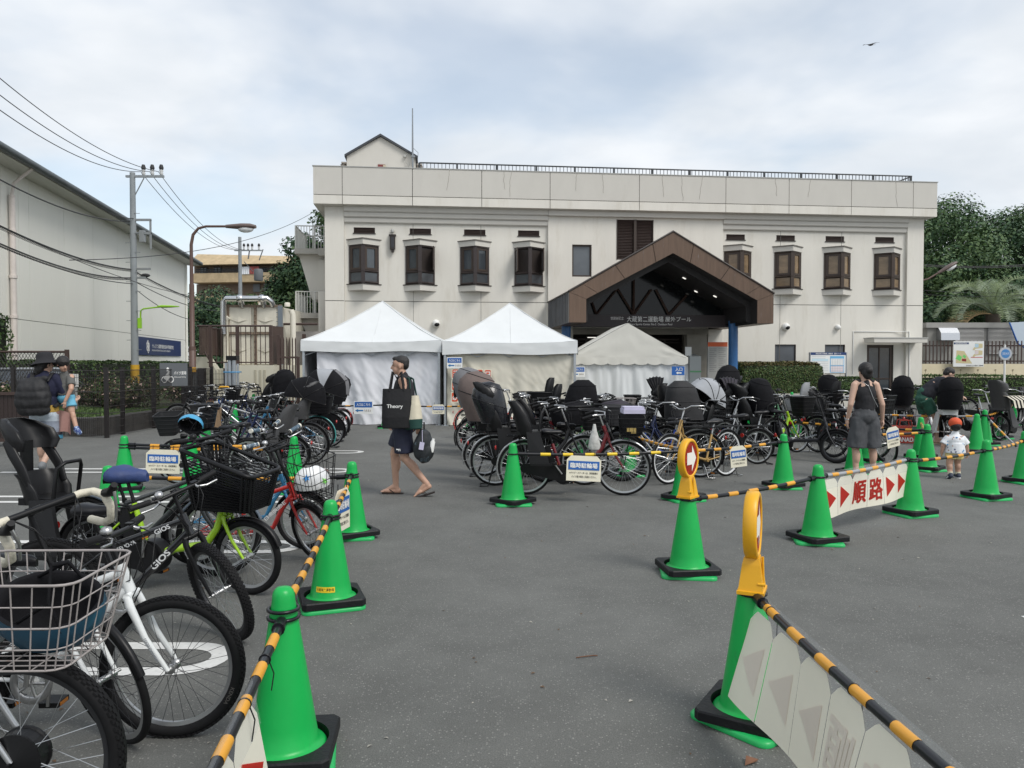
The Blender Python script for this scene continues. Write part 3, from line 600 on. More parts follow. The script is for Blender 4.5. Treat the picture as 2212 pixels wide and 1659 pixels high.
# ================================================================ leaves
def greens(tag_,cols,rough=.6):
 return[mat(f'leaf_{tag_}_{i}',c,rough,spec=.3)for i,c in enumerate(cols)]
LG=greens('dark',[(.042,.088,.042),(.064,.118,.050),(.09,.145,.056),(.030,.064,.034)])
LY=greens('light',[(.050,.095,.022),(.075,.13,.032),(.035,.075,.020),(.095,.15,.04)])
LH=greens('hedge',[(.036,.072,.022),(.056,.10,.028),(.08,.125,.036),(.024,.05,.018)])
LT=greens('trim',[(.075,.08,.026),(.115,.095,.036),(.145,.105,.045),(.05,.06,.022)])
BARK=mat('bark',(.075,.06,.048),.9,var=.3,bump=.4,bs=14)
def leaf_quads(C,S,N=None,spread=1.0,aspect=.62):
 """C centres (n,3), S sizes (n,), N preferred normals; -> V, F"""
 n=len(C);d=RNG.normal(size=(n,3));d/=np.linalg.norm(d,axis=1)[:,None]
 if N is not None:d=N+d*spread;d/=np.linalg.norm(d,axis=1)[:,None]+1e-9
 a=np.cross(d,RNG.normal(size=(n,3)));a/=np.linalg.norm(a,axis=1)[:,None]+1e-9;b=np.cross(d,a)
 a*=S[:,None]*.5;b*=S[:,None]*.5*aspect
 V=np.stack([C-a,C-a*.1+b,C+a,C-a*.1-b],1).reshape(-1,3)
 return V,np.arange(4*n).reshape(n,4)
def crown_pts(n,blobs):
 """points near the surfaces of many small clumps"""
 w=np.array([b[3]**2 for b in blobs]);idx=RNG.choice(len(blobs),n,p=w/w.sum());B_=np.array(blobs)
 d=RNG.normal(size=(n,3));d/=np.linalg.norm(d,axis=1)[:,None]
 r=B_[idx,3]*RNG.uniform(.55,1.08,n);C=B_[idx,:3]+d*r[:,None]*np.array([1,1,.82]);return C,d,idx
def tree(name,label,x,y,z0,z1,zc,rad,n,leaf,mats,cat='tree',group=None,blobs=46,br=.30,seed=0,depth=.8,trunk=.22,lean=0.0):
 rs=np.random.default_rng(seed+11);root=thing(name,label,cat,(x,y,z0),0,group);h=z1-z0;c0=zc-z0
 bl=[]
 for i in range(blobs):
  d=rs.normal(size=3);d/=np.linalg.norm(d);k=rs.uniform(.35,1)**.5
  zz=d[2]*k;half=(h-c0)if zz>0 else c0*.75
  bl.append((d[0]*k*rad*(1-.12*max(zz,0))+lean*zz,d[1]*k*rad*depth,c0+zz*half*.9,rad*br*rs.uniform(.6,1.25)))
 C,d,idx=crown_pts(n,bl);S=rs.uniform(.6,1.3,n)*leaf
 V,Fq=leaf_quads(C,S,d+np.array([0,0,.5]),.7);pick=rs.integers(0,len(mats),len(bl))
 mi=np.where(rs.random(n)<.55,pick[idx],rs.integers(0,len(mats),n));link('crown',np_mesh('crown',V,Fq,mats,mi),root)
 mb=MB();mb.tube([(0,0,0),(.05,0,c0*.45),(0,.05,c0)],[trunk,trunk*.75,trunk*.5],9)
 for i in range(9):
  b=bl[(i*5)%len(bl)];mb.tube([(0,0,c0*(.5+.04*i)),(b[0]*.5,b[1]*.5,(c0*.7+b[2])/2),(b[0],b[1],b[2])],[trunk*.4,trunk*.25,trunk*.08],6)
 mb.build('trunk',BARK,root);return root
def hedge(name,label,x0,x1,y0,y1,z0,z1,n,leaf,mats,loc=(0,0,0),rz=0.0,round_=.12,group=None,top=None):
 root=thing(name,label,'hedge',loc,rz,group);mb=MB();mb.bb(x0+.1,x1-.1,y0+.1,y1-.1,z0,z1-.1);mb.build('core',mat('hedge_core',(.012,.016,.008),.95),root)
 a=np.array([(x1-x0)*(z1-z0),(x1-x0)*(z1-z0)*.3,(y1-y0)*(z1-z0),(y1-y0)*(z1-z0),(x1-x0)*(y1-y0)]);f=RNG.choice(5,n,p=a/a.sum())
 U=RNG.random((n,3));L=np.array([x1-x0,y1-y0,z1-z0]);N=np.zeros((n,3))
 for k,(ax,v,nn)in enumerate(((1,0,(0,-1,.2)),(1,1,(0,1,.2)),(0,0,(-1,0,.2)),(0,1,(1,0,.2)),(2,1,(0,0,1)))):m=f==k;U[m,ax]=v;N[m]=nn
 Pn=np.array([x0,y0,z0])+U*L
 e=np.clip((U[:,2]-.8)/.2,0,1)**2*round_;Pn[:,1]+=np.where(U[:,1]<.5,e,-e);Pn[:,2]-=round_*(np.abs(U[:,1]-.5)*2)**6
 und=np.array([noise.noise(Vector((p[0]*.9,p[2]*1.2,p[1]*.9)))for p in Pn[::1]]);Pn+=N*(und*.07)[:,None]+RNG.normal(size=(n,3))*.022
 V,Fq=leaf_quads(Pn,RNG.uniform(.6,1.3,n)*leaf,N,.75)
 mi=RNG.integers(0,len(mats),n)
 if top is not None:mi=np.where((f==4)&(RNG.random(n)<.8),RNG.integers(0,len(top),n)+len(mats),mi)
 link('foliage',np_mesh('foliage',V,Fq,mats+(top or[]),mi),root);return root
def shrub(name,label,x,y,z0,r,h,n,leaf,mats,group=None,flowers=None,cat='shrub'):
 root=thing(name,label,cat,(x,y,z0),0,group);bl=[(RNG.uniform(-1,1)*r*.7,RNG.uniform(-1,1)*r*.6,h*RNG.uniform(.3,.8),r*RNG.uniform(.25,.45))for _ in range(12)]
 C,d,idx=crown_pts(n,bl);C[:,2]=np.maximum(C[:,2],.03);V,Fq=leaf_quads(C,RNG.uniform(.6,1.3,n)*leaf,d+np.array([0,0,.4]),.8);mi=RNG.integers(0,len(mats),n);ms=list(mats)
 if flowers:ms+=[flowers];mi=np.where(RNG.random(n)<.09,len(mats),mi)
 link('foliage',np_mesh('foliage',V,Fq,ms,mi),root);mb=MB()
 for b in bl[:7]:mb.tube([(0,0,0),(b[0]*.5,b[1]*.5,b[2]*.5),b[:3]],[.02,.014,.006],5)
 mb.build('stem',BARK,root);return root
tree('evergreen_tree','tall dense dark evergreen tree rising beside the side balconies',-9.55,38,0,9.9,5.2,2.35,46000,.18,LG,blobs=110,br=.36,seed=1,lean=1.2,group='trees beyond the building')
tree('broadleaf_tree','yellowish green leafy tree below the side balconies',-9.6,33.5,0,4.7,2.6,1.3,9000,.14,LY,blobs=34,seed=2,group='trees beyond the building')
tree('broadleaf_tree','round green tree between the hall and the far utility pole',-24.6,62,0,7.2,4.2,3.9,22000,.24,LG,blobs=52,seed=3,group='trees beyond the building')
tree('broadleaf_tree','mid green tree right of the far utility pole, before the apartments',-19.6,60,0,7.4,4.0,2.5,14000,.24,LG[:3]+LY[:1],blobs=40,seed=4,group='trees beyond the building')
tree('broadleaf_tree','low dark tree filling the gap behind the water tank',-16.2,46,0,4.8,2.6,2.6,8000,.26,LG,blobs=36,seed=5,group='trees beyond the building')
for i,(x,y,zt_,zc,r,n,lb,mt)in enumerate(((24.6,47,12.2,7.2,5.2,21000,'tall tree with yellow green highlights touching the building corner',LG[:3]+LY[:1]),(31.5,52,13.9,8.0,5.6,21000,'tallest dark tree above the palm at the wooded edge',LG),(24.0,42,6.0,2.8,3.2,9000,'low dark tree behind the brown lamp post',LG),(30.2,44,8.0,4.2,4.6,13000,'mid height dark tree right behind the palm fronds',LG),(37.5,50,11.5,6,5.5,14000,'dark tree farthest right of the wooded edge',LG),(19.6,50,8.2,5.0,4.0,9000,'dark tree peeping out just behind the building corner',LG))):
 tree('woodland_tree',lb,x,y,0,zt_-.8,zc,r,int(n*2.3),.21,mt,blobs=84,br=.27,seed=20+i,group='trees of the wooded edge',trunk=.3)
def palm(x,y,z0,zc,L,n):
 root=thing('palm_tree','feathery blue green jelly palm with browning lower fronds behind the grey hut','palm',(x,y,z0));mb=MB();mb.tube([(0,0,0),(.05,0,zc*.5),(0,0,zc)],[.32,.28,.34],12);mb.build('trunk',BARK,root)
 PG=[mat('palm_green',(.29,.36,.19),.5,thin=.3),mat('palm_blue',(.36,.43,.31),.5,thin=.3),mat('palm_dry',(.5,.36,.2),.7,thin=.3)];rs=np.random.default_rng(5)
 for k in range(n):
  az=2*PI*k/n*2.618+rs.uniform(-.2,.2);el=R(82-78*(k/n));Lk=L*rs.uniform(.85,1.1);pts=[];p=Vector((0,0,zc));e=el
  for i in range(13):pts.append(p.copy());p=p+Vector((math.cos(az)*math.cos(e),math.sin(az)*math.cos(e),math.sin(e)))*(Lk/12);e-=R(8.5)*(.5+i/9)
  mb=MB();mb.tube(pts,[.03-.002*i for i in range(13)],5,0)
  for i in range(2,13):
   for f in(0,.25,.5,.75):
    a=pts[i]if i==12 else pts[i].lerp(pts[min(i+1,12)],f);t=(pts[min(i+1,12)]-pts[i-1]).normalized();sdv=t.cross(Vector((0,0,1)));sdv.normalize();up=sdv.cross(t);ll=L*.24*(1-abs(i-6)/9)
    for sg in(-1,1):
     d_=(sdv*sg*.75+t*.55+up*.55+Vector(rs.normal(size=3))*.1).normalized();w_=t*.016;tip=a+d_*ll-Vector((0,0,ll*.16));md=a+d_*ll*.55
     mb.add([a-w_,a+w_,md+w_*.8,tip,md-w_*.8],[(0,1,2,4),(4,2,3)],0)
  mb.build('frond',PG[2]if k>n-6 and k%2 else PG[k%2],root)
palm(24.4,38.6,0,4.1,2.9,44)
# ================================================================ left: fences, beds, platform
FD=mat('fence_dark',(.017,.014,.014),.5);FB=mat('fence_brown',(.060,.036,.030),.5,var=.15)
def post_me(w,h,m):mb=MB();mb.bb(-w/2,w/2,-w/2,w/2,0,h);mb.bb(-w/2-.004,w/2+.004,-w/2-.004,w/2+.004,h+.001,h+.02);return mb.mesh('post',[m])
def mesh_fence(label,pts,h,posts,group=None,dx=.055,pw=.075):
 root=thing('mesh_fence',label,'fence',(pts[0][0],pts[0][1],0),0,group);o=Vector((pts[0][0],pts[0][1],0));me=post_me(pw,h,FD);w=MB()
 for a,b in zip(pts[:-1],pts[1:]):
  a,b=Vector((*a,0))-o,Vector((*b,0))-o;L=(b-a).length;n=int(L/dx)
  for i in range(n+1):p=a.lerp(b,i/n);w.tube([p+Vector((0,0,.04)),p+Vector((0,0,h-.04))],.0062,3,caps=False,sm=False)
  k=0;z=.06
  while z<h:w.tube([a+Vector((0,0,z)),b+Vector((0,0,z))],.006 if k%3 else.011,3,caps=False,sm=False);z+=.155;k+=1
 for p in posts:link('post',me,root,Matrix.Translation(Vector((*p,0))-o))
 tag(w.build('mesh_panel',FD,root),kind='stuff');return root
fa=G(231,946);fb=(-8.9,22.5)
mesh_fence('dark wire mesh fence running along the planting bed',[(fa.x,fa.y),fb],1.5,[(fa.x,fa.y),G(266,938)[:2],G(333,925)[:2],(-8.9,21.0),fb],'mesh fences of the car park')
mesh_fence('dark wire mesh fence between corner post and gate, behind the walking pair',[(fa.x-.12,fa.y),(-11.3,17.2)],1.5,[(-11.3,17.2)],'mesh fences of the car park')
cl=thing('chain_link_fence','brown framed diamond chain link fence behind the dark hat','fence',(-15.5,20.4,0));mb=MB();L=3.55;h0,h1=.9,1.92
n=44
for i in range(-14,n):
 for s in(1,-1):
  xa=i*L/40;pts=[];dz=h1-h0;x_a=xa if s>0 else xa+dz*.55;x_b=x_a+s*dz*.55
  if min(x_a,x_b)<0 or max(x_a,x_b)>L:continue
  mb.tube([(x_a,0,h0),(x_b,0,h1)],.007,3,caps=False,sm=False)
tag(mb.build('mesh_panel',FD,cl),kind='stuff');mb=MB();mb.tube([(0,0,h1),(L,0,h1)],.03,6);mb.tube([(0,0,h0),(L,0,h0)],.025,6);mb.build('rail',FB,cl)
for x in(0,L):mb=MB();mb.bb(x-.045,x+.045,-.04,.04,0,h1+.06);mb.build('post',FB,cl)
gt=thing('slatted_gate','low dark brown slatted gate at the car park edge behind the walking pair','gate',(-12.2,14.6,0));mb=MB();mb.bb(0,3.2,-.02,.02,1.0,1.06);mb.bb(0,3.2,-.02,.02,.1,.16)
mb.build('rail',FB,gt);sm_=MB();sm_.bb(-.035,.035,.021,.035,.12,1.04);sme=sm_.mesh('slat',[mat('gate_slat',(.032,.02,.018),.55)])
for i in range(40):link('slat',sme,gt,Matrix.Translation((.04+i*.08,0,0)))
hp=thing('barrier_hoop','dark tubular hoop barrier standing before the slatted gate','barrier',(-9.35,13.2,0));mb=MB();mb.tube([(-1.6,0,0),(-1.6,0,.75)]+[(-1.35+.25*math.cos(t),0,.8+.25*math.sin(t))for t in[PI-i*PI/10 for i in range(6)]]+[(-.25+.25*math.cos(t),0,.8+.25*math.sin(t))for t in[PI/2-i*PI/10 for i in range(6)]]+[(0,0,0)],.045,10);mb.build('tube',BLK(),hp)
STONE=mat('kerb_stone',(.10,.095,.088),.85,var=.3,vs=6,bump=.4,bs=18)
bed=thing('stone_kerb','dark stone block kerb retaining the planted bed','kerb',(-9.25,16.9,0));km=MB();km.bb(-.2,.2,-.295,.295,0,.40);kme=km.mesh('block',[STONE])
for i in range(9):o=link('block',kme,bed,Matrix.Translation((0,.3+i*.6,random.uniform(-.01,.01))))
for i in range(6):link('block',kme,bed,Matrix.Translation((-.3-i*.6,-.03+i*.045,0))@Matrix.Rotation(PI/2,4,'Z'))
mb=MB();mb.quad((-22,17.1,.32),(-9.3,17.1,.32),(-9.3,40,.42),(-26,40,.42));tag(mb.build('bed_soil',mat('soil',(.06,.05,.035),.95,var=.4,vs=2,dirt=((.05,.075,.022),1.5,.42,.55))),kind='structure')
n=9000;C=np.stack([RNG.uniform(-13.5,-9.4,n),RNG.uniform(17.3,21.5,n),np.full(n,.34)],1);S=RNG.uniform(.05,.13,n);C[:,2]+=S*.35
V,Fq=leaf_quads(C,S*1.3,np.tile([0,-1,.3],(n,1)),.6,.3);tag(link('lawn_grass',np_mesh('grass',V,Fq,LY,RNG.integers(0,4,n))),'bright green grass and weeds on the raised bed','grass',kind='stuff')
PINK=mat('dry_rose',(.42,.30,.26),.8);RS=greens('rose',[(.05,.06,.025),(.085,.075,.035),(.035,.05,.018),(.12,.09,.05)])
for i,(x,y,r,h,nn,lb)in enumerate(((-10.3,20.6,1.0,.95,4200,'faded pink flowering shrub behind the middle fence post'),(-11.9,21.5,1.1,.9,3800,'faded pink flowering shrub by the white meter box'),(-9.9,23.3,.9,1.0,3200,'brownish shrub behind the motorcycle sign'),(-13.6,20.0,1.0,.75,2600,'low brownish shrub left of the white meter box'),(-9.8,25.2,.9,.9,2400,'dark shrub beside the gate behind the lamp post'))):
 shrub('flowering_shrub',lb,x,y,.35,r,h,nn,.085,RS+LH[:2]if i!=4 else LH,'shrubs of the raised bed',PINK if i<4 else None)
mb=MB();mb.bb(-.11,.11,-.07,.07,.0,1.0,1);mb.box((0,0,.96),(.26,.16,.34));mb.box((0,-.085,.98),(.18,.02,.2));o=mb.build('meter_box',[WHITEP,CAP]);o.location=(-11.6,20.0,.2);tag(o,'small white meter box among the shrubs','box')
hedge('ivy_hedge','long dark green clipped ivy hedge before the pale hall',0,29,-.5,.5,0,1.68,30000,.11,LH,loc=(-20.4,47.4,0),rz=WA)
hedge('ivy_hedge','tall leafy hedge at the far edge beside the chain link fence',-.7,.5,-.5,.5,0,3.1,2600,.11,LH+LY[:1],loc=(-16.1,23.2,0))
PL=thing('concrete_platform','cream concrete plinth with brown railing and steps beside the water tank','platform',(0,0,0))
def blk(mb,ua,va,ub,vb,Y,dep,mi=0):p,q=P(ua,va,Y),P(ub,vb,Y);mb.bb(p.x,q.x,Y,Y+dep,q.z,p.z,mi)
mb=MB();p,q=P(506,789,23.4),P(592,880,23.4);mb.bb(p.x,q.x,23.4,27,0,p.z);p2=P(478,722,24.4);
mb.bb(P(419,0,25).x,p.x,24.5,27,0,P(0,797,24.5).z);s=P(415,772,24.4);t=P(447,797,24.4);e=P(463,797,24.4)
mb.add([(s.x,24.4,0),(e.x+.3,24.4,0),(e.x+.1,24.4,t.z-.1),(t.x,24.4,s.z+.02),(s.x,24.4,s.z+.02),(s.x,24.8,0),(e.x+.3,24.8,0),(e.x+.1,24.8,t.z-.1),(t.x,24.8,s.z+.02),(s.x,24.8,s.z+.02)],[(0,1,2,3,4),(9,8,7,6,5),(2,7,8,3),(3,8,9,4),(1,6,7,2)])
PLM=mat('plinth_cream',(.60,.57,.46),.85,var=.08,vs=2,bump=.15,bs=25,dirt=((.36,.33,.26),2,.6,.85),stretch=(2,2,.5));mb.build('plinth',PLM,PL);mb=MB()
for u in(551,561.5,571):p=P(u,799,23.38);mb.bb(p.x-.035,p.x+.035,23.385,23.4,.3,p.z)
mb.build('groove',mat('groove_shade',(.42,.39,.3),.9),PL)
zt_,zb_=P(0,704,24).z,P(0,787,23.4).z;mb=MB();xs0,xs1=P(419,0,24).x,P(579,0,24).x
mb.tube([(xs0,24,zt_),(xs1,24,zt_)],.03,6);mb.tube([(P(440,0,24).x,24,zb_+.06),(xs1,24,zb_+.06)],.02,6);mb.tube([(xs0,24,zt_),(xs0-.3,27,zt_)],.03,6);mb.tube([(P(434,0,24).x,24,P(0,760,24).z),(P(447,0,24).x,24,zb_+.06)],.03,6)
for u in(447,506,579):x=P(u,0,24).x;mb.bb(x-.045,x+.045,23.95,24.05,zb_-.1,zt_+.02)
rg=mb.build('railing',FB,PL);mb=MB();xe=P(581,0,24).x;xf=P(592,0,24).x;mb.add([(xe,23.95,zb_),(xf,24.6,zb_),(xf,24.6,zt_),(xe,23.95,zt_),(xe,24.0,zb_),(xf,24.7,zb_),(xf,24.7,zt_),(xe,24.0,zt_)],[(0,1,2,3),(7,6,5,4),(3,2,6,7)]);mb.build('side_panel',FB,rg)
bm_=MB();bm_.bb(-.012,.012,-.012,.012,0,1);
k=0;mb=MB();x=xs0+.12
while x<xs1:
 u=x;zl=zb_ if x>P(447,0,24).x else zb_+.35;mb.bb(x-.011,x+.011,23.99,24.01,zl,zt_);x+=.155
mb.build('baluster_set',FB,rg)['kind']='stuff';mb=MB()
y=24.2
while y<27:xx=xs0-.1*(y-24);mb.bb(xx-.012,xx+.012,y-.03,y+.03,zb_+.3,zt_);y+=.09
mb.build('slat_set',FB,rg)['kind']='stuff'
WT=thing('water_tank','cream panelled water tank with bolted flanges and silver pipe','tank',(0,0,0));TK=mat('tank_cream',(.66,.63,.54),.6,var=.08,vs=2,dirt=((.42,.34,.22),2.2,.6,.85),stretch=(2,2,.6));RUST=mat('rusty_steel',(.20,.15,.11),.8,var=.4,vs=9)
Y=26.2;cols=[486,546,601];rows=[661,720,790];
for i in range(2):
 for j in range(2):
  p,q=P(cols[i],rows[j],Y),P(cols[i+1],rows[j+1],Y);mb=MB();mb.bb(p.x+.05,q.x-.05,Y,Y+.1,q.z+.05,p.z-.05);cx,cz=(p.x+q.x)/2,(p.z+q.z)/2
  mb.add([(cx-.3,Y-.004,cz),(cx,Y-.05,cz-.09),(cx+.3,Y-.004,cz),(cx,Y-.05,cz+.09)],[(0,1,3),(1,2,3)]);mb.build('panel',TK,WT)
a,b=P(485,660,Y),P(602,800,Y);c=P(631,665,29);mb=MB();mb.bb(a.x+.02,b.x,Y+.05,Y+3.2,0.2,a.z-.02);mb.quad((b.x,Y+.06,.2),(c.x-.3,Y+3.2,.2),(c.x-.3,Y+3.2,a.z),(b.x,Y+.06,a.z));mb.build('tank_body',TK,WT);mb=MB()
for u in(486,546,601):p=P(u,0,Y);mb.bb(p.x-.04,p.x+.04,Y-.07,Y+.02,.2,a.z+.03)
for v in(661,720):p=P(500,v,Y);mb.bb(a.x,b.x+.02,Y-.06,Y+.02,p.z-.035,p.z+.035)
for v in range(9):z=a.z-.1-v*.22;mb.lathe([(.03,0),(.02,.035),(.001,.04)],8,0,Matrix.Translation((P(546,0,Y).x,Y-.07,z))@Matrix.Rotation(PI/2,4,'X'))
mb.build('flange',RUST,WT);CHROME=mat('bright_steel',(.62,.63,.65),.22,metal=1.0);mb=MB();zp=P(0,645,26).z;xa_=P(476,0,26).x;xb_=P(572,0,26).x
mb.tube([(xa_,26,P(0,722,26).z),(xa_,26,zp-.1),(xa_+.1,26,zp),(xb_,26,zp),(xb_+.1,26.1,zp-.08),(xb_+.12,26.2,a.z)],.1,10)
for u in(512,560):x=P(u,0,26).x;mb.tube([(x,26.05,zp+.02),(x,26.2,a.z-.05)],.1,10);mb.ell((x,26,zp),(.15,.14,.14),10,6)
mb.build('pipe',CHROME,WT);mb=MB()
for u in(548,606):mb.lathe([(.1,0),(.1,.1),(.08,.14),(.001,.15)],12,0,Matrix.Translation((P(u,0,Y).x,Y+.5,a.z)))
mb.tube([(P(620,0,26).x,26.4,0),(P(620,0,26).x,26.4,a.z-.3),(P(616,0,26).x,26.4,a.z-.15)],.1,8);mb.tube([(P(478,0,26).x,26.1,1.2),(P(478,0,26).x,26.1,a.z-.5),(P(484,0,26).x,26.1,a.z-.4)],.1,8);mb.build('fitting',TK,WT)
mb=MB();p=P(604.5,660,25.4);mb.bb(p.x-.07,p.x+.07,25.4,25.5,0,p.z);
for k in range(22):mb.bb(p.x-.13,p.x+.07,25.41,25.44,.3+k*.15,.32+k*.15)
mb.build('ladder_post',mat('steel_blue_grey',(.20,.23,.26),.5,metal=.5),WT)
pk=thing('picket_gate','tall brown picket gate between plinth and tent','gate',(0,0,0));mb=MB();Y=24.0;z1_=P(0,733,Y).z
for u in(594,600,606.5,613,619,626,632):x=P(u,0,Y).x;mb.bb(x-.016,x+.016,Y,Y+.03,.1,z1_-(0 if u<625 else.0));mb.add([(x-.016,Y,z1_),(x+.016,Y,z1_),(x+.016,Y+.03,z1_),(x-.016,Y+.03,z1_),(x,Y+.015,z1_+.08)],[(0,1,4),(1,2,4),(2,3,4),(3,0,4)])
mb.build('picket_set',FB,pk)['kind']='stuff';mb=MB();za=P(0,772,Y).z
for z in(za,.4):mb.bb(P(595,0,Y).x,P(638,0,Y).x,Y-.03,Y,z-.03,z+.03)
for u in(596,638):x=P(u,0,Y).x;mb.bb(x-.045,x+.045,Y-.035,Y+.04,0,za+(.02 if u>600 else.7))
mb.build('frame',FB,pk)
uw=thing('utility_hut','grey metal hut wall between water tank and left tent','building',(0,0,0));mb=MB();p,q=P(630,716,27),P(690,716,27);mb.bb(p.x,q.x,27,27.6,0,p.z);mb.build('wall',mat('hut_taupe',(.33,.31,.29),.7,var=.1),uw);mb=MB();mb.tube([(p.x-.3,26.8,p.z+.25),(q.x,26.8,p.z+.25)],.04,6);mb.bb(P(648,0,26.8).x,P(653,0,26.8).x,26.75,26.95,0,p.z-.1);mb.build('pipe',FB,uw)
wg=thing('wicket_gate','small dark metal gate with grey bars behind the blue notice stand','gate',(0,0,0));Y=22.0;mb=MB()
for u in(400,436):p=P(u,795,Y);mb.bb(p.x-.09,p.x+.09,Y-.09,Y+.09,0,p.z)
mb.build('post',FD,wg);mb=MB()
for k in range(7):p=P(406+k*3.2,800,Y);mb.bb(p.x-.014,p.x+.014,Y-.02,Y+.02,.12,p.z)
for z in(.14,1.38):mb.bb(P(404,0,Y).x,P(434,0,Y).x,Y-.02,Y+.02,z,z+.05)
mb.build('bar_set',mat('gate_grey',(.16,.165,.17),.5,metal=.3),wg)['kind']='stuff';mb=MB();p=P(419,800,Y-.1);mb.box((p.x,Y-.1,p.z+.02),(.1,.06,.14));mb.build('latch',mat('latch_amber',(.55,.30,.04),.5),wg)
mesh_fence('short dark mesh fence between wicket gate and plinth',[(P(438,0,22.3).x,22.3),(P(478,0,22.3).x,22.3)],1.45,[(P(478,0,22.3).x,22.3)],'mesh fences of the car park',.08)
pb=thing('tent_pole_bundle','upright bundle of silver tent poles tied with blue string','pole bundle',(P(493,0,21).x,21,0));SIL=mat('aluminium',(.50,.53,.56),.35,metal=.7,var=.1)
for k in range(7):
 mb=MB();x=(-.17,-.11,-.05,.02,.08,.14,-.02)[k];mb.bb(x-.027,x+.027,(.0,.05,-.02,.03,-.03,.04,.09)[k],(.0,.05,-.02,.03,-.03,.04,.09)[k]+.054,0,(1.62,1.74,1.7,1.75,1.72,1.6,1.75)[k]);mb.build('pole',SIL,pb)
mb=MB();mb.bb(-.15,.15,-.05,.16,1.70,1.82);mb.build('fitting',BLK(),pb);mb=MB()
for z in(1.36,1.38):mb.tube([(-.22,-.05,z),(.19,-.06,z),(.2,.18,z),(-.21,.18,z)],.008,4,close=True)
mb.build('string',mat('string_blue',(.10,.35,.62),.6),pb)
nt_=thing('notice_stand','blue and white folding notice stand with yellow handle','sign',(P(472,0,20).x,20,0),R(4));BLUE=mat('sign_blue',(.018,.115,.40),.5,var=.06,vs=3);CREAMS=mat('sign_cream',(.76,.72,.58),.55,var=.06,vs=4);WH=mat('sign_white',(.80,.81,.80),.5,var=.04,vs=4);YEL=mat('handle_yellow',(.75,.40,.03),.45)
TI=Matrix.Rotation(R(-8),4,'X');mb=MB();mb.box((0,0,.47),(.34,.03,.86),M=TI);mb.box((0,.25,.47),(.34,.03,.86),M=Matrix.Rotation(R(8),4,'X'));mb.build('board',CREAMS,nt_)
mb=MB();mb.tube([(-.13,0,.88),(-.13,0,.97),(-.1,0,1.0),(.1,0,1.0),(.13,0,.97),(.13,0,.88)],.022,6,M=TI);mb.build('handle',YEL,nt_);mb=MB()
for z in(.64,.42,.2):mb.bb(-.14,.14,-.019,-.016,z-.1,z+.1,M=TI)
mb.build('panel',BLUE,nt_);mb=MB();add_text(mb,'事',.19,.18,TI@wallM(0,-.022,.64),0,.03);add_text(mb,'前',.19,.18,TI@wallM(0,-.022,.42),0,.03);mb.build('lettering',LET,nt_);BLKT=mat('print_black',(.02,.02,.022),.6);mb=MB();add_text(mb,'本日',.14,.075,TI@wallM(0,-.022,.82),0,.02);mb.build('lettering',BLKT,nt_)
ms=thing('parking_sign','square grey motorcycle parking sign hung on the mesh fence','sign',(-8.80,19.75,0));GREYS=mat('sign_grey',(.11,.12,.13),.55,var=.08);mb=MB();Z1=P(0,806,19.2).z;M_=Matrix.Rotation(R(48),4,'Z')
mb.bb(-.36,.36,-.012,.012,1.02,1.62,M=M_);mb.build('board',GREYS,ms);mb=MB();add_text(mb,'バイク置場',.32,.09,M_@wallM(.16,-.016,1.36),0,.02);add_text(mb,'Motorcycle Parking',.30,.045,M_@wallM(.16,-.016,1.25),0);mb.build('lettering',LET,ms);mb=MB()
for cx in(-.25,-.08):mb.tube([(cx+.065*math.cos(t),-.014,1.19+.075*math.sin(t))for t in[2*PI*i/16 for i in range(16)]],.013,4,close=True,M=M_)
mb.prism([(-.27,1.22),(-.2,1.33),(-.12,1.31),(-.1,1.24),(-.14,1.24),(-.17,1.16)],.013,.017,0,M_@Matrix(((1,0,0,0),(0,0,-1,0),(0,1,0,0),(0,0,0,1))));mb.tube([(-.17,-.015,1.32),(-.14,-.015,1.40),(-.19,-.015,1.42)],.03,6,M=M_);mb.ell((-.16,-.015,1.47),(.035,.01,.035),10,6,0,M_);mb.build('pictogram',LET,ms)
cr=thing('parked_car','dark parked car with pale roof half hidden behind the far fences','car',(-14.3,21.5,0),R(78));CARM=mat('car_paint',(.035,.038,.042),.25,coat=1);CARR=mat('car_roof',(.46,.49,.53),.25,coat=.6)
def ringx(x,hw,z0,z1,n=4):return[(x,-hw,z0),(x,hw,z0),(x,hw*.98,(z0+z1)/2),(x,hw*.82,z1),(x,-hw*.82,z1),(x,-hw*.98,(z0+z1)/2)]
mb=MB();mb.loft([ringx(-2.1,.7,.4,.75),ringx(-1.9,.83,.25,.9),ringx(-.8,.85,.22,1.0),ringx(1.9,.85,.22,.98),ringx(2.15,.75,.4,.85)]);bd=mb.build('body',CARM,cr)
mb=MB();mb.loft([ringx(-1.0,.80,.95,1.0),ringx(-.3,.74,.95,1.44),ringx(1.4,.74,.95,1.46),ringx(2.0,.78,.95,1.0)],0);mb.build('window',GLASS,cr);mb=MB();mb.bb(-.35,1.45,-.62,.62,1.445,1.49);mb.build('roof',CARR,cr)
wm_=MB();wm_.lathe([(.001,-.1),(.2,-.1),(.31,-.09),(.33,0),(.31,.09),(.2,.1),(.001,.1)],18,0,Matrix.Rotation(PI/2,4,'X'));wme=wm_.mesh('wheel',[BLK()])
for x in(-1.3,1.35):
 for y in(-.78,.78):link('wheel',wme,cr,Matrix.Translation((x,y,.33)))
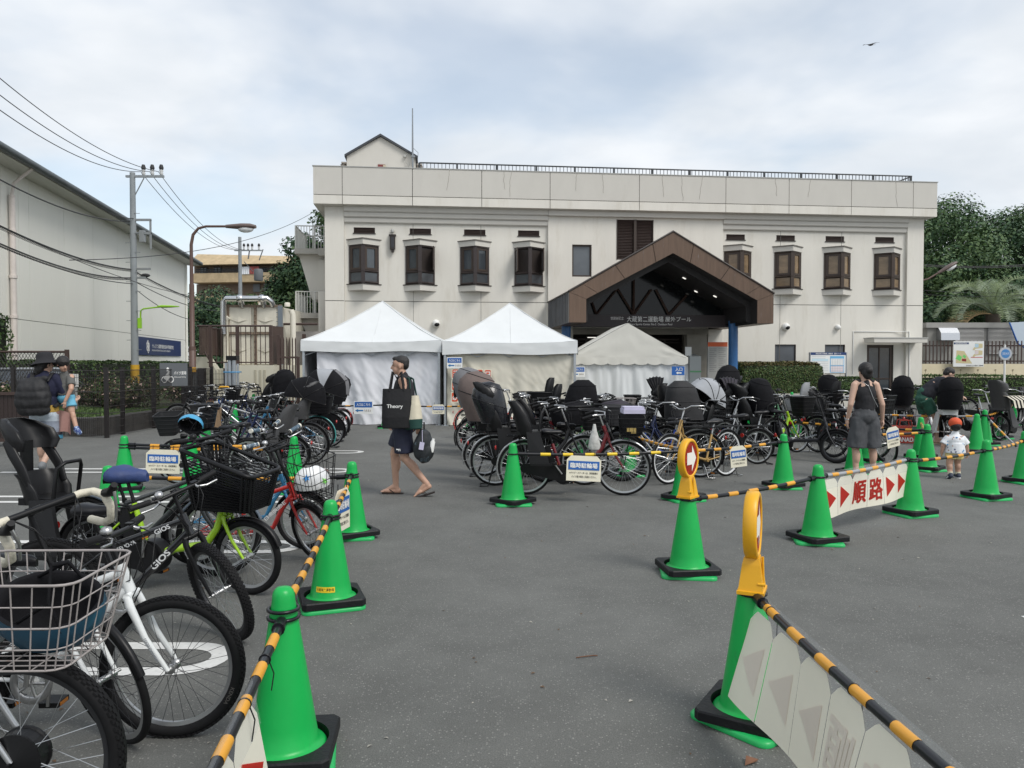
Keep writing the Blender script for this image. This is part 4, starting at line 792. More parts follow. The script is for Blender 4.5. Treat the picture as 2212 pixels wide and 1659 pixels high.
# ================================================================ lamp posts, utility poles, wires
LB=mat('lamp_brown',(.115,.068,.055),.5,var=.2,vs=3,dirt=((.20,.10,.06),5,.6,.8));LENS=mat('lamp_lens',(.72,.74,.74),.2,spec=.7)
def street_lamp(label,x,y,h,arm,rise,m,rot=0.0):
 t=thing('street_lamp',label,'lamp post',(x,y,0),rot,'brown street lamps');mb=MB();mb.tube([(0,0,0),(0,0,2.0),(0,0,2.02),(0,0,4.0)],[.10,.10,.075,.072],12);mb.lathe([(.102,0),(.102,.12)],12,0,Matrix.Translation((0,0,2.0)));mb.tube([(0,0,4.0),(0,0,h-.55),(.06,0,h-.25),(.22,0,h-.06),(.45,0,h),(arm,0,h+rise)],[.055,.048,.045,.04,.036,.034],10);mb.build('pole',m,t)
 T=Matrix.Translation((arm,0,h+rise))@Matrix.Rotation(-math.atan2(rise,arm-.45),4,'Y');mb=MB();mb.loft([[(x_,w*math.cos(a),zc_+hh*math.sin(a))for a in[2*PI*k/14 for k in range(14)]]for x_,w,hh,zc_ in((-.12,.05,.05,0),(.1,.09,.07,.0),(.35,.15,.09,0),(.62,.15,.085,0),(.78,.08,.05,-.01))],M=T);mb.build('lamp_head',mat('lamp_grey_brown',(.13,.095,.085),.45,var=.2),t)
 mb=MB();mb.ell((.48,0,-.08),(.24,.125,.11),14,8,0,T);mb.build('lens',LENS,t)
street_lamp('brown street lamp curving right above the mesh fence',P(407,0,23).x,23,P(0,489,23).z,1.72-.55,.0,LB)
lr=P(1991,0,32);street_lamp('rusty brown street lamp at the right corner of the sports building',lr.x,32,P(0,592,32).z-.2,.95,.30,LB)
PG_=mat('pole_concrete',(.27,.295,.31),.7,var=.12,vs=2);INS=mat('insulator',(.55,.56,.56),.3)
WIRE=mat('wire_black',(.03,.03,.032),.6)
def utility_pole(label,x,y,h,r,arms,near):
 t=thing('utility_pole',label,'utility pole',(x,y,0),0,'concrete utility poles');mb=MB();mb.tube([(0,0,0),(0,0,h)],[r,r*.68],14);mb.build('pole',PG_,t);ST=mat('pole_steel',(.33,.35,.36),.5,metal=.5);mb=MB();return_t=t
 for(z,x0,x1)in arms:ca_=MB();ca_.bb(x0,x1,-.05,.05,z-.045,z+.045);ca_.build('cross_arm',ST,t)
 if near:
  z=arms[0][0];mb.tube([(.1,0,z-.8),(.5,0,z-.06)],.025,5);mb.bb(.72,.78,-.04,.04,arms[1][0]-1.25,arms[1][0]);mb.bb(.3,.5,-.1,.1,arms[1][0]-.95,arms[1][0]-.45)
  for k in range(15):zz=2.2+k*.42;mb.tube([(0,-.1,zz),((-.32 if k%2 else.32),-.05,zz)],.012,4)
 mb.v and tag(mb.build('bracket',ST,t),kind='stuff')
 for xx in((.48,.86,1.25)if near else(.3,.6,.9,1.4)):
  mb=MB();z=arms[0][0]+.05;mb.lathe([(.05,0),(.09,.07),(.05,.12),(.09,.18),(.05,.24)],10,0,Matrix.Translation((xx,0,z)));mb.lathe([(.08,.24),(.1,.32),(.06,.45)],10,1,Matrix.Translation((xx,0,z)));mb.build('insulator',[INS,WIRE],t)
 if near:
  mb=MB();p0=.72;mb.lathe([(r+.012,p0),(r+.01,1.55)],14,0,cap=False);mb.build('warning_sleeve',mat('sleeve_yellow',(.62,.36,.03),.6),t)
  lg=mat('lamp_lime',(.30,.62,.03),.45);mb=MB();z=P(0,692,y).z;mb.bb(.16,.3,-.06,.06,z-.35,z+.1);mb.tube([(.26,0,z),(.28,0,z+.42),(.4,0,z+.5),(1.1,0,z+.58)],.035,6);mb.loft([[(x_,w*math.cos(a),z+.6+hh*math.sin(a))for a in[2*PI*k/10 for k in range(10)]]for x_,w,hh in((1.0,.03,.03),(1.2,.11,.06),(1.6,.1,.05),(1.95,.03,.02))]);mb.build('street_light',lg,t)
 else:
  mb=MB();mb.lathe([(.3,0),(.33,.1),(.33,.75),(.28,.85)],12,0,Matrix.Translation((1.35,0,h-3.2)));mb.box((.55,-.2,h-5.6),(.5,.4,.7));mb.tube([(.3,0,h-1.8),(.9,.1,h-2.5),(1.3,0,h-2.3)],.03,4);mb.tube([(.6,0,h-1.6),(.7,0,h-1.0)],.05,5);mb.tube([(1.4,0,h-1.7),(1.7,0,h-.9)],.04,5);mb.build('transformer',mat('transformer_grey',(.12,.13,.14),.6),t)
 return t
u1=P(281,0,33);h1=P(0,373,33).z;utility_pole('grey utility pole with yellow sleeve in front of the pale hall',u1.x,33,h1,.165,[(P(0,381,33).z,-.28,1.36),(P(0,475,33).z,.05,.78),(P(0,504,33).z,.05,.78),(P(0,581,33).z,.05,.72),(P(0,600,33).z,.05,.5)],True)
u2=P(513,0,56);h2=P(0,512,56).z;utility_pole('farther grey utility pole with transformer among the trees',u2.x,56,h2,.17,[(P(0,541,56).z,-.4,1.6)],False)
def wire(label,a,b,sag,r=.014,name='overhead_wire',coil=False):
 a,b=Vector(a),Vector(b);pts=[]
 n=24
 for i in range(n+1):t=i/n;p=a.lerp(b,t);p.z-=sag*4*t*(1-t);pts.append(p)
 o=a.copy();mb=MB();mb.tube([p-o for p in pts],r,5)
 if coil:
  L=(b-a).length;m=int(L/.11);q=[]
  for i in range(m*4+1):t=i/(m*4);p=a.lerp(b,t);p.z-=sag*4*t*(1-t);ph=i*PI/2;q.append(p-o+Vector((0,.05*math.cos(ph),-.05+.05*math.sin(ph))))
  mb.tube(q,.007,3,sm=False)
 ob=mb.build(name,WIRE);ob.location=o;tag(ob,label,'cable','overhead cables')
def q(u,v,Y):return P(u,v,Y)
wire('topmost power line running from the upper left to the pole cross arm',q(-60,118,19),q(343,371,33),.5)
wire('middle of the three power lines running to the pole cross arm',q(-60,158,18.5),q(324,371,33),.5)
wire('lowest of the three power lines running to the pole cross arm',q(-60,194,18),q(305,371,33),.5)
for u,v,lb in((305,530,'first'),(324,527,'second'),(343,524,'third')):
 wire(f'{lb} power line from the left descending between the two utility poles',q(u,372,33),q(518+(u-305)*.5,540,56),.9)
wire('thick cable crossing the hall gutter to the pole bracket',q(-40,366,19.5),q(281,478,33),.35,.022)
wire('cable along the hall roof edge ending at the pole bracket',q(190,428,29),q(290,472,33),.2,.016)
wire('spiral wrapped cable across the middle of the pale hall',q(-40,468,19.5),q(284,582,33),.25,.026,coil=True)
wire('thin grey cable above the spiral wrapped cable on the hall',q(-40,470,20),q(420,640,37),.3,.012)
wire('lower spiral cable sagging across the pale hall',q(-40,508,19.5),q(284,600,33),.3,.022,coil=True)
wire('lowest long cable across the pale hall to the pole',q(-40,514,20),q(288,613,33),.25,.018)
wire('cable from the pole past the lamp post toward the water tank',q(284,582,33),q(520,668,44),.35,.026,coil=True)
wire('cable from the pole behind the brown lamp toward the trees',q(288,606,33),q(500,672,46),.4,.018)
wire('steep cable from the pole down behind the brown lamp',q(290,622,33),q(410,690,38),.2,.016)
wire('thin line crossing the sky from the hall to the evergreen',q(150,562,26.5),q(700,444,60),1.0,.016)
mb=MB();c=q(314,595,34);mb.ell(c,(.22,.09,.09),10,6);tag(mb.build('cable_closure',WIRE),'black cable joint box hanging on the cable right of the near pole','cable box')
for k,(v0,v1,Y)in enumerate(((572,568,36),(575,571,36),(627,628,37),(636,634,37),(652,650,37))):wire(('upper thick','second','third','fourth','lowest')[k]+' cable in front of the trees right of the building',q(1996,v0,Y),q(2260,v1,Y),.12,.022 if k<2 else.01)
# ================================================================ right side
hut=thing('machine_hut','grey flat roofed machine hut with louvres behind the dark fence','building',(0,0,0));HG=mat('hut_grey',(.27,.265,.25),.65,var=.08,vs=1,dirt=((.18,.17,.16),1.5,.6,.85));Y=37;zt_=P(0,697,Y).z;xa=P(2014,0,Y).x
mb=MB();mb.bb(xa,xa+9,Y,Y+4,0,zt_-.25);mb.add([(xa,Y,0),(xa-1.6,Y+4,0),(xa-1.6,Y+4,zt_-.25),(xa,Y,zt_-.25)],[(0,1,2,3)]);mb.build('wall',HG,hut);mb=MB();mb.bb(xa-.12,xa+9.1,Y-.12,Y+4.1,zt_-.25,zt_);mb.add([(xa-.1,Y-.1,zt_-.24),(xa-1.8,Y+4,zt_-.24),(xa-1.8,Y+4,zt_),(xa-.1,Y-.1,zt_)],[(0,1,2,3)]);mb.build('roof',mat('hut_fascia',(.33,.325,.31),.6,var=.1),hut)
for ua,ub in((2061,2123-1),(2127,2190)):
 p,q_=P(2061+(0 if ua==2061 else 72-1),705,Y),P(2061+(62 if ua==2061 else 134),766,Y);mb=MB();mb.bb(p.x,q_.x,Y-.03,Y-.005,q_.z,p.z);lv2=mb.build('louvre',mat('louvre_back',(.2,.2,.2),.6),hut);sm_=MB();sm_.box((0,0,0),(q_.x-p.x-.04,.07,.02),M=Matrix.Rotation(R(-40),4,'X'));me=sm_.mesh('slat',[mat('louvre_grey',(.42,.42,.42),.5,metal=.3)])
 for k in range(22):link('slat',me,lv2,Matrix.Translation(((p.x+q_.x)/2,Y-.06,q_.z+(p.z-q_.z)*(k+.5)/22)))
p=P(2012+30,722,Y);mb=MB();pr=[(0,.33),(-.2,.3),(-.42,.05),(-.45,-.3),(0,-.3)];mb.add([(p.x-.45,Y+y_-.01,p.z+z_)for y_,z_ in pr]+[(p.x+.45,Y+y_-.01,p.z+z_)for y_,z_ in pr],[(0,1,2,3,4),(9,8,7,6,5)]+[(i,i+5,(i+1)%5+5,(i+1)%5)for i in range(5)]);mb.build('vent_hood',CHROME,hut)
wl_=thing('boundary_wall','low cream rendered boundary wall under the dark bar fence','wall',(0,0,0));Y=34;xa,xb=P(1992,0,Y).x,P(2330,0,Y).x;zw=P(0,786,Y).z;mb=MB();mb.bb(xa,xb,Y,Y+.2,0,zw);mb.build('wall_body',mat('wall_cream',(.70,.62,.44),.85,var=.07,bump=.1,bs=30),wl_);mb=MB();x=xa+.4
while x<xb:mb.bb(x-.008,x+.008,Y-.003,Y+.01,.5,zw-.28);mb.bb(x-.03,x+.03,Y-.02,Y,zw-.3,zw-.24);x+=.78
mb.build('drain_groove',mat('groove_tan',(.33,.28,.19),.9),wl_)
bf=thing('bar_fence','dark brown vertical bar fence on the low cream wall','fence',(xa,Y+.1,zw));zf=P(0,736,Y).z-zw;mb=MB()
for z in(.12,zf-.22):mb.bb(0,xb-xa,-.02,.03,z-.03,z+.03)
mb.build('rail',FB,bf);bm_=MB();bm_.bb(-.024,.024,-.045,-.021,.0,zf);bme=bm_.mesh('bar',[FB]);x=.1
while x<xb-xa:link('bar',bme,bf,Matrix.Translation((x,0,0)));x+=.165
hedge('low_hedge','low clipped green hedge below the cream boundary wall',P(1985,0,31.5).x,P(2330,0,31.5).x,31.2,32.2,0,P(0,811,31.2).z,9000,.08,LH[1:3]+LY[:2])
ib=thing('information_board','white park map information board on the dark bar fence','sign',(0,0,0));Y=33.7;p,q_=P(2060,737,Y),P(2125,792,Y);mb=MB();mb.bb(p.x,q_.x,Y,Y+.04,q_.z,p.z);mb.build('board',WH,ib);Wd,Hd=q_.x-p.x,p.z-q_.z
def on(fx_,fy):return p.x+Wd*fx_,p.z-Hd*fy
def patch(parent,poly,mt,y,name='print'):
 mb=MB();mb.add([(on(a,b)[0],y,on(a,b)[1])for a,b in poly],[tuple(range(len(poly)))]);return mb.build(name,mt,parent)
NAVY=mat('print_navy',(.02,.05,.16),.5);patch(ib,[(0.01,.12),(.5,.12),(.5,.05),(.01,.05)],NAVY,Y-.003);mb=MB();c=on(.25,.085);add_text(mb,'INFORMATION',Wd*.38,Hd*.05,wallM(c[0],Y-.006,c[1]));c=on(.7,.955);mb2=MB();add_text(mb2,'世田谷区立大蔵第二運動場',Wd*.56,Hd*.045,wallM(c[0],Y-.006,c[1]));mb.build('lettering',LET,ib);mb2.build('lettering',BLKT,ib)
patch(ib,[(.08,.86),(.62,.88),(.35,.39),(.1,.36)],mat('print_tan',(.60,.52,.30),.6),Y-.003,'map');patch(ib,[(.07,.68),(.22,.78),(.28,.62),(.16,.52)],mat('print_green',(.16,.62,.16),.6),Y-.005,'map');patch(ib,[(.28,.78),(.42,.8),(.42,.69),(.28,.69)],mat('print_darkred',(.25,.02,.02),.6),Y-.007,'map');patch(ib,[(.3,.6),(.38,.68),(.42,.6),(.34,.52)],MATS['print_green'],Y-.006,'map');patch(ib,[(.57,.62),(.96,.62),(.96,.65),(.57,.65)],mat('print_red',(.55,.12,.12),.6),Y-.003)
for dy in(0,.27):
 patch(ib,[(.7,.3+dy),(.95,.26+dy),(.95,.1+dy),(.7,.08+dy)],MATS['print_tan'],Y-.003,'map');patch(ib,[(.7,.26+dy),(.82,.24+dy),(.82,.1+dy),(.7,.1+dy)],mat('print_sky' if dy==0 else 'print_pink',(.45,.62,.72)if dy==0 else(.68,.6,.6),.6),Y-.005,'map');patch(ib,[(.62,.33+dy),(.68,.36+dy),(.74,.27+dy),(.68,.23+dy)],MATS['print_tan'],Y-.006,'map')
rs_=thing('round_sign','round blue sign with grey rim on a white post','sign',(P(2185,0,29).x,29,0));z=P(0,764,29).z;mb=MB();mb.tube([(0,.03,0),(0,.03,z+.34)],.038,8);mb.build('post',WHITEP,rs_);TD=Matrix.Translation((0,0,z))@Matrix.Rotation(PI/2,4,'X');mb=MB();mb.lathe([(.245,-.02),(.245,.02)],28,0,TD);mb.build('rim',mat('rim_grey',(.45,.47,.50),.5),rs_);mb=MB();mb.lathe([(.17,.02),(.17,.024)],28,0,TD);mb.build('disc',mat('disc_blue',(.06,.22,.50),.5),rs_);mb=MB();add_text(mb,'消防水利',.27,.11,wallM(0,-.028,z),0,.02);mb.build('lettering',mat('letter_pale',(.5,.6,.75),.5),rs_)
bs=thing('leaning_panel','tilted blue edged white panel on the hut roof at the frame edge','panel',(P(2195,0,35).x,35,P(0,697,35).z));mb=MB();mb.add([(-.05,0,0),(1.5,0,.1),(1.5,0,-1.6),(.35,0,-.95),(-.05,.05,0),(1.5,.05,.1),(1.5,.05,-1.6),(.35,.05,-.95)],[(0,1,2,3),(7,6,5,4),(0,3,7,4),(0,4,5,1)]);mb.build('face',mat('panel_pale_blue',(.5,.58,.66),.5),bs);mb=MB();mb.tube([(-.06,-.02,.01),(.34,-.02,-.96),(1.5,-.02,-1.62)],.035,5);mb.build('edge',BLUE,bs)
KW=thing('planter_kerb','pale raised planter kerb under the clipped hedge','kerb',BO,BA);xa,xb=fx(1592,1.6),fx(1876,1.6);KM=mat('kerb_pale',(.55,.53,.47),.85,var=.1,vs=3)
n=6
for k in range(n):mb=MB();mb.bb(xa+(xb-xa)*k/n+.006,xa+(xb-xa)*(k+1)/n-.006,-2.2,-2.0,0,.5);mb.build('kerb_stone',KM,KW)
mb=MB();mb.bb(xa+.05,xb-.05,-1.99,-.2,0,.45);mb.build('soil',MATS['soil'],KW)
hedge('clipped_hedge','boxy clipped hedge with sun browned top beside the blue column',xa+.1,xb-2.0,-1.95,-.5,.45,1.62,26000,.07,LT[:1]+LH+[LT[3]],loc=BO,rz=BA,top=LT[:3])
hedge('clipped_hedge','low green hedge end in front of the brown side door',xb-2.0,xb+.3,-1.7,-.6,.45,1.05,7000,.07,LH+LY[:1],loc=BO,rz=BA)
hedge('low_hedge','green low hedge at the right corner of the sports building',xb+1.8,xb+4.6,-.9,-.35,0,.75,4000,.08,LH+LY[:1],loc=BO,rz=BA)
sb=thing('schedule_board','white schedule board with navy header standing in the clipped hedge','sign',BO,BA);p0,q0=fp(1751,761,1.2),fp(1827,806,1.2);mb=MB();mb.bb(p0[0],q0[0],-1.2,-1.14,q0[1],p0[1]);mb.build('board',WH,sb);mb=MB();mb.bb(p0[0]-.03,p0[0],-1.22,-1.12,0.4,p0[1]);mb.bb(q0[0],q0[0]+.03,-1.22,-1.12,0.4,p0[1]);mb.build('post',mat('board_frame',(.35,.37,.4),.4,metal=.5),sb)
def bpatch(parent,a,b,c,d,mt,y,name='print'):w,h=q0[0]-p0[0],p0[1]-q0[1];mb=MB();mb.bb(p0[0]+w*a,p0[0]+w*b,y,y+.004,p0[1]-h*d,p0[1]-h*c);return mb.build(name,mt,parent)
bpatch(sb,0,1,0,.13,NAVY,-1.204);mb=MB();w,h=q0[0]-p0[0],p0[1]-q0[1];add_text(mb,'世田谷区立大蔵第二運動場　屋外プール',w*.72,h*.075,wallM(p0[0]+w*.5,-1.207,p0[1]-h*.065));mb.build('lettering',LET,sb)
bpatch(sb,.55,.95,.18,.97,mat('print_cyan',(.15,.42,.68),.5),-1.204);bpatch(sb,.57,.93,.30,.62,WH,-1.208);bpatch(sb,.57,.93,.66,.94,mat('print_blush',(.75,.66,.68),.6),-1.208);bpatch(sb,.04,.5,.31,.42,mat('print_pale_blue',(.55,.72,.80),.6),-1.204)
mb=MB();GL=mat('print_grey_line',(.45,.47,.5),.6)
for r_ in range(9):z=p0[1]-h*(.20+r_*.085);mb.bb(p0[0]+w*.04,p0[0]+w*(.5 if r_>1 else.42),-1.2035,-1.2,z-.006,z+.004)
for k in range(7):z=p0[1]-h*(.33+k*.09);mb.bb(p0[0]+w*.58,p0[0]+w*.92,-1.2105,-1.208,z-.004,z+.004)
for k in range(5):xx=p0[0]+w*(.62+k*.07);mb.bb(xx-.003,xx+.003,-1.2108,-1.208,p0[1]-h*.93,p0[1]-h*.32)
mb.build('print_lines',GL,sb)
nb=thing('rules_board','grey rules board with orange header beside the blue column','sign',BO,BA);p0,q0=fp(1529,739,1.4),fp(1571,812,1.4);mb=MB();mb.bb(p0[0],q0[0],-1.4,-1.3,0,p0[1]);mb.build('board',mat('board_grey',(.40,.40,.38),.5,var=.05),nb);w,h=q0[0]-p0[0],p0[1]-q0[1];bpatch(nb,0,1,0,.13,mat('print_orange',(.62,.11,.03),.5),-1.404);mb=MB()
for c_ in(.08,.55):
 for r_ in range(13):z=p0[1]-h*(.2+r_*.055);mb.bb(p0[0]+w*c_,p0[0]+w*(c_+.36-.1*(r_%3==2)),-1.404,-1.4,z-.008,z+.006)
mb.build('print_lines',mat('print_mid_grey',(.17,.17,.17),.6),nb)
kb=thing('ticket_kiosk','pale grey ticket kiosk beside the gabled tent','kiosk',BO,BA);p0,q0=fp(1480,770,1.0),fp(1504,830,1.0);mb=MB();mb.bb(p0[0],q0[0],-1.5,-.8,.02,p0[1]);mb.add([(p0[0],-1.5,p0[1]),(q0[0],-1.5,p0[1]),(q0[0],-.8,p0[1]+.1),(p0[0],-.8,p0[1]+.1)],[(0,1,2,3)]);mb.build('cabinet',mat('kiosk_grey',(.42,.45,.45),.45),kb);mb=MB();mb.bb(p0[0]+.02,q0[0]+.003,-1.506,-1.498,1.28,1.34);mb.build('stripe',mat('kiosk_green',(.15,.42,.2),.5),kb);mb=MB();mb.bb(p0[0]-.1,p0[0]+.14,-1.3,-1.28,p0[1]+.02,p0[1]+.35);mb.build('notice',WH,kb)
bd=thing('flying_bird','dark bird of prey gliding with spread wings high in the cloudy sky','bird',P(1880,97,60),R(10),rot=(R(20),R(-14),R(15)));mb=MB()
mb.loft([[(x_,w*math.cos(a),w*math.sin(a))for a in[2*PI*k/8 for k in range(8)]]for x_,w in((-.32,.01),(-.2,.05),(0,.08),(.16,.05),(.24,.01))],M=Matrix.Rotation(PI/2,4,'Z'))
for s in(-1,1):mb.loft([[(s*x_,y0,z_),(s*x_,y1,z_),(s*x_,y1,z_-.015),(s*x_,y0,z_-.015)]for x_,y0,y1,z_ in((.04,-.15,.12,.02),(.3,-.14,.16,.08),(.55,-.12,.1,.1),(.78,-.1,-.06,.08))],sm=False)
mb.loft([[(-.05,-.2,0),(.05,-.2,0),(.05,-.2,-.01),(-.05,-.2,-.01)],[(-.12,-.42,0),(.12,-.42,0),(.12,-.42,-.01),(-.12,-.42,-.01)]],sm=False);mb.build('plumage',mat('feather_dark',(.03,.027,.025),.7),bd)
# ================================================================ tents
TW=mat('tent_white',(.66,.68,.685),.6,var=.05,vs=1.2,bump=.12,bs=6);TCU=mat('curtain_white',(.70,.71,.75),.75,var=.06,vs=1.5,bump=.1,bs=5);TCR=mat('curtain_cream',(.66,.63,.54),.8,var=.07,vs=1.3,bump=.1,bs=5,dirt=((.52,.44,.26),2.0,.66,.85));TGB=mat('tent_gable',(.62,.61,.56),.7,var=.05,vs=1.2,bump=.12,bs=6,dirt=((.5,.48,.42),1.6,.62,.85))
ALU=mat('aluminium',(.50,.53,.56),.35,metal=.7,var=.1)
def cloth(fn,nu,nv,mt,name,parent):
 vs=[fn(i/nu,j/nv)for j in range(nv+1)for i in range(nu+1)];fs=[(j*(nu+1)+i,j*(nu+1)+i+1,(j+1)*(nu+1)+i+1,(j+1)*(nu+1)+i)for j in range(nv)for i in range(nu)]
 mb=MB();mb.add(vs,fs,0,True);return mb.build(name,mt,parent)
def nz(x,y,z=0.0):return noise.noise(Vector((x,y,z)))
def popup(label,uL,uR,Y,vtop,vbot,up,vp,curtain,cu0,cu1,vb,seed):
 a=P(uL,vtop,Y);b=P(uR,vtop,Y);w=b.x-a.x;ze=a.z;zb=P(uL,vbot,Y).z;zp=P(up,vp,Y+w/2).z
 root=thing('canopy_tent',label,'tent',(a.x,Y,0),0,'pop up tents before the building');h=zp-ze
 for k in range(4):
  T=Matrix.Translation((w/2,w/2,0))@Matrix.Rotation(k*PI/2,4,'Z')
  def roof(s,t):
   q=(1-t)*w/2;x=(2*s-1)*q;y=-q;z=ze+h*(t**1.22)-.05*math.sin(PI*s)*(1-t)*(1 if t<.9 else 0)+.012*nz(x*3,y*3,seed+k)
   return T@Vector((x,y,z))
  cloth(roof,18,16,TW,'roof_panel',root)
  def val(s,t):return T@Vector(((2*s-1)*w/2*1.004,-w/2*1.004-.015*t-.012*nz(s*14,t*2,seed+k+9),ze+(zb-ze)*t+.03*t*math.sin(s*9+seed)*.6-.05*math.sin(PI*s)*(1-t)))
  cloth(val,40,5,TW,'valance',root)
 mb=MB()
 for sx_ in(-1,1):
  for sy_ in(-1,1):mb.tube([(w/2+sx_*(1-t)*w/2,w/2+sy_*(1-t)*w/2,ze+h*t**1.22+.008)for t in[i/14 for i in range(15)]],.012,5)
 for k in range(4):mb.tube([tuple(Matrix.Translation((w/2,w/2,0))@Matrix.Rotation(k*PI/2,4,'Z')@Vector((.02*(1-t),-(1-t)*w/2,ze+h*t**1.22-.05*(1-t)+.004)))for t in[i/14 for i in range(13)]],.006,4)
 mb.build('seam',TW,root)
 for x,y in((.06,.04),(w-.06,.04),(.06,w-.06),(w-.06,w-.06)):mb=MB();mb.bb(x-.03,x+.03,y-.03,y+.03,0,ze-.02);mb.bb(x-.09,x+.09,y-.07,y+.07,0,.012);mb.build('leg',ALU,root)
 mb=MB()
 for(p,q)in(((.06,.06),(w-.06,.06)),((.06,w-.06),(w-.06,w-.06))):n=4;[mb.tube([(p[0]+(q[0]-p[0])*i/n,p[1],ze-.1-(.3 if(i+o_)%2 else 0)),(p[0]+(q[0]-p[0])*(i+1)/n,p[1],ze-.1-(0 if(i+o_)%2 else.3))],.014,4)for i in range(n)for o_ in(0,1)]
 mb.build('truss',ALU,root)
 c0,c1=P(cu0,0,Y).x-a.x,P(cu1,0,Y).x-a.x
 def cur(s,t):
  x=c0+(c1-c0)*s;top=zb+.10-(.10*math.sin(PI*min(1,s*2.2))if s<.45 else 0);z=top*(1-t)+.015*t
  f=.18*nz(s*3.2+seed,t*.6,3)+.15*nz(s*6+(t-.2)*5*(s-.45),t*.7,seed)+.06*nz(s*15+t*7*(s-.6),t*.9,seed+4)+.022*nz(s*30-t*12,t*7+s*6,seed)
  return(x+.03*nz(t*2,s*3,seed),.12+f*(.35+t*.9),z)
 cloth(cur,90,44,curtain,'side_curtain',root)
 for sx in(.03,w-.03):
  def sd_(s,t):return(sx+.04*nz(s*6,t,seed+2),.2+(w-.3)*s,(zb+.05)*(1-t)+.02*t)
  cloth(sd_,20,6,curtain,'side_curtain',root)
 mb=MB();mb.quad((0.1,w-.1,0.02),(w-.1,w-.1,.02),(w-.1,w-.1,zb+.02),(.1,w-.1,zb+.02));mb.build('back_curtain',curtain,root)
 return root
popup('white pop up tent nearest the balconies with bluish white curtain',650,953,19.7,735,760,810,651,TCU,677,946,919,1.3)
popup('white pop up tent in the middle with cream curtain and orange posters',956,1247,19.5,737,765,1089,655,TCR,963,1246,919,5.1)
g0,gp,g1=P(1226,770,21),P(1355,698,21),P(1486,772,21);GT=thing('gabled_tent','off white gabled pipe tent with scalloped edge before the porch','tent',(g0.x,21,0));w=g1.x-g0.x;ze=g1.z;zp=gp.z;dp=3.4
def gab(s,t):x=w*s;top=ze+(zp-ze)*(1-abs(2*s-1));return(x,-.01+.012*nz(x*4,t*3),ze-.02+(top-ze+.02)*t)
cloth(gab,40,12,TGB,'gable_panel',GT)
for sg in(0,1):
 def rs2(s,t):x=w*(sg+(.5-sg)*t)*1.0;z=ze+(zp-ze)*t+.01;return(x,dp*s,z-.02*math.sin(PI*s)*(1-t)*t*4+.01*nz(s*5,t*4,sg))
 cloth(rs2,12,8,TGB,'roof_panel',GT)
def scal(s,t):return(w*s,-.03-.03*t*nz(s*12,1),ze-t*(.16+.05*abs(math.sin(s*PI*9))**.6*1))
cloth(scal,120,3,TGB,'valance',GT)
def fw(s,t):x=-.02*t+(w+.10*t)*s;return(x,.05+(.05+.05*t)*nz(s*16,t*.7,2)+.03*nz(s*34,t*2,5),(ze-.05)*(1-t)+.01)
cloth(fw,100,20,TW,'front_wall',GT)
def sw(s,t):return(w+.03*nz(s*6,t)+.10*t,dp*s,(ze-.02)*(1-t)+.01)
cloth(sw,20,8,TW,'side_wall',GT)
mb=MB()
for x in(.04,w-.04):
 for y in(.06,dp):mb.tube([(x,y,0),(x,y,ze)],.024,6)
mb.build('frame',ALU,GT)
# ================================================================ printed signs
REDO=mat('print_redorange',(.62,.085,.03),.55);ARB=mat('arrow_blue',(.03,.17,.42),.5)
def poster(label,u,v,w,h,Y,ch,small=None,m=None):
 p=P(u,v,Y);t=thing('poster',label,'poster',p,0,'orange letter posters on the cream curtain');mb=MB();mb.bb(-w/2,w/2,-.006,.0,-h/2,h/2);mb.build('sheet',CREAMS,t);mb=MB();r=.03;pl=[]
 for cx,cz,a0 in((w/2-.05,h/2-.05,0),(-w/2+.05,h/2-.05,90),(-w/2+.05,-h/2+.05,180),(w/2-.05,-h/2+.05,270)):pl+=[(cx+r*math.cos(R(a0+k*30)),cz+r*math.sin(R(a0+k*30)))for k in range(4)]
 mb.add([(x,-.009,z)for x,z in pl],[tuple(range(len(pl)))]);mb.build('panel',REDO,t);mb=MB()
 if small:add_text(mb,small,w*.55,h*.16,wallM(0,-.012,h*.26),0,.02);add_text(mb,ch,w*.56,h*.42,wallM(0,-.012,-h*.1),0,.03)
 else:add_text(mb,ch,w*.6,h*.54,wallM(0,-.012,0),0,.03)
 mb.build('lettering',LET,t)
def tz(x,y):return(1200+x*.4973)/1.8517,(1200+y*.4973)/1.8517
for x,y,ch,sm_,lb in((1250,595,'夜','金曜','top left, with two small characters above the large one'),(1316,595,'土',None,'showing the three stroke earth character'),(1380,596,'日',None,'showing the box shaped day character, third in the top row'),(1445,598,'祝',None,'fourth in the top row, above the brown rain cover'),(1511,600,'日',None,'at the right end of the top row'),(1248,688,'事',None,'alone in the middle row'),(1245,781,'必',None,'lowest at the left edge'),(1312,782,'要',None,'lowest row, half hidden by the rain covers')):
 u,v=tz(x,y);poster('orange letter poster '+lb,u,v,.192,.272,19.42,ch,sm_)
def arrow_poly(mb,cx,cz,w,h,y,d=-1):
 pl=[(0,0),(.38,.5),(.38,.2),(1,.2),(1,-.2),(.38,-.2),(.38,-.5)];mb.add([(cx+(x-.5)*w*(1 if d<0 else-1),y,cz+z*h)for x,z in pl],[(0,2,5),(0,1,2),(0,5,6),(2,3,4,5)])
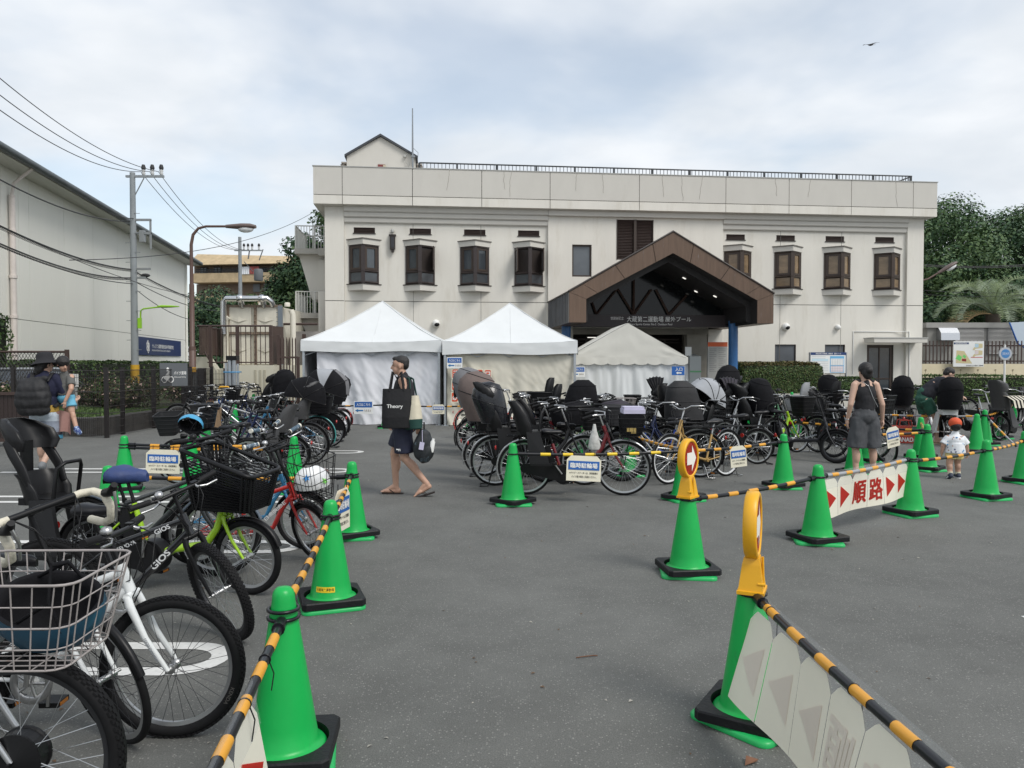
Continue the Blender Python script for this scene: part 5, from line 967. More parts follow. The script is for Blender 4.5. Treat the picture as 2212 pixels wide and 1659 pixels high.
def entry_sign(label,p,w,h,rz=0.0,cat='sign'):
 t=thing('direction_sign',label,cat,p,rz,'blue and white entrance arrow signs');mb=MB();mb.bb(-w/2,w/2,-.004,.004,-h/2,h/2);mb.build('sheet',WH,t);mb=MB();mb.bb(-w*.45,w*.45,-.0075,-.004,0,h*.43);mb.build('header',BLUE,t);mb=MB();add_text(mb,'入口はこちら',w*.72,h*.22,wallM(0,-.010,h*.215),0,.02);mb.build('lettering',LET,t);mb=MB();arrow_poly(mb,-w*.22,-h*.24,w*.42,h*.26,-.0075);mb.build('arrow',ARB,t)
 mb=MB()
 for k in range(4):x=w*(.08+.09*k);mb.ell((x,-.006,-h*.18),(.008,.002,.008),8,5);mb.tube([(x,-.006,-h*.21),(x+.008,-.006,-h*.32)],.007,5)
 mb.build('pictogram',mat('print_brown',(.28,.24,.2),.6),t)
u,v=tz(1243,505);entry_sign('blue headed entrance arrow sign on the cream curtain above the orange posters',P(u,v,19.40),.40,.285)
entry_sign('blue headed entrance arrow sign on the gabled tent, half hidden by a tent leg',P(1249,803,20.85),.38,.28)
bx=thing('entrance_sign','blue entrance sign with white left arrow on the gabled tent wall','sign',P(1465,801,20.82));mb=MB();mb.bb(-.175,.175,-.004,.004,-.12,.12);mb.build('sheet',BLUE,bx);mb=MB();add_text(mb,'入口',.19,.098,wallM(.015,-.008,.042),0,.012);arrow_poly(mb,.015,-.058,.15,.08,-.008);mb.build('lettering',LET,bx)
ex=thing('exit_sign','red sign with white characters behind the handlebars by the hedge','sign',P(1583,854,18));mb=MB();mb.bb(-.26,.26,-.006,.006,-.15,.15);mb.build('sheet',mat('sign_red',(.60,.02,.02),.5),ex);mb=MB();add_text(mb,'出口',.36,.18,wallM(0,-.01,0),0,.03);mb.build('lettering',LET,ex);mb=MB();mb.bb(-.02,.02,.007,.03,-.8,.1);mb.build('post',ALU,ex)
# ================================================================ cones
GRN=mat('cone_green',(.006,.40,.075),.36,var=.12,vs=2.2,spec=.4,bump=.05,bs=12,dirt=((.025,.20,.065),7,.60,.80));GRNB=mat('base_green',(.012,.40,.10),.4,var=.12,vs=5);WGT=mat('weight_black',(.009,.0095,.011),.5,var=.35,vs=7,bump=.15,bs=60,spec=.3)
CZ=.70;CONES={}
def cone_meshes():
 mb=MB();rt=lambda z:.138+(.046-.138)*(z-.06)/.585
 mb.lathe([(.166,.030),(.168,.052),(.160,.060),(.146,.063),(rt(.075),.078)]+[(rt(z),z)for z in(.15,.3,.45,.6)]+[(rt(.645),.645),(.0445,.668),(.039,.684),(.028,.696),(.012,.7),(.001,.7005)],40,0)
 body=mb.mesh('cone_body',[GRN])
 def rrect(a,r,n=5):return[(sx*(a-r)+r*math.cos(R(o_+90*k/n)),sy*(a-r)+r*math.sin(R(o_+90*k/n)))for sx,sy,o_ in((1,1,0),(-1,1,90),(-1,-1,180),(1,-1,270))for k in range(n+1)]
 mb=MB();o1=rrect(.205,.05);mb.loft([[(x,y,z)for x,y in[(p[0]*k,p[1]*k)for p in o1]]for z,k in((.002,1.0),(.018,1.0),(.026,.965),(.03,.9))]);base=mb.mesh('base_plate',[GRNB])
 def ringed(z0,z1):
  m=MB();n=48;sq=[];ci=[]
  for k in range(n):
   a=2*PI*(k+.5)/n;c,s=math.cos(a),math.sin(a);q=.203/max(abs(c),abs(s));q=min(q,.272);sq.append((c*q,s*q));ci.append((c*.178,s*.178))
  k1=1.0;L=[[(x,y,z0)for x,y in ci],[(x,y,z0)for x,y in sq],[(x,y,z1-.008)for x,y in sq],[(x*.975,y*.975,z1)for x,y in sq],[(x,y,z1)for x,y in ci],[(x,y,z0)for x,y in ci]]
  m.loft(L,0,caps=False,sm=False);return m.mesh('weight',[WGT])
 return body,base,ringed(.031,.076)
CB,CBASE,CWT=cone_meshes()
def cone(key,u,v,label,rb=None,rw=None,at=None):
 p=G(u,v,CZ)if at is None else Vector((*at,0));t=thing('traffic_cone','green traffic cone '+label,'traffic cone',(p.x,p.y,0),random.uniform(0,6)if rb is None else R(rb),'green cones of the queue lanes')
 link('cone_body',CB,t,Matrix.Rotation(random.uniform(-.012,.012),4,'X'));link('base_plate',CBASE,t);wgt=link('weight',CWT,t,Matrix.Rotation(R(random.uniform(4,40)if rw is None else rw),4,'Z'));CONES[key]=t;return t
for c in(('C1',612,1268,'nearest of the left lane, beside the white forked mountain bike',12,-6),('C2',714,1080,'with a yellow sticker, second in the left lane',20,0),('C3',760,997,'third in the left lane, right of the white helmet with stars',10,22),('C4',268,941,'holding the left end of the doubled bars',14,10),('C5',232,1006,'peeping over the blue cloth saddle',0,5),('C6',414,942,'directly behind the hanging temporary parking sign',8,14),('C7',635,942,'at the right end of the doubled bars, behind the checkered grips',25,10),('L1',441,879,'below the pale blue hanging helmet',3,9),('L2',506,872,'behind the black saddle with rivets',0,10),('L3',548,851,'farthest left, among small bicycles by the plinth'),('L4',835,864,'in front of the bluish white curtain behind the walking man',0,0),('L5',655,864,'in front of the leftmost tent leg, behind the covered child seats'),('L6',1018,866,'in front of the cream curtain behind the brown rain cover'),('R1',1108,957,'beside the rear wheel of the dark red bicycle',5,42),('R2',1477,952,'behind the front arrow sign, under two crossing bars',18,33),('R3',1486,1042,'carrying the frontal arrow sign',-8,14),('R4',1625,1222,'carrying the edge-on arrow sign, nearest on the right',40,18),('R5',1767,1003,'at the left end of the red arrow banner',-12,30),('R6',1968,970,'at the right end of the red arrow banner',16,8),('R7',2132,950,'in front of the toddler with the red cap',12,15),('R8',1693,937,'in front of the long black cargo bicycle',-6,34),('R9',2004,916,'holding the bar with a small sign, left of the toddler',16,28),('R10',1990,901,'tied by a yellow cord to the cone in front'),('R11',2110,894,'just behind the head of the toddler'),('R12',2128,885,'with a fallen bar leaning on it',0,8),('R13',2160,877,'before the black quilted child seat with striped cloth',14,20),('R14',2193,860,'far back before the pushchair style basket',10,10),('R15',2214,931,'cut by the frame edge, right of the toddler',10,25),('R16',0,0,'standing between the legs of the woman in grey culottes',8,30,(4.98,11.0)),('R17',1358,922,'seen through the front wheel of the dark red bicycle',4,20),('R18',1262,905,'hidden among the middle bicycles behind the black frame'),('R19',1711,847,'far back at the planter kerb, left of the doubled far bars'),('R20',1762,851,'far back at the right end of the doubled far bars'),('R22',1874,905,'behind the woman in grey culottes'),('R23',1618,887,'hidden behind the rear of the long black cargo bicycle'),('R24',1722,874,'behind the battery of the long black cargo bicycle')):cone(*c)
t=CONES['C2'];mb=MB();n=6;a0=-PI/2-R(34)-t.rotation_euler.z
rr=lambda z:.138+(.046-.138)*(z-.06)/.585+.0012
mb.add([(rr(z)*math.cos(a0+i*.17),rr(z)*math.sin(a0+i*.17),z)for z in(.115,.15)for i in range(n+1)],[(i,i+1,n+2+i,n+1+i)for i in range(n)]);st=mb.build('sticker',mat('sticker_yellow',(.78,.56,.02),.5),t);mb=MB();co,fs,lo,hi=text_mesh('大蔵第二運動場',0.0);W_=n*.17
mb.add([((rr(.132)+.001)*math.cos(a0+.05+(p[0]-lo[0])/(hi[0]-lo[0])*(W_-.1)),(rr(.132)+.001)*math.sin(a0+.05+(p[0]-lo[0])/(hi[0]-lo[0])*(W_-.1)),.121+(p[1]-lo[1])/(hi[1]-lo[1])*.023)for p in co],fs);mb.build('lettering',BLKT,st)
mb=MB()
for key,z in(('C1',.57),):pass
# ================================================================ bars
YB=mat('band_amber',(.70,.33,.03),.4,var=.12,vs=9,dirt=((.40,.22,.06),14,.62,.8));YB2=mat('band_yellow',(.80,.55,.02),.4,var=.1,vs=9);BARK_=mat('bar_black',(.007,.0075,.010),.3,var=.2,vs=6,spec=.4);CLEAR=mat('bar_clear',(.30,.31,.33),.25,spec=.6)
rm=MB();rm.tube([(.060*math.cos(a),.060*math.sin(a),0)for a in[2*PI*k/24 for k in range(24)]],.008,6,close=True);RING=rm.mesh('ring',[BARK_])
def barrier(a,b,label,za=.578,zb=.578,band=YB,body=BARK_,sp=.262,ph=.0,r=.0175,dz=0.0):
 pa=CONES[a].location+Vector((0,0,za+dz))if isinstance(a,str)else Vector(a);pb=CONES[b].location+Vector((0,0,zb+dz))if isinstance(b,str)else Vector(b)
 t=thing('barrier_bar',label,'barrier bar',pa,0,'black and amber striped bars');d=pb-pa;L=d.length;d.normalize();o=Vector((0,0,0))
 ends=[.058 if isinstance(a,str)else 0,L-(.058 if isinstance(b,str)else 0)];sag=.012*L;f=lambda s:d*s-Vector((0,0,sag*4*(s/L)*(1-s/L)))
 mb=MB();mb.tube([f(ends[0]+(ends[1]-ends[0])*i/12)for i in range(13)],r,12);mb.build('pole',body,t);s=ends[0]+.16+ph
 while s+.12<ends[1]-.10:
  mb=MB();mb.tube([f(s+.118*i/3)for i in range(4)],r+.0012,12,caps=False);mb.build('band',band,t);s+=sp
 mb=MB()
 for e,sg in((ends[0],1),(ends[1],-1)):mb.tube([f(e),f(e+sg*.075)],r+.006,10);mb.lathe([(r+.009,0),(r+.009,.012)],10,0,Matrix.Translation(f(e+sg*.07))@d.to_track_quat('Z','Y').to_matrix().to_4x4())
 mb.build('sleeve',BARK_,t)
 if isinstance(a,str):link('ring',RING,t)
 if isinstance(b,str):link('ring',RING,t,Matrix.Translation(pb-pa))
 return t,f,L
near1=(-.655,1.15,.60)
b1=barrier('C1',near1,'striped bar running from the nearest left cone out of the picture',zb=.58)
barrier('C1','C2','striped bar between the nearest left cone and the stickered cone',za=.612,zb=.60);barrier('C2','C3','striped bar between the stickered cone and the third left cone',za=.58,zb=.585)
barrier('C3',(-3.56,6.85,.585),'striped bar from the third left cone passing behind the big black basket',za=.56)
barrier('C4','C7','upper of the doubled bars behind the big black basket',za=.592,zb=.592,ph=.12);barrier('C4','C7','lower of the doubled bars behind the big black basket',za=.552,zb=.552,ph=.12);
barrier('L5','L4','striped bar before the bluish white curtain, left of the walking man',ph=.05);barrier('L4','L6','striped bar before the curtains, right of the walking man',ph=.05)
bR12=barrier('R1','R2','black and yellow bar in front of the dark red bicycle',band=YB2,body=BARK_,ph=.1);barrier('R17','R2','transparent bar with amber bands by the basket of the dark red bicycle',body=CLEAR,sp=.17,dz=.02);bR28=barrier('R2','R8','striped bar in front of the gold bicycle',dz=.0,zb=.60)
barrier('R3','R5','striped bar from the frontal arrow sign to the banner',za=.57,zb=.585);bR56=barrier('R5','R6','bar carrying the red arrow banner',za=.59,zb=.60,body=CLEAR,ph=.02);barrier('R6','R7','striped bar from the banner to the cone before the toddler',za=.575);barrier('R7','R15','striped bar leading to the right frame edge',ph=.02,sp=.2)
near4=(1.11,1.42,.60);b4=barrier('R4',near4,'striped bar from the edge-on arrow sign out of the picture',ph=-.02)
bR916=barrier('R16','R9','striped bar carrying a small sign beside the woman');barrier('R22','R9','upper striped bar meeting the cone left of the toddler',zb=.605);barrier('R23','R22','striped bar behind the long black cargo bicycle')
barrier('R12',(7.4,15.6,.57),'striped bar passing behind the white child seat bicycle',body=CLEAR);barrier('R12','R13','short striped bar before the striped cloth',dz=.01,sp=.2);barrier('R12',G(2196,968)+Vector((0,0,.03)),'fallen striped bar leaning from a cone down to the asphalt',za=.6,body=CLEAR,sp=.2);barrier('R13','R14','striped bar far back by the pushchair style basket',body=CLEAR,dz=.02);barrier('R14',(15.4,20.4,.57),'striped bar at the far right leaving the picture')
barrier('R19','R20','upper of the doubled far bars before the clipped hedge',za=.6,zb=.6);barrier('R19','R20','lower of the doubled far bars before the clipped hedge',za=.55,zb=.55);barrier('R20',(11.6,22.3,.57),'far striped bar right of the doubled far bars')
mb=MB();a,b=CONES['R9'].location,CONES['R10'].location;d=b-a;pts=[Vector((d.x*i/10,d.y*i/10,-.06*math.sin(PI*i/10)))for i in range(11)];mb.tube(pts,.022,6);o=mb.build('safety_cord',mat('cord_yellow',(.55,.45,.04),.6,dirt=((.02,.02,.02),30,.48,.5)));o.location=a+Vector((0,0,.6));tag(o,'yellow and black cord tied between two cones left of the toddler','cord')
for bt,ss in((b1,(.22,.40,.66,.83)),(b4,(.12,.5))):
 t,f,L=bt
 for s in ss:
  mb=MB();c=f(L*s);d=(f(L*s+.01)-c).normalized();x=d.orthogonal().normalized();y=d.cross(x);mb.tube([c+(x*math.cos(a)+y*math.sin(a))*.0195 for a in[2*PI*k/14 for k in range(14)]],.0028,5,close=True);mb.tube([c+Vector((.018,0,-.012)),c+Vector((.03,.005,-.05)),c+Vector((.024,-.006,-.10-.03*s))],.0024,5);mb.build('cable_tie',BARK_,t)
# ================================================================ hanging signs on the bars
def chamf(w,h,c):return[(-w/2,-h/2),(w/2,-h/2),(w/2,h/2-c),(w/2-c,h/2),(-w/2+c,h/2),(-w/2,h/2-c)]
def park_sign(label,p,w,h,rz,tilt=0.0,lean=0.0):
 t=thing('hanging_sign',label,'sign',p,rz,'temporary bicycle parking signs');T=Matrix.Rotation(tilt,4,'Y')@Matrix.Rotation(lean,4,'X');X=Matrix(((1,0,0,0),(0,0,-1,0),(0,1,0,0),(0,0,0,1)))
 mb=MB();mb.prism(chamf(w,h,h*.17),-.002,.002,0,T@X);mb.build('sheet',CREAMS,t);mb=MB();mb.bb(-w*.45,w*.45,-.0065,-.003,-h*.06,h*.29,M=T);mb.build('header',BLUE,t);mb=MB();add_text(mb,'臨時駐輪場',w*.78,h*.2,T@wallM(0,-.009,h*.115),0,.03);mb.build('lettering',LET,t);mb=MB();add_text(mb,'※バイク・スクーターは、体育館横の',w*.82,h*.09,T@wallM(0,-.0055,-h*.18),0,.015);add_text(mb,'バイク置き場をご利用ください。',w*.72,h*.09,T@wallM(w*.01,-.0055,-h*.33),0,.015);mb.build('lettering',BLKT,t)
 mb=MB()
 for x in(-w*.3,w*.3):mb.tube([(x,0,h*.5),(x,0,h*.5+.05)],.004,4,M=T)
 mb.build('tie',BLKT,t)
def on_bar(bt,s):t,f,L=bt;return t.location+f(L*s)
p=P(1261,1012,8.72);park_sign('temporary bicycle parking sign hung in front of the dark red bicycle',p,.40,.29,R(3),R(3),R(-6))
p=P(352,997,9.5);park_sign('temporary bicycle parking sign hung below the doubled bars at left',p,.42,.30,R(2),R(2))
p=P(1595,986,9.3);park_sign('temporary bicycle parking sign hung beside the rear wheel of the gold bicycle',p,.22,.26,R(14),R(-5));
p=P(1929,944,10.8);park_sign('temporary bicycle parking sign hung right of the woman in culottes',p,.25,.29,R(24),R(-9));p=P(947,884,18.4);park_sign('small temporary bicycle parking sign before the gap between the tents',p,.30,.23,0);p=P(742,1052,6.9);park_sign('temporary bicycle parking sign seen almost edge-on beside the third left cone',Vector((-1.38,6.15,.42)),.30,.34,R(80))
entry_sign('blue headed entrance arrow sign hung on the bar left of the walking man',P(785,880,18.1),.46,.31)
FILM=mat('clear_film',(.75,.78,.8),.15,alpha=.16,spec=.6);RED=mat('print_signal_red',(.60,.034,.020),.5,thin=.45);BANN=mat('banner_cream',(.82,.79,.66),.5,var=.03,thin=.12)
def banner(name,label,a,b,n,glyphs,back=False,h=.40,s0=.03,s1=.97,front=-1,wob=.03,shear=.06):
 d=(b-a);L=d.length;dx=d.normalized();n_=Vector((dx.y,-dx.x,0)).normalized();t=thing(name,label,'banner',a);x0,x1=L*s0,L*s1;sw_=(x1-x0)/n;rows=[]
 def pt(x,z,off=0.0):k=(.0-z)/h;return dx*x+Vector((0,0,z))+n_*(off+wob*k*math.sin(x*5.2+1)+shear*k)
 for i in range(n):
  c=x0+sw_*(i+.5);w=sw_*(.992 if i%3 else.97);ch=.05;z1,z0=-.045,-h;seg=14;vs=[];fs=[]
  for k in range(seg+1):
   x=c-w/2+w*k/seg;e=max(0,ch-min(k,seg-k)*w/seg*1.0);zt_=z1-e
   for j in range(9):z=zt_+(z0-zt_)*j/8;vs.append(pt(x,z))
  for k in range(seg):
   for j in range(8):q=k*9+j;fs.append((q,q+9,q+10,q+1))
  mb=MB();mb.add(vs,fs,0,True);sh=mb.build('sheet',BANN,t);g=glyphs[i]
  for side,mt,off in(((1,RED,.004),)+(((-1,mat('print_ghost',(.81,.74,.635),.5,thin=.12),-.0015),)if back else())):
   off=off;mb=MB()
   if g=='>':
    pl=[(-.32,.5),(-.32,-.5),(.36,0)];m=6;tri=[]
    vs=[];fs=[]
    for k in range(m+1):
     u_=-.32+.68*k/m;hh=.5*(1-(u_+.32)/.68)
     for j in(-1,0,1):vs.append(pt(c+u_*w,(z1+z0)/2-.01+j*hh*.2,off))
    for k in range(m):
     for j in range(2):q=k*3+j;fs.append((q,q+3,q+4,q+1))
    mb.add(vs,fs)
   else:
    co,tf,lo,hi=text_mesh(g,0.0);[mb.add([pt(c+((p_[0]-lo[0])/(hi[0]-lo[0])-.5+kx*.025)*w*.80,(z1+z0)/2-.01+((p_[1]-lo[1])/(hi[1]-lo[1])-.5+ky*.02)*.215,off*(1+.08*i_))for p_ in co],tf)for i_,(kx,ky)in enumerate(((-1,-1),(1,-1),(-1,1),(1,1)))]
   mb.build('print',mt,t)
 m=24;mb=MB();mb.add([pt(x0+(x1-x0)*k/m,z,.0045)for k in range(m+1)for z in(.022,-.07,-.13)],[(k*3+j,k*3+3+j,k*3+4+j,k*3+1+j)for k in range(m)for j in range(2)],0,True);mb.build('film',FILM,t)
 return t
banner('arrow_banner','cream banner with red arrows and two red characters hung between two cones',CONES['R5'].location+Vector((0,0,.59)),CONES['R6'].location+Vector((0,0,.60)),6,['>','>','順','路','>','>'],shear=.0)
ca,cb_=CONES['R4'].location+Vector((0,0,.575)),Vector(near4);banner('arrow_banner','cream banner seen from its blank back beside the edge-on arrow sign',cb_,ca,7,['<' if 0 else '>','>','路','順','>','>','>'][::1],back=True,h=.44,shear=-.09,wob=.035)
ca,cb_=CONES['C1'].location+Vector((0,0,.57)),Vector(near1);banner('arrow_banner','pale banner edge hanging below the nearest left bar at the frame bottom',cb_,ca,4,['>','>','>','>'],back=True,h=.40,s0=.0,s1=.66,wob=.02,shear=.05)
# ================================================================ arrow sign heads
AY=mat('arrow_sign_amber',(.78,.40,.012),.4,var=.06,vs=6);AR=mat('arrow_sign_red',(.55,.045,.02),.4);AW=mat('arrow_white',(.82,.80,.74),.45)
def arrow_sign(label,key,a,zb=.585,zc=.885,ry=.152):
 c=CONES[key].location;t=thing('arrow_sign',label,'arrow sign',(c.x,c.y,0),R(a),'round arrow signs on cones');mb=MB()
 mb.loft([[(x*k,y*k,z)for x,y in((-.07,-.055),(.07,-.055),(.07,.055),(-.07,.055))]for z,k in((zb,1.06),(zb+.015,1.06),(zb+.016,.96),(zb+.13,.70),(zb+.16,.58))],sm=False);mb.tube([(0,-.05,zb+.02),(0,-.045,zb+.16)],.006,5);mb.tube([(-.058,-.03,zb+.05),(-.058,-.062,zb+.05)],.008,6);mb.build('socket',AY,t)
 T=Matrix.Translation((0,0,zc))@Matrix.Rotation(PI/2,4,'X');mb=MB();sc=Matrix.Diagonal((.84,1,1,1));mb.lathe([(ry-.015,-.030),(ry,-.024),(ry,.024),(ry-.008,.030),(ry-.022,.030),(ry-.026,.022)],36,0,T@sc,cap=True);mb.build('disc',AY,t)
 for s in(1,-1):
  M_=T@sc if s>0 else Matrix.Rotation(PI,4,'Z')@T@sc;mb=MB();mb.lathe([(ry-.024,.0235),(.0005,.0235)],36,0,M_);mb.build('face',AR,t);mb=MB();q=.098;pl=[(q,0),(.018,.10),(.018,.046),(-.075,.046),(-.075,-.046),(.018,-.046),(.018,-.10)];mb.add([(x,y,.0255)for x,y in pl],[(0,1,6),(2,3,4,5)],0,False,M_);mb.build('arrow',AW,t)
arrow_sign('round amber arrow sign with its white arrow facing the viewer','R3',50);arrow_sign('round amber arrow sign seen almost edge-on, nearest on the right','R4',66)
# ================================================================ bicycles
TYRE=mat('tyre_rubber',(.008,.008,.009),.75,var=.3,vs=18,spec=.25);RIMS=mat('rim_silver',(.46,.47,.48),.32,metal=.9);RIMD=mat('rim_dark',(.045,.046,.05),.35,metal=.5);SPK=mat('spoke_steel',(.42,.43,.44),.35,metal=.9);SPKD=mat('spoke_dark',(.05,.05,.055),.4,metal=.5);STEEL=mat('bike_steel',(.50,.50,.50),.3,metal=.95,var=.1);PLB=mat('bike_plastic',(.007,.007,.008),.4,var=.3,vs=7,spec=.3);SADB=mat('saddle_vinyl',(.008,.008,.010),.36,var=.25,vs=6,spec=.35);FABB=mat('fabric_black',(.010,.010,.012),.85,spec=.15,var=.3,vs=5,bump=.35,bs=14);FABG=mat('fabric_grey',(.165,.165,.175),.8,var=.12,vs=5,bump=.3,bs=14);FABP=mat('fabric_pale_grey',(.33,.345,.37),.8,var=.1,vs=5,bump=.3,bs=14);FABT=mat('fabric_taupe',(.15,.115,.105),.85,var=.15,vs=5,bump=.35,bs=14);FABN=mat('fabric_purple_grey',(.030,.025,.036),.8,var=.2,vs=6,bump=.4,bs=12);SEATG=mat('seat_grey',(.055,.055,.057),.5,var=.15,vs=5);SEATB=mat('seat_black',(.009,.009,.010),.4,var=.25,vs=5,spec=.3);REDL=mat('reflector_red',(.42,.015,.012),.2,spec=.8);LAMPG=mat('lamp_glass',(.6,.62,.63),.15,spec=.8);WIREB=mat('wire_basket_black',(.008,.008,.009),.4,spec=.3);WIREG=mat('wire_basket_grey',(.33,.30,.29),.5,var=.2,vs=14,dirt=((.14,.06,.035),16,.62,.74));CLEARV=mat('clear_vinyl',(.22,.24,.26),.12,alpha=.45,spec=.7);GRIP=mat('grip_rubber',(.009,.009,.010),.65,spec=.25)
def paint(n,c,metal=.0):return mat('paint_'+n,c,.28,metal=metal,coat=.5,var=.08,vs=6)
WC={}
def wheel_meshes(r,w,rim,spk,near,hubr=.022,knobs=False):
 key=(r,w,rim.name,spk.name,near,hubr,knobs)
 if key in WC:return WC[key]
 X=Matrix.Rotation(PI/2,4,'X');seg=72 if near else 32;m=MB();rc=r-w*.5
 m.tube([(rc*math.cos(2*PI*k/seg),0,rc*math.sin(2*PI*k/seg))for k in range(seg)],w*.5,10 if near else 6,0,close=True)
 if knobs:
  N=78
  for k in range(N):
   a=2*PI*k/N
   for y,da in((-.36,0),(0,.5),(.36,0),(-.62,.5),(.62,.5)):
    aa=a+da*2*PI/N;rr=rc+w*.5*math.sqrt(max(0,1-y*y))*1.0;m.box((0,0,0),(.016,w*.22,.007),0,Matrix.Rotation(-aa,4,'Y')@Matrix.Translation((0,y*w*.52,0))@Matrix.Rotation(PI/2,4,'Y')@Matrix.Translation((0,0,0))@Matrix.Translation((0,0,rr))if 0 else Matrix.Rotation(-aa,4,'Y')@Matrix.Translation((rr,y*w*.52,0))@Matrix.Rotation(PI/2,4,'Y'))
 ty=m.mesh('wheel',[TYRE]);ri=r-w*.92;m=MB();hw=.011;prof=[(ri-.018,-hw*.6),(ri+.004,-hw),(ri+.004,hw),(ri-.018,hw*.6),(ri-.018,-hw*.6)];m.lathe([(a,b)for a,b in prof],seg,0,X,sm=False,cap=False);rm_=m.mesh('rim',[rim]);m=MB();N=32 if near else 20
 for k in range(N):
  sgn=1 if k%2 else-1;a=2*PI*k/N;b=a+(.75 if(k//2)%2 else-.75)*(.9 if hubr<.05 else.35);h0=Vector((hubr*math.cos(b),sgn*.03,hubr*math.sin(b)));m.tube([h0,((ri-.016)*math.cos(a),0,(ri-.016)*math.sin(a))],.0013 if near else.0017,3,0,caps=False,sm=False)
 m.lathe([(.012,-.05),(.012,-.036),(hubr,-.034),(hubr,-.027),(hubr*.6,-.02),(hubr*.6,.02),(hubr,.027),(hubr,.034),(.012,.036),(.012,.05)]if hubr<.05 else[(.012,-.066),(.03,-.062),(.034,-.050),(hubr*.82,-.046),(hubr*.92,-.036),(hubr,-.034),(hubr,-.026),(hubr*.94,-.022),(hubr*.94,.022),(hubr,.034),(.012,.05)],24,1,X,sm=False);m.lathe([(.006,-.07),(.006,.07)],8,1,X);sp=m.mesh('spoke_set',[spk,STEEL if hubr<.05 else PLB])
 WC[key]=(ty,rm_,sp);return WC[key]
def put_wheel(root,M,r,w,rim,spk,near,hubr=.022,knobs=False):
 ty,rm_,sp=wheel_meshes(r,w,rim,spk,near,hubr,knobs);o=link('wheel',ty,root,M);link('rim',rm_,o);s=link('spoke_set',sp,o);return o
def shell(mb,lv,mi=0,th=.018,n=12,M=None):
 """U-shaped seat shell: lv = (x, z, half width, wing depth)"""
 A,Bk=[],[]
 for x,z,w,d in lv:
  ra=[];rb=[]
  for i in range(n+1):
   t=2*i/n-1;y=w*math.sin(t*PI/2);xx=x+d*abs(t)**2.6;ra.append((xx,y,z));rb.append((xx-th*(1-abs(t)**4*.5),y*(1+th/max(w,.05)*.8),z))
  A.append(ra);Bk.append(rb)
 rings=[a+b[::-1]for a,b in zip(A,Bk)];mb.loft(rings,mi,caps=True,sm=True,M=M)
def oval(x,z,rx,ry,n=16,tilt=0.0,y0=0.0,sq=2.0):
 out=[]
 for k in range(n):
  a=2*PI*k/n;c,s=math.cos(a),math.sin(a);e=2/sq;px=rx*(abs(c)**e)*(1 if c>=0 else-1);py=ry*(abs(s)**e)*(1 if s>=0 else-1);out.append((x+px*math.cos(tilt),y0+py,z+px*math.sin(tilt)))
 return out
def hood(root,pv,rad,hw,a0,a1,mats,n=4,name='canopy',pitch=.965):
 """fan hood: fabric panels stretched between hoop ribs that pivot at both sides"""
 mb=MB();arcs=[];m=14
 for i in range(n*4+1):
  a=a0+(a1-a0)*i/(n*4);k=1-(1-pitch)*math.sin(PI*(i%4)/4);arcs.append([(pv[0]+rad*k*math.sin(PI*j/m)**.75*math.cos(a),hw*math.cos(PI*j/m),pv[1]+rad*k*math.sin(PI*j/m)**.75*math.sin(a))for j in range(m+1)])
 for i in range(n*4):mb.loft([arcs[i],arcs[i+1]],(1 if(len(mats)>1 and n*2<=i<n*3)else 0),closed=False,caps=False)
 for i in range(0,n*4+1,4):mb.tube(arcs[i],.007,5,len(mats))
 return mb.build(name,list(mats)+[PLB],root)
def cover(root,rings,mats,name='rain_cover',window=None):
 mb=MB();mb.loft(rings,0);
 for i in range(0,len(rings),2):mb.tube([Vector(p)for p in rings[i]],.006,4,len(mats)if len(mats)>1 else 0,close=True)
 o=mb.build(name,list(mats)+[PLB],root)
 for v in mb.f:break
 return o
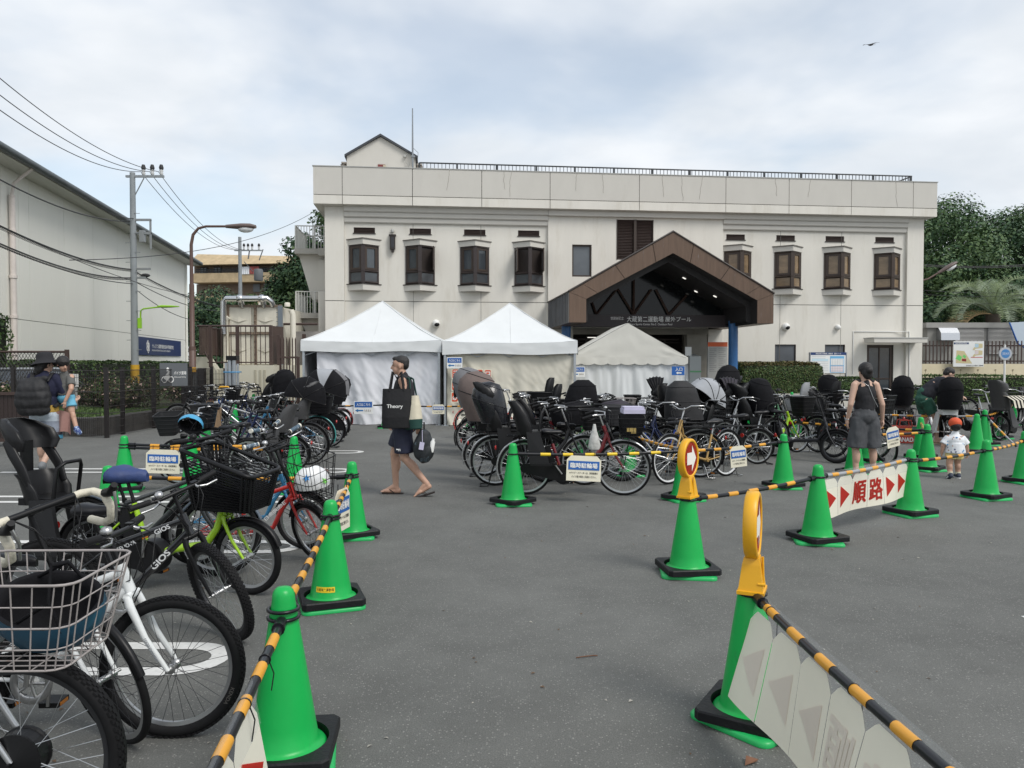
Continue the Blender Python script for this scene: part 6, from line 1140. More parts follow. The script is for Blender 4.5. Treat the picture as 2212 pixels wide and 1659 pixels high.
def bike(label,loc,heading,kind='city',col=None,r=.325,rf=None,wb=None,steer=0.0,lean=0.0,w=.038,rim=None,spk=None,near=False,basket=None,bm=None,seat=None,sm=None,top=None,fseat=None,ftop=None,fender=PLB,bars=None,barz=None,sadz=None,saddle=None,rack=None,knobs=False,battery=True,grp='bicycles parked behind the cones',text=None,hubr=.022,lamp=True,stand=None,name=None,rbasket=None,front_at=None,gripm=None,lock=None,guard=None,bdim=None,sadk=1.0,sx=-.02,sk=.84):
 rf=rf or r;rim=rim or RIMS;spk=spk or SPK;col=col or PLB;e=kind in('ebike',);kid=kind in('mtb','road','bmx');wb=wb or(1.18 if e else 1.10 if kind=='city' else.98*(r/.33)+.04)
 barz=barz or(1.02 if not kid else r*2+.28);sadz=sadz or(.80 if not kid else r*2+.17);bars=bars or('flat' if kind=='mtb' else 'drop' if kind=='road' else 'swept');saddle=saddle or SADB;gripm=gripm or GRIP
 hd=R(heading);loc=Vector((loc[0],loc[1],0))if loc else None
 if front_at is not None:loc=Vector((front_at[0]-math.cos(hd)*wb/2,front_at[1]-math.sin(hd)*wb/2,0))
 root=thing(name or('electric_bicycle' if e else 'bicycle'),label,'bicycle',loc,0,grp,rot=(R(lean),0,hd))
 Rh=Vector((-wb/2,0,r));Fh=Vector((wb/2,0,rf));an=R(69);ax=Vector((-math.cos(an),0,math.sin(an)));fw_=Vector((math.sin(an),0,math.cos(an)));B0=Fh-fw_*.045
 hb=B0+ax*(rf+.065);hl=.12 if kid else.17;ht=hb+ax*hl;st=B0+ax*((barz-.03-B0.z)/ax.z);BB=Vector((Rh.x+.43+(.02 if not kid else-.02),0,r*.2+.20));sa=R(72);sdv=Vector((-math.cos(sa),0,math.sin(sa)));stl=(.38 if not kid else.33*r/.3);stt=BB+sdv*stl;sp=BB+sdv*((sadz-.06-BB.z)/sdv.z)
 S=Matrix.Translation(B0)@Matrix.Rotation(R(steer),4,ax)@Matrix.Translation(-B0)
 mb=MB();tr=.016 if not e else.02;sy=.055
 if kind in('mtb','road','bmx'):
  mb.tube([stt-sdv*.03,ht-ax*.03],.017 if kind!='road' else.016,10);mb.tube([hb+ax*.02,BB],.021,10)if kind!='bmx' else mb.tube([hb+ax*.03,hb+Vector((-.10,0,-.10)),hb+Vector((-.17,0,-.25)),BB],.02,10)
 elif kind=='city':
  mb.tube([hb+ax*.03,hb+Vector((-.12,0,-.14)),BB+Vector((.16,0,.04)),BB],.018,10);mb.tube([ht-ax*.02,hb+Vector((-.10,0,-.04)),BB+Vector((.15,0,.15)),BB+sdv*.14],.014,8)
 else:
  mb.tube([hb+ax*.06,hb+Vector((-.07,0,-.10)),hb+Vector((-.16,0,-.22)),BB+Vector((.20,0,.05)),BB+Vector((.08,0,.0)),BB],[.026,.027,.029,.03,.032,.03],12)
 mb.tube([BB,stt],tr,10);mb.tube([hb-ax*.004,ht+ax*.004],.024,12)
 for s in(-1,1):mb.tube([BB+Vector((0,s*.03,0)),Rh+Vector((0,s*sy,0))],.010,6);mb.tube([stt+Vector((0,s*.012,-.05)),Rh+Vector((0,s*sy,0))],.008,6)
 mb.tube([BB+Vector((0,-.035,0)),BB+Vector((0,.035,0))],.026,10);mb.build('frame',col,root)
 mb=MB()
 for s in(-1,1):mb.tube([hb-ax*.015+Vector((0,s*.042,0)),hb-ax*.05+Vector((0,s*.05,0)),hb.lerp(Fh,.55)+Vector((0,s*.053,0))-fw_*.015,Fh+Vector((0,s*.05,0))],[.017,.018,.014,.010]if kind=='mtb' else[.013,.013,.012,.009],8)
 mb.tube([hb-ax*.015+Vector((0,-.05,0)),hb-ax*.015+Vector((0,.05,0))],.017,8);mb.build('fork',col if kind!='mtb' or text in(None,'LG')else PLB,root,S)
 put_wheel(root,S@Matrix.Translation(Fh),rf,w,rim,spk,near,hubr,knobs);put_wheel(root,Matrix.Translation(Rh),r,w,rim,spk,near,.022,knobs)
 mb=MB();c=st;hwid=.30 if not kid else.25
 mb.tube([ht,st+ax*.02],.0125,8,1);
 if bars=='flat':
  c=st+fw_*.05;mb.tube([st,c],.014,8,1);mb.tube([c+Vector((-.02,-hwid,.01)),c+Vector((0,-.1,0)),c+Vector((0,.1,0)),c+Vector((-.02,hwid,.01))],.0125,8,0);ends=[(c+Vector((-.012,s*hwid*.58,.006)),c+Vector((-.022,s*hwid*1.02,.012)))for s in(-1,1)]
 elif bars=='bmx':
  c=st+fw_*.03;pts=[(-.03,-hwid,.10),(-.01,-hwid*.55,.09),(.0,-.09,.0),(0,.09,0),(-.01,hwid*.55,.09),(-.03,hwid,.10)];mb.tube([c+Vector(p)for p in pts],.0125,8,0);mb.tube([c+Vector((-.005,-.12,.04)),c+Vector((-.005,.12,.04))],.008,6,0);ends=[(c+Vector((-.015,s*hwid*.6,.09)),c+Vector((-.032,s*hwid*1.03,.10)))for s in(-1,1)]
 elif bars=='drop':
  c=st+fw_*.13;mb.tube([st,c],.016,8,1);ends=[]
  for s in(-1,1):mb.tube([c,c+Vector((0,s*.13,0))],.0145,8,1);mb.tube([c+Vector((0,s*.13,0)),c+Vector((0,s*.16,0)),c+Vector((.03,s*.195,0)),c+Vector((.10,s*.20,-.005)),c+Vector((.135,s*.2,-.05)),c+Vector((.12,s*.2,-.11)),c+Vector((.06,s*.2,-.14)),c+Vector((-.05,s*.2,-.145))],[.016,.017,.017,.018,.018,.018,.017,.017,.016],10,0)
 else:
  c=st+Vector((.02,0,0));mb.tube([c+Vector(p)for p in((-.20,-.27,.02),(-.08,-.265,.055),(.03,-.16,.05),(.03,-.05,0),(.03,.05,0),(.03,.16,.05),(-.08,.265,.055),(-.20,.27,.02))],.011,8,0);ends=[(c+Vector((-.10,s*.266,.05)),c+Vector((-.215,s*.271,.015)))for s in(-1,1)]
 hmat=[PLB,PLB]if bars in('flat','bmx')else([mat('bar_tape_cream',(.62,.58,.47),.6,var=.1,vs=30,bump=.3,bs=45),PLB]if bars=='drop' else[STEEL,STEEL]);hbar=mb.build('handlebar',hmat,root,S)
 if ends:
  for(a,b),s in zip(ends,(-1,1)):
   mb=MB();mb.tube([a,a.lerp(b,.1),a.lerp(b,.9),b],[.016,.0175,.0165,.017],10)
   if near and bars=='bmx':mb.tube([b,b+(b-a).normalized()*.014],.020,10,1);mb.tube([a,a+(b-a).normalized()*.008],.0185,10,1)
   mb.build('grip',[gripm,mat('grip_end_white',(.68,.66,.58),.5)],hbar);mb=MB()
   q=a.lerp(c,.22);f_=Vector((.055,0,-.02))if bars!='swept' else Vector((.03,0,-.035));mb.tube([q,q+f_*.6,a+f_+(b-a)*.15,a+f_*1.05+(b-a)*.75],[.008,.009,.007,.006],6,0);mb.box(q,(.03,.035,.028),1);mb.build('brake_lever',[STEEL if kind!='ebike' else PLB,PLB],hbar)
  mb=MB();q=ends[0][0].lerp(c,.35);mb.lathe([(.024,0),(.026,.012),(.018,.026),(.001,.032)],12,0,Matrix.Translation(q+Vector((0,0,.012))));mb.build('bell',STEEL if kid or kind=='city' else PLB,hbar)
 elif bars=='drop':
  for s in(-1,1):mb=MB();q=c+Vector((.11,s*.2,.005));mb.tube([q,q+Vector((.05,0,.012)),q+Vector((.085,0,.05))],[.019,.021,.014],8,0);mb.tube([q+Vector((.075,0,.02)),q+Vector((.085,-s*.01,-.04)),q+Vector((.06,-s*.01,-.11))],[.008,.007,.006],6,1);mb.build('brake_lever',[PLB,STEEL],hbar)
 mb=MB()
 for s in((-1,1)if(near or kid)else(1,)):
  q=c+Vector((.02,s*hwid*.5,0));mb.tube([q,q+Vector((.09,-s*.03,-.03)),q+Vector((.10,-s*.09,-.16)),hb+Vector((.03,s*.03,.0)),hb+Vector((.0,s*.03,-.06))],.0028,5)
  mb.tube([q,q+Vector((.06,-s*.05,-.06)),ht+Vector((.05,s*.02,-.06)),ht+Vector((-.06,s*.02,-.10))],.0028,5)
 mb.build('brake_cable',PLB,root,S)
 mb=MB();L=.26;prof=[(-.5,.62,.8,.0),(-.46,.92,.9,.008),(-.3,1,1,.01),(-.05,.72,.9,.0),(.2,.36,.75,.0),(.42,.26,.7,-.004),(.5,.14,.5,-.012)];W_=(.105 if not kid else.075)*sadk;T_=Matrix.Translation((sp.x+.03,0,sadz-.025))
 mb.loft([[(x*L,W_*wy*math.cos(a),zz+(.032 if math.sin(a)>0 else.030)*sadk**2*th*math.sin(a)-(.012*abs(math.cos(a))if math.sin(a)<=0 else 0))for a in[2*PI*k/14 for k in range(14)]]for x,wy,th,zz in prof],M=T_);sd_=mb.build('saddle',saddle,root);mb=MB();mb.tube([BB+sdv*(stl-.05),sp+sdv*.03],.0125,8)
 for s in(-1,1):mb.tube([sp+Vector((-.09,s*.02,.02)),sp+Vector((0,s*.02,.008)),sp+Vector((.12,s*.015,.03))],.004,4)
 mb.lathe([(.018,0),(.018,.03)],10,0,Matrix.Translation(stt-Vector((0,0,.02))));mb.build('seat_post',STEEL if kind=='city' else PLB,root)
 cm=STEEL if kid and near else PLB;mb=MB();XR=Matrix.Rotation(PI/2,4,'X')
 if kid or kind=='mtb':
  mb.lathe([(.085,-.003),(.09,0),(.085,.003),(.06,.003),(.055,-.003),(.085,-.003)],24,0,Matrix.Translation(BB+Vector((0,-.05,0)))@XR,cap=False)
  for k in range(5):a=2*PI*k/5;mb.bar(BB+Vector((0,-.05,0)),BB+Vector((.06*math.cos(a),-.05,.06*math.sin(a))),.007,5)
  for k,(dx,dz)in enumerate(((0,.085),(0,-.085))):mb.tube([BB+Vector((0,-.05,dz)),Rh+Vector((0,-.05,dz*.4))],.0035,4)
 else:
  n=14;ch=[(BB.x+.10*math.cos(t),BB.z+.10*math.sin(t))for t in[PI/2-PI*i/n for i in range(n+1)]]+[(Rh.x+.055*math.cos(t),Rh.z+.055*math.sin(t))for t in[-PI/2-PI*i/n for i in range(n+1)]]
  mb.add([(x,-.075,z)for x,z in ch]+[(x,-.045,z)for x,z in ch],[tuple(range(len(ch)))[::-1],tuple(range(len(ch),2*len(ch)))]+[(i,(i+1)%len(ch),(i+1)%len(ch)+len(ch),i+len(ch))for i in range(len(ch))])
  if e:mb.lathe([(.12,-.055),(.125,0),(.12,.055)],20,0,Matrix.Translation(BB+Vector((.02,0,-.01)))@XR)
 mb.build('chain_case' if not kid else 'chainring',cm if kid else PLB,root);mb=MB();ca=R(random.uniform(-110,-40))
 for s in(-1,1):d_=Vector((math.cos(ca),0,math.sin(ca)))*.165*s*(r/.33*.3+.7);q=BB+Vector((0,s*.08,0));mb.tube([q,q+d_+Vector((0,s*.012,0))],[.012,.009],6,0);mb.box(q+d_+Vector((0,s*.06,0)),(.085,.09,.022),1);mb.box(q+d_+Vector((.044,s*.06,0)),(.004,.06,.014),2)
 mb.build('crank',[STEEL if col is not PLB else PLB,PLB,mat('pedal_amber',(.5,.17,.02),.3)],root)
 if fender is not None:
  for which,h,rr,a0,a1,M_ in(('f',Fh,rf,R(20),R(165),S),('r',Rh,r,R(5 if kid else 25),R(205),Matrix.Identity(4))):
   mb=MB();ro=rr+.014;n=18;wd=w*.62
   mb.loft([[(h.x+(ro+dr)*math.cos(a),y,h.z+(ro+dr)*math.sin(a))for y,dr in((-wd,-.012),(-wd*.6,.004),(0,.009),(wd*.6,.004),(wd,-.012),(wd*.6,.001),(0,.006),(-wd*.6,.001))]for a in[a0+(a1-a0)*i/n for i in range(n+1)]])
   for s in(-1,1):a=a0+(a1-a0)*(.12 if which=='f' else.75);
   for s in(-1,1):a=R(155)if which=='f' else R(195);mb.tube([h+Vector((0,s*.052,0)),h+Vector(((ro)*math.cos(a),s*wd,ro*math.sin(a)))],.0025,4)
   mb.build('mudguard',fender,root,M_)
 if stand is None:stand=not kid
 mb=MB()
 if stand:
  for s in(-1,1):mb.tube([Rh+Vector((0,s*.06,-.01)),Vector((Rh.x-.10,s*.12,.012)),Vector((Rh.x-.20,s*.12,.012))],.008,6)
  mb.tube([(Rh.x-.20,-.12,.012),(Rh.x-.20,.12,.012)],.008,6)
 else:mb.tube([Rh+Vector((.05,.06,-.02)),Vector((Rh.x+.12,.17,.01))],.008,6)
 mb.build('kickstand',STEEL if kind=='city' else PLB,root)
 rz=2*r+.055
 if rack is None:rack=not kid
 if rack:
  mb=MB()
  for y in(-.07,.07):mb.tube([(stt.x-.02,y*.4,rz),(Rh.x+.14,y,rz),(Rh.x-.22,y,rz),(Rh.x-.22,0,rz)],.007,6);mb.tube([(Rh.x-.08,y,rz),Rh+Vector((0,y*.85,0))],.006,6)
  for x in(.06,-.04,-.14):mb.tube([(Rh.x+x,-.07,rz),(Rh.x+x,.07,rz)],.005,5)
  mb.build('rear_rack',PLB if kind=='ebike' else(col if text=='rackcol' else PLB),root)
  mb=MB();p_=(Rh.x-r-.02,0,rz-.15);mb.lathe([(.03,0),(.028,.015),(.001,.02)],12,0,Matrix.Translation(p_)@Matrix.Rotation(-PI/2,4,'Y'));mb.build('reflector',REDL,root)
 if e and battery:mb=MB();q=BB+sdv*.20+Vector((-.085,0,0));mb.box((0,0,0),(.095,.085,.30),0,Matrix.Translation(q)@Matrix.Rotation(-(PI/2-sa),4,'Y'),taper=.9);mb.build('battery',PLB,root)
 if lamp and not kid:mb=MB();q=hb+fw_*.06+Vector((0,0,.03));mb.tube([q,q+Vector((.03,0,0)),q+Vector((.08,0,0))],[.02,.034,.036],12,0);mb.lathe([(.034,0),(.02,.006),(.001,.008)],12,1,Matrix.Translation(q+Vector((.08,0,0)))@Matrix.Rotation(PI/2,4,'Y'));mb.build('headlight',[STEEL if kind=='city' else PLB,LAMPG],root,S)
 bx=hb.x+.24;bz0,bz1=max(rf*2+.075,.66 if not kid else 0),barz-.02
 def rr_(x0,x1,hw,z,k=.05,n=3):return[(x0+(x1-x0)*(.5+.5*cx)-cx*k+k*math.cos(R(o+90*i/n)),cy*hw-cy*k+k*math.sin(R(o+90*i/n)),z)for cx,cy,o in((1,1,0),(-1,1,90),(-1,-1,180),(1,-1,270))for i in range(n+1)]
 def basket_at(kind_,x0,x1,z0,z1,hw,m,name_,M_,fine=False):
  lo=rr_(x0+.05,x1-.06,hw*.78,z0);hi=rr_(x0,x1,hw,z1);mb=MB();Lr=lambda t:[tuple(Vector(a).lerp(Vector(b),t))for a,b in zip(lo,hi)]
  if kind_=='wire':
   wr=.0024 if near else.0032;mb.tube(hi,wr*1.9,6,close=True);mb.tube(lo,wr*1.5,5,close=True)
   nv=4
   for i in range(1,nv):mb.tube(Lr(i/nv),wr if i%2 else wr*1.4,5,close=True)
   m_=len(lo)
   per=[];
   for i in range(m_):
    a,b=Vector(lo[i]),Vector(lo[(i+1)%m_]);c_,d_=Vector(hi[i]),Vector(hi[(i+1)%m_]);k_=max(1,int((c_-d_).length/(.062 if near else.06)))
    for j in range(k_):mb.tube([a.lerp(b,j/k_),c_.lerp(d_,j/k_)],wr,5,caps=False)
   k_=8
   for j in range(1,k_):y=-hw*.78+2*hw*.78*j/k_;mb.tube([(x0+.05,y,z0),(x1-.06,y,z0)],wr,5)
   for j in range(1,4):x=x0+.05+(x1-x0-.11)*j/4;mb.tube([(x,-hw*.75,z0),(x,hw*.75,z0)],wr,5)
  elif kind_=='slat':
   hi=[(x,y,z-.17*((x-x0)/(x1-x0))**1.4)for x,y,z in hi];nv=15
   for i in range(nv):mb.tube(Lr(.06+.86*i/nv),.0085,4,close=True,sm=False,sq=(.55,1))
   for i in range(len(lo)):mb.tube([lo[i],hi[i]],.010,5)
   mb.tube(hi,.016,6,close=True);mb.loft([[(p[0],p[1]*.97,p[2])for p in Lr(t)]for t in(0,.3,.55)],caps=False);mb.add(lo,[tuple(range(len(lo)))])
  else:
   mb.loft([lo,Lr(.5),hi],caps=False);mb.add(lo,[tuple(range(len(lo)))]);mb.tube(hi,.010,6,close=True)
   inn=[[(p[0]*.985+(x0+x1)/2*.015,p[1]*.97,p[2])for p in Lr(t)]for t in(.02,.5,.995)];mb.loft(inn[::-1],caps=False)
   for i in range(1,5):mb.tube([(p[0],p[1]*1.004,p[2])for p in Lr(i/5)],.004,4,close=True)
  return mb.build(name_,m,root,M_)
 if bdim:bx,bz0,bz1=Fh.x+(bdim[0]+bdim[1])/2,bdim[2],bdim[3]
 if basket:basket_at(basket,*((bx-.12,bx+.20)if not bdim else(Fh.x+bdim[0],Fh.x+bdim[1])),bz0,bz1,bdim[4]if bdim else.20 if not(kid)else.15,bm or WIREB,'basket',S)
 if rbasket:basket_at(rbasket,Rh.x-.28,Rh.x+.14,rz+.01,rz+.30,.21,bm or WIREB,'rear_basket',Matrix.Identity(4))
 if basket=='wire' and fender is not None and not kid:
  mb=MB()
  for s in(-1,1):mb.tube([Fh+Vector((0,s*.065,0)),(bx+.02,s*.10,bz0)],.004,5)
  mb.build('basket_stay',PLB,root,S)
 if fseat:
  z0=rf*2+.06;fm=fseat;xb=hb.x+.18;mb=MB();prof=[(z0,.13,.10),(z0+.06,.20,.15),(z0+.20,.26,.185),(z0+.34,.29,.195)]
  mb.loft([oval(xb+.02*i,z,rx,ry,20)for i,(z,rx,ry)in enumerate(prof)],caps=False);mb.loft([oval(xb+.02*i,z+.012,rx-.018,ry-.018,20)for i,(z,rx,ry)in enumerate(prof)][::-1],caps=False);mb.add(oval(xb,z0,.13,.10,20),[tuple(range(20))[::-1]]);mb.tube(oval(xb+.06,z0+.34,.285,.19,20),.012,6,close=True)
  fs=mb.build('front_child_seat',fm,root,S);mb=MB();mnd=ftop and ftop[0]=='mound';mnd or shell(mb,[(xb+.24,z0+.26,.15,-.12),(xb+.28,z0+.42,.15,-.14),(xb+.30,z0+.56,.13,-.13),(xb+.30,z0+.62,.09,-.08)]);mnd or mb.build('headrest',fm if ftop!='dark' else SEATB,fs)
  if ftop and ftop!='dark':
   if ftop[0]=='mound':
    z1=z0+.27;rings=[oval(xb+.04,z,rx,ry,18,tl)for z,rx,ry,tl in((z1-.20,.23,.18,.1),(z1-.08,.28,.2,-.05),(z1+.02,.29,.205,.08),(z1+.07,.25,.18,.12),(z1+.11,.15,.12,.2),(z1+.12,.05,.04,.2))];cover(root,rings,[ftop[1]],'front_cover').matrix_local=S
   elif ftop[0]=='tall':
    rings=[oval(xb+.05+.06*k,z0+.12+.55*k,.30-.10*k*k,.215-.05*k*k,18,0,0,2.6)for k in(0,.25,.5,.75,.92)]+[oval(xb+.11,z0+.72,.10,.08,18)];cover(root,rings,[ftop[1]],'front_cover').matrix_local=S
 if seat:
  m_=sm or SEATB;xs=Rh.x+.02+sx;zs=rz+.04;mb=MB();mb.box((xs+.05,0,zs),(.30,.27,.05),0);
  if near and kind=='ebike' and col is LIME:
   shell(mb,[(xs-.07,zs-.02,.15,.17),(xs-.09,zs+.10*sk,.165,.17),(xs-.11,zs+.20*sk,.165,.13),(xs-.13,zs+.25*sk,.16,.07)]);mb.box((xs-.145,0,zs+.36*sk),(.022,.10,.34*sk),0)
   for s in(-1,1):mb.tube([(xs+.02,s*.165,zs+.14*sk),(xs-.035,s*.175,zs+.30*sk),(xs-.11,s*.17,zs+.44*sk),(xs-.17,s*.15,zs+.54*sk)],[.022,.032,.034,.03],8,sq=(.55,1.3))
  else:shell(mb,[(xs-.07,zs-.02,.15,.17),(xs-.09,zs+.10*sk,.168,.17),(xs-.12,zs+.26*sk,.165,.15),(xs-.16,zs+.38*sk,.15,.13),(xs-.19,zs+.46*sk,.12,.09)],th=.024)
  for s in(-1,1):mb.add([(xs+.18,s*.13,zs+.02),(xs+.02,s*.14,zs+.02),(xs+.06,s*.19,zs-.36),(xs+.30,s*.19,zs-.36),(xs+.18,s*.165,zs+.02),(xs+.02,s*.175,zs+.02),(xs+.06,s*.225,zs-.36),(xs+.30,s*.225,zs-.36)],[(0,1,2,3),(7,6,5,4),(0,4,5,1),(1,5,6,2),(2,6,7,3),(3,7,4,0)]);mb.box((xs+.20,s*.19,zs-.37),(.26,.10,.025))
  cs=mb.build('child_seat',m_,root);hr=seat!='low'
  if hr:mb=MB();shell(mb,[(xs-.18,zs+.45*sk,.15,.15),(xs-.20,zs+.53*sk,.165,.19),(xs-.24,zs+.63*sk,.16,.18),(xs-.265,zs+.70*sk,.12,.10),(xs-.27,zs+.73*sk,.07,.04)],th=.028);mb.build('headrest',m_,cs)
  mb=MB();mb.tube([(xs+.17,-.12,zs+.03),(xs+.20,-.12,zs+.24),(xs+.23,-.07,zs+.28),(xs+.23,.07,zs+.28),(xs+.20,.12,zs+.24),(xs+.17,.12,zs+.03)],.014,8);mb.build('grab_bar',PLB,cs)
  if top:
   k=top[0]
   if k=='fan':hood(root,(xs-.06,zs+.34),(top[2]if len(top)>2 else.44)*.86,.20,R(200),R(28 if len(top)<4 else top[3]),top[1]if isinstance(top[1],(list,tuple))else[top[1]])
   elif k=='folded':hood(root,(xs-.10,zs+.38),.36,.18,R(95 if len(top)<3 else top[2]),R(150 if len(top)<3 else top[2]+50),[top[1]],5)
   elif k=='bag':
    m2=top[1]if isinstance(top[1],(list,tuple))else[top[1]]
    pr=((-.06,.10,.22,.20),(-.10,.28,.29,.235),(-.13,.46,.31,.24),(-.13,.62,.28,.225),(-.10,.75,.20,.17),(-.06,.81,.09,.08));bsc=top[2]if len(top)>2 else 1;rings=[oval(xs+x+.05,zs+z*.86*bsc,rx*.92*bsc,ry*.92*bsc,18,R(-18)if z>.1 else 0)for x,z,rx,ry in pr];cover(root,rings,m2)
   elif k=='tall':
    pr=((.06,-.30,.20,.21),(.04,0,.27,.225),(.02,.30,.29,.23),(.0,.58,.25,.22),(-.02,.78,.20,.18),(-.02,.88,.12,.11),(-.02,.91,.04,.04));rings=[oval(xs+x,zs+z*.9,rx,ry,18,0,0,2.5)for x,z,rx,ry in pr];cover(root,rings,[top[1]]if not isinstance(top[1],(list,tuple))else top[1])
   elif k=='sheet':
    mb=MB();n_=10;mb.add([(xs-.16-.11*t+.015*math.sin(s_*5+t*3),-.17+.34*s_+.02*math.sin(t*7),zs+.54-.75*t)for t in[i/n_ for i in range(n_+1)]for s_ in[j/8 for j in range(9)]],[(i*9+j,i*9+j+1,i*9+j+10,i*9+j+9)for i in range(n_)for j in range(8)],0,True);mb.build('rain_cover',top[1],root)
 if guard:mb=MB();a=[R(30+150*i/10)for i in range(11)];mb.add([(Rh.x+r*.98*math.cos(t),y,r+r*.98*math.sin(t))for y in(-.05,.05)for t in a]+[(Rh.x,-.05,r+.02),(Rh.x,.05,r+.02)],[tuple(list(range(11))+[22]),tuple(list(range(11,22))+[23])[::-1]]);mb.build('dress_guard',PLB,root)
 if text and text not in('LG','rackcol'):
  tx,cl,where=text;mb=MB()
  a,b=(hb+ax*.02,BB)if where=='down' else(ht-ax*.03,stt-sdv*.03)if where=='top' else(hb+Vector((-.08,0,-.1)),BB+Vector((.2,0,.05)))
  for s in(-1,1):
   d_=(b-a).normalized()*s;mid=a.lerp(b,.42);yv=Vector((0,s*.0215,0));upv=Vector((0,s,0)).cross(d_)*1;Mx=Matrix(((-d_.x*s*s if 0 else d_.x,upv.x,0,0),(d_.y,upv.y,s,0),(d_.z,upv.z,0,0),(0,0,0,1))).to_4x4();
   if upv.z<0:Mx=Matrix(((-d_.x,-upv.x,0,0),(-d_.y,-upv.y,s,0),(-d_.z,-upv.z,0,0),(0,0,0,1)))
   Mx=Matrix.Translation(mid+yv)@Mx;add_text(mb,tx,min(.05*len(tx)*.7,(b-a).length*.5),.034,Mx,0,.03)
  mb.build('lettering',cl,root)
 return root,S,dict(hb=hb,ht=ht,st=st,BB=BB,Rh=Rh,Fh=Fh,bx=bx,bz0=bz0,bz1=bz1,rz=rz,sp=sp)
GOLD=paint('gold',(.46,.29,.10),.2);REDK=paint('red',(.50,.025,.02));DKRED=paint('dark_red',(.16,.012,.018));LIME=paint('lime',(.36,.62,.02));WHT=paint('white',(.74,.76,.76));BLKP=paint('black',(.007,.007,.009));BLUP=paint('blue',(.03,.17,.32));GREYP=paint('steel_grey',(.05,.055,.058));GRNP=paint('green',(.10,.26,.14));SILP=paint('silver',(.48,.49,.5),.7);NAVP=paint('navy',(.012,.02,.07));TEAL=paint('teal',(.05,.26,.25));OLV=paint('olive',(.18,.21,.12));SKYB=paint('sky_blue',(.10,.30,.50));BLUD=paint('deep_blue',(.015,.06,.38));PNK=paint('pink',(.55,.08,.2))
LETW=mat('decal_white',(.75,.76,.76),.5)
GL='bicycles of the near left parking bays';GM='bicycles of the rear left parking rows';GC='bicycles of the middle parking block';GR='bicycles of the right parking rows'
A1=bike('silver electric bicycle with grey wire basket cut by the lower left frame edge',None,4,'ebike',SILP,r=.335,wb=1.12,near=True,w=.050,rim=RIMD,basket='wire',bm=WIREG,knobs=True,fender=None,hubr=.085,front_at=(-1.60,2.44),steer=-3,grp=GL,bars='flat',barz=1.10,bdim=(-.20,.29,.68,.955,.20))
A2=bike('white and blue road bicycle with cream taped drop bars',None,-4,'road',WHT,r=.30,wb=.98,near=True,w=.032,rim=RIMS,spk=SPKD,fender=PLB,front_at=(-1.69,3.17),steer=-30,grp=GL,barz=1.02,sadz=.82,lean=3)
A3=bike('white forked mountain bicycle with knobbly tyres in the foreground',None,2,'mtb',WHT,r=.305,wb=.98,near=True,w=.052,rim=RIMS,spk=SPKD,knobs=True,fender=None,front_at=(-1.46,3.235),grp=GL,steer=0,text='LG',barz=.90,sadz=.80)
A4=bike('black mountain bicycle with white letters and turned front wheel',None,1,'mtb',BLKP,r=.305,wb=.98,near=True,w=.052,rim=RIMD,knobs=True,fender=None,front_at=(-1.67,4.38),steer=-43,lean=4,grp=GL,text=('GIOS',LETW,'down'),barz=.90,sadz=.80)
A5=bike('lime green electric bicycle with black slatted basket and blue saddle',None,-9,'ebike',LIME,r=.265,wb=1.20,near=True,w=.050,rim=RIMS,basket='slat',bm=PLB,seat='std',sm=SEATB,saddle=mat('saddle_cloth_blue',(.03,.055,.17),.6,var=.25,vs=9,bump=.5,bs=14),fender=PLB,front_at=(-1.835,5.25),steer=-8,grp=GL,barz=1.10,sadz=.84,bars='flat',bdim=(-.39,.17,.61,1.03,.185),sadk=1.4,sx=-.40,sk=.80)
A6=bike("red children's bicycle with star helmet in its black wire basket",None,6,'bmx',REDK,r=.255,wb=.92,near=True,w=.045,rim=RIMS,spk=SPK,basket='wire',bm=WIREB,fender=PLB,front_at=(-1.60,6.12),steer=-46,grp=GL,bars='bmx',barz=.95,sadz=.70,gripm=mat('grip_checker',(.06,.10,.14),.6,dirt=((.45,.5,.55),60,.54,.58)),text=('D★RIDE',LETW,'down'))
A7=bike("blue children's bicycle just behind the red one",None,4,'bmx',BLUP,r=.255,wb=.92,near=True,w=.045,rim=RIMS,fender=PLB,front_at=(-1.80,6.55),steer=-12,grp=GL,bars='bmx',barz=.99,sadz=.70,gripm=MATS['grip_checker'],text=('RIDE',mat('decal_sky',(.35,.6,.8),.5),'down'))
A8=bike('grey bicycle with thick black tyres between the black mountain bicycle and the lime one',None,3,'mtb',GREYP,r=.31,wb=1.0,near=True,w=.05,rim=RIMS,fender=mat('fender_blue_grey',(.12,.15,.19),.3),front_at=(-2.22,5.72),steer=10,grp=GL,barz=.86,sadz=.76)
def letters_on(b,body,p0,p1,h,mt,side=-1,off=.018):
 root=b[0];a,c=Vector(p0),Vector(p1);d=(c-a);L=d.length;d.normalize();up=Vector((0,side,0)).cross(d);
 if up.z<0:up=-up
 Mx=Matrix(((d.x,up.x,0,0),(0,0,side,0),(d.z,up.z,0,0),(0,0,0,1)));Mx=Matrix.Translation((a+c)/2+Vector((0,side*off,0)))@Mx;mb=MB();add_text(mb,body,L,h,Mx,0,.03,italic=.0);mb.build('lettering',mt,root)
g=A4[2];a,b_=g['ht'],g['BB'];st_=Vector((g['sp'].x+.08,0,g['sp'].z-.22));hd_=g['ht']-Vector((0,0,.03));letters_on(A4,'GIOS',hd_.lerp(st_,.36),hd_.lerp(st_,.16),.026,LETW);letters_on(A4,'GENOVA',hd_.lerp(st_,.88),hd_.lerp(st_,.62),.022,LETW)
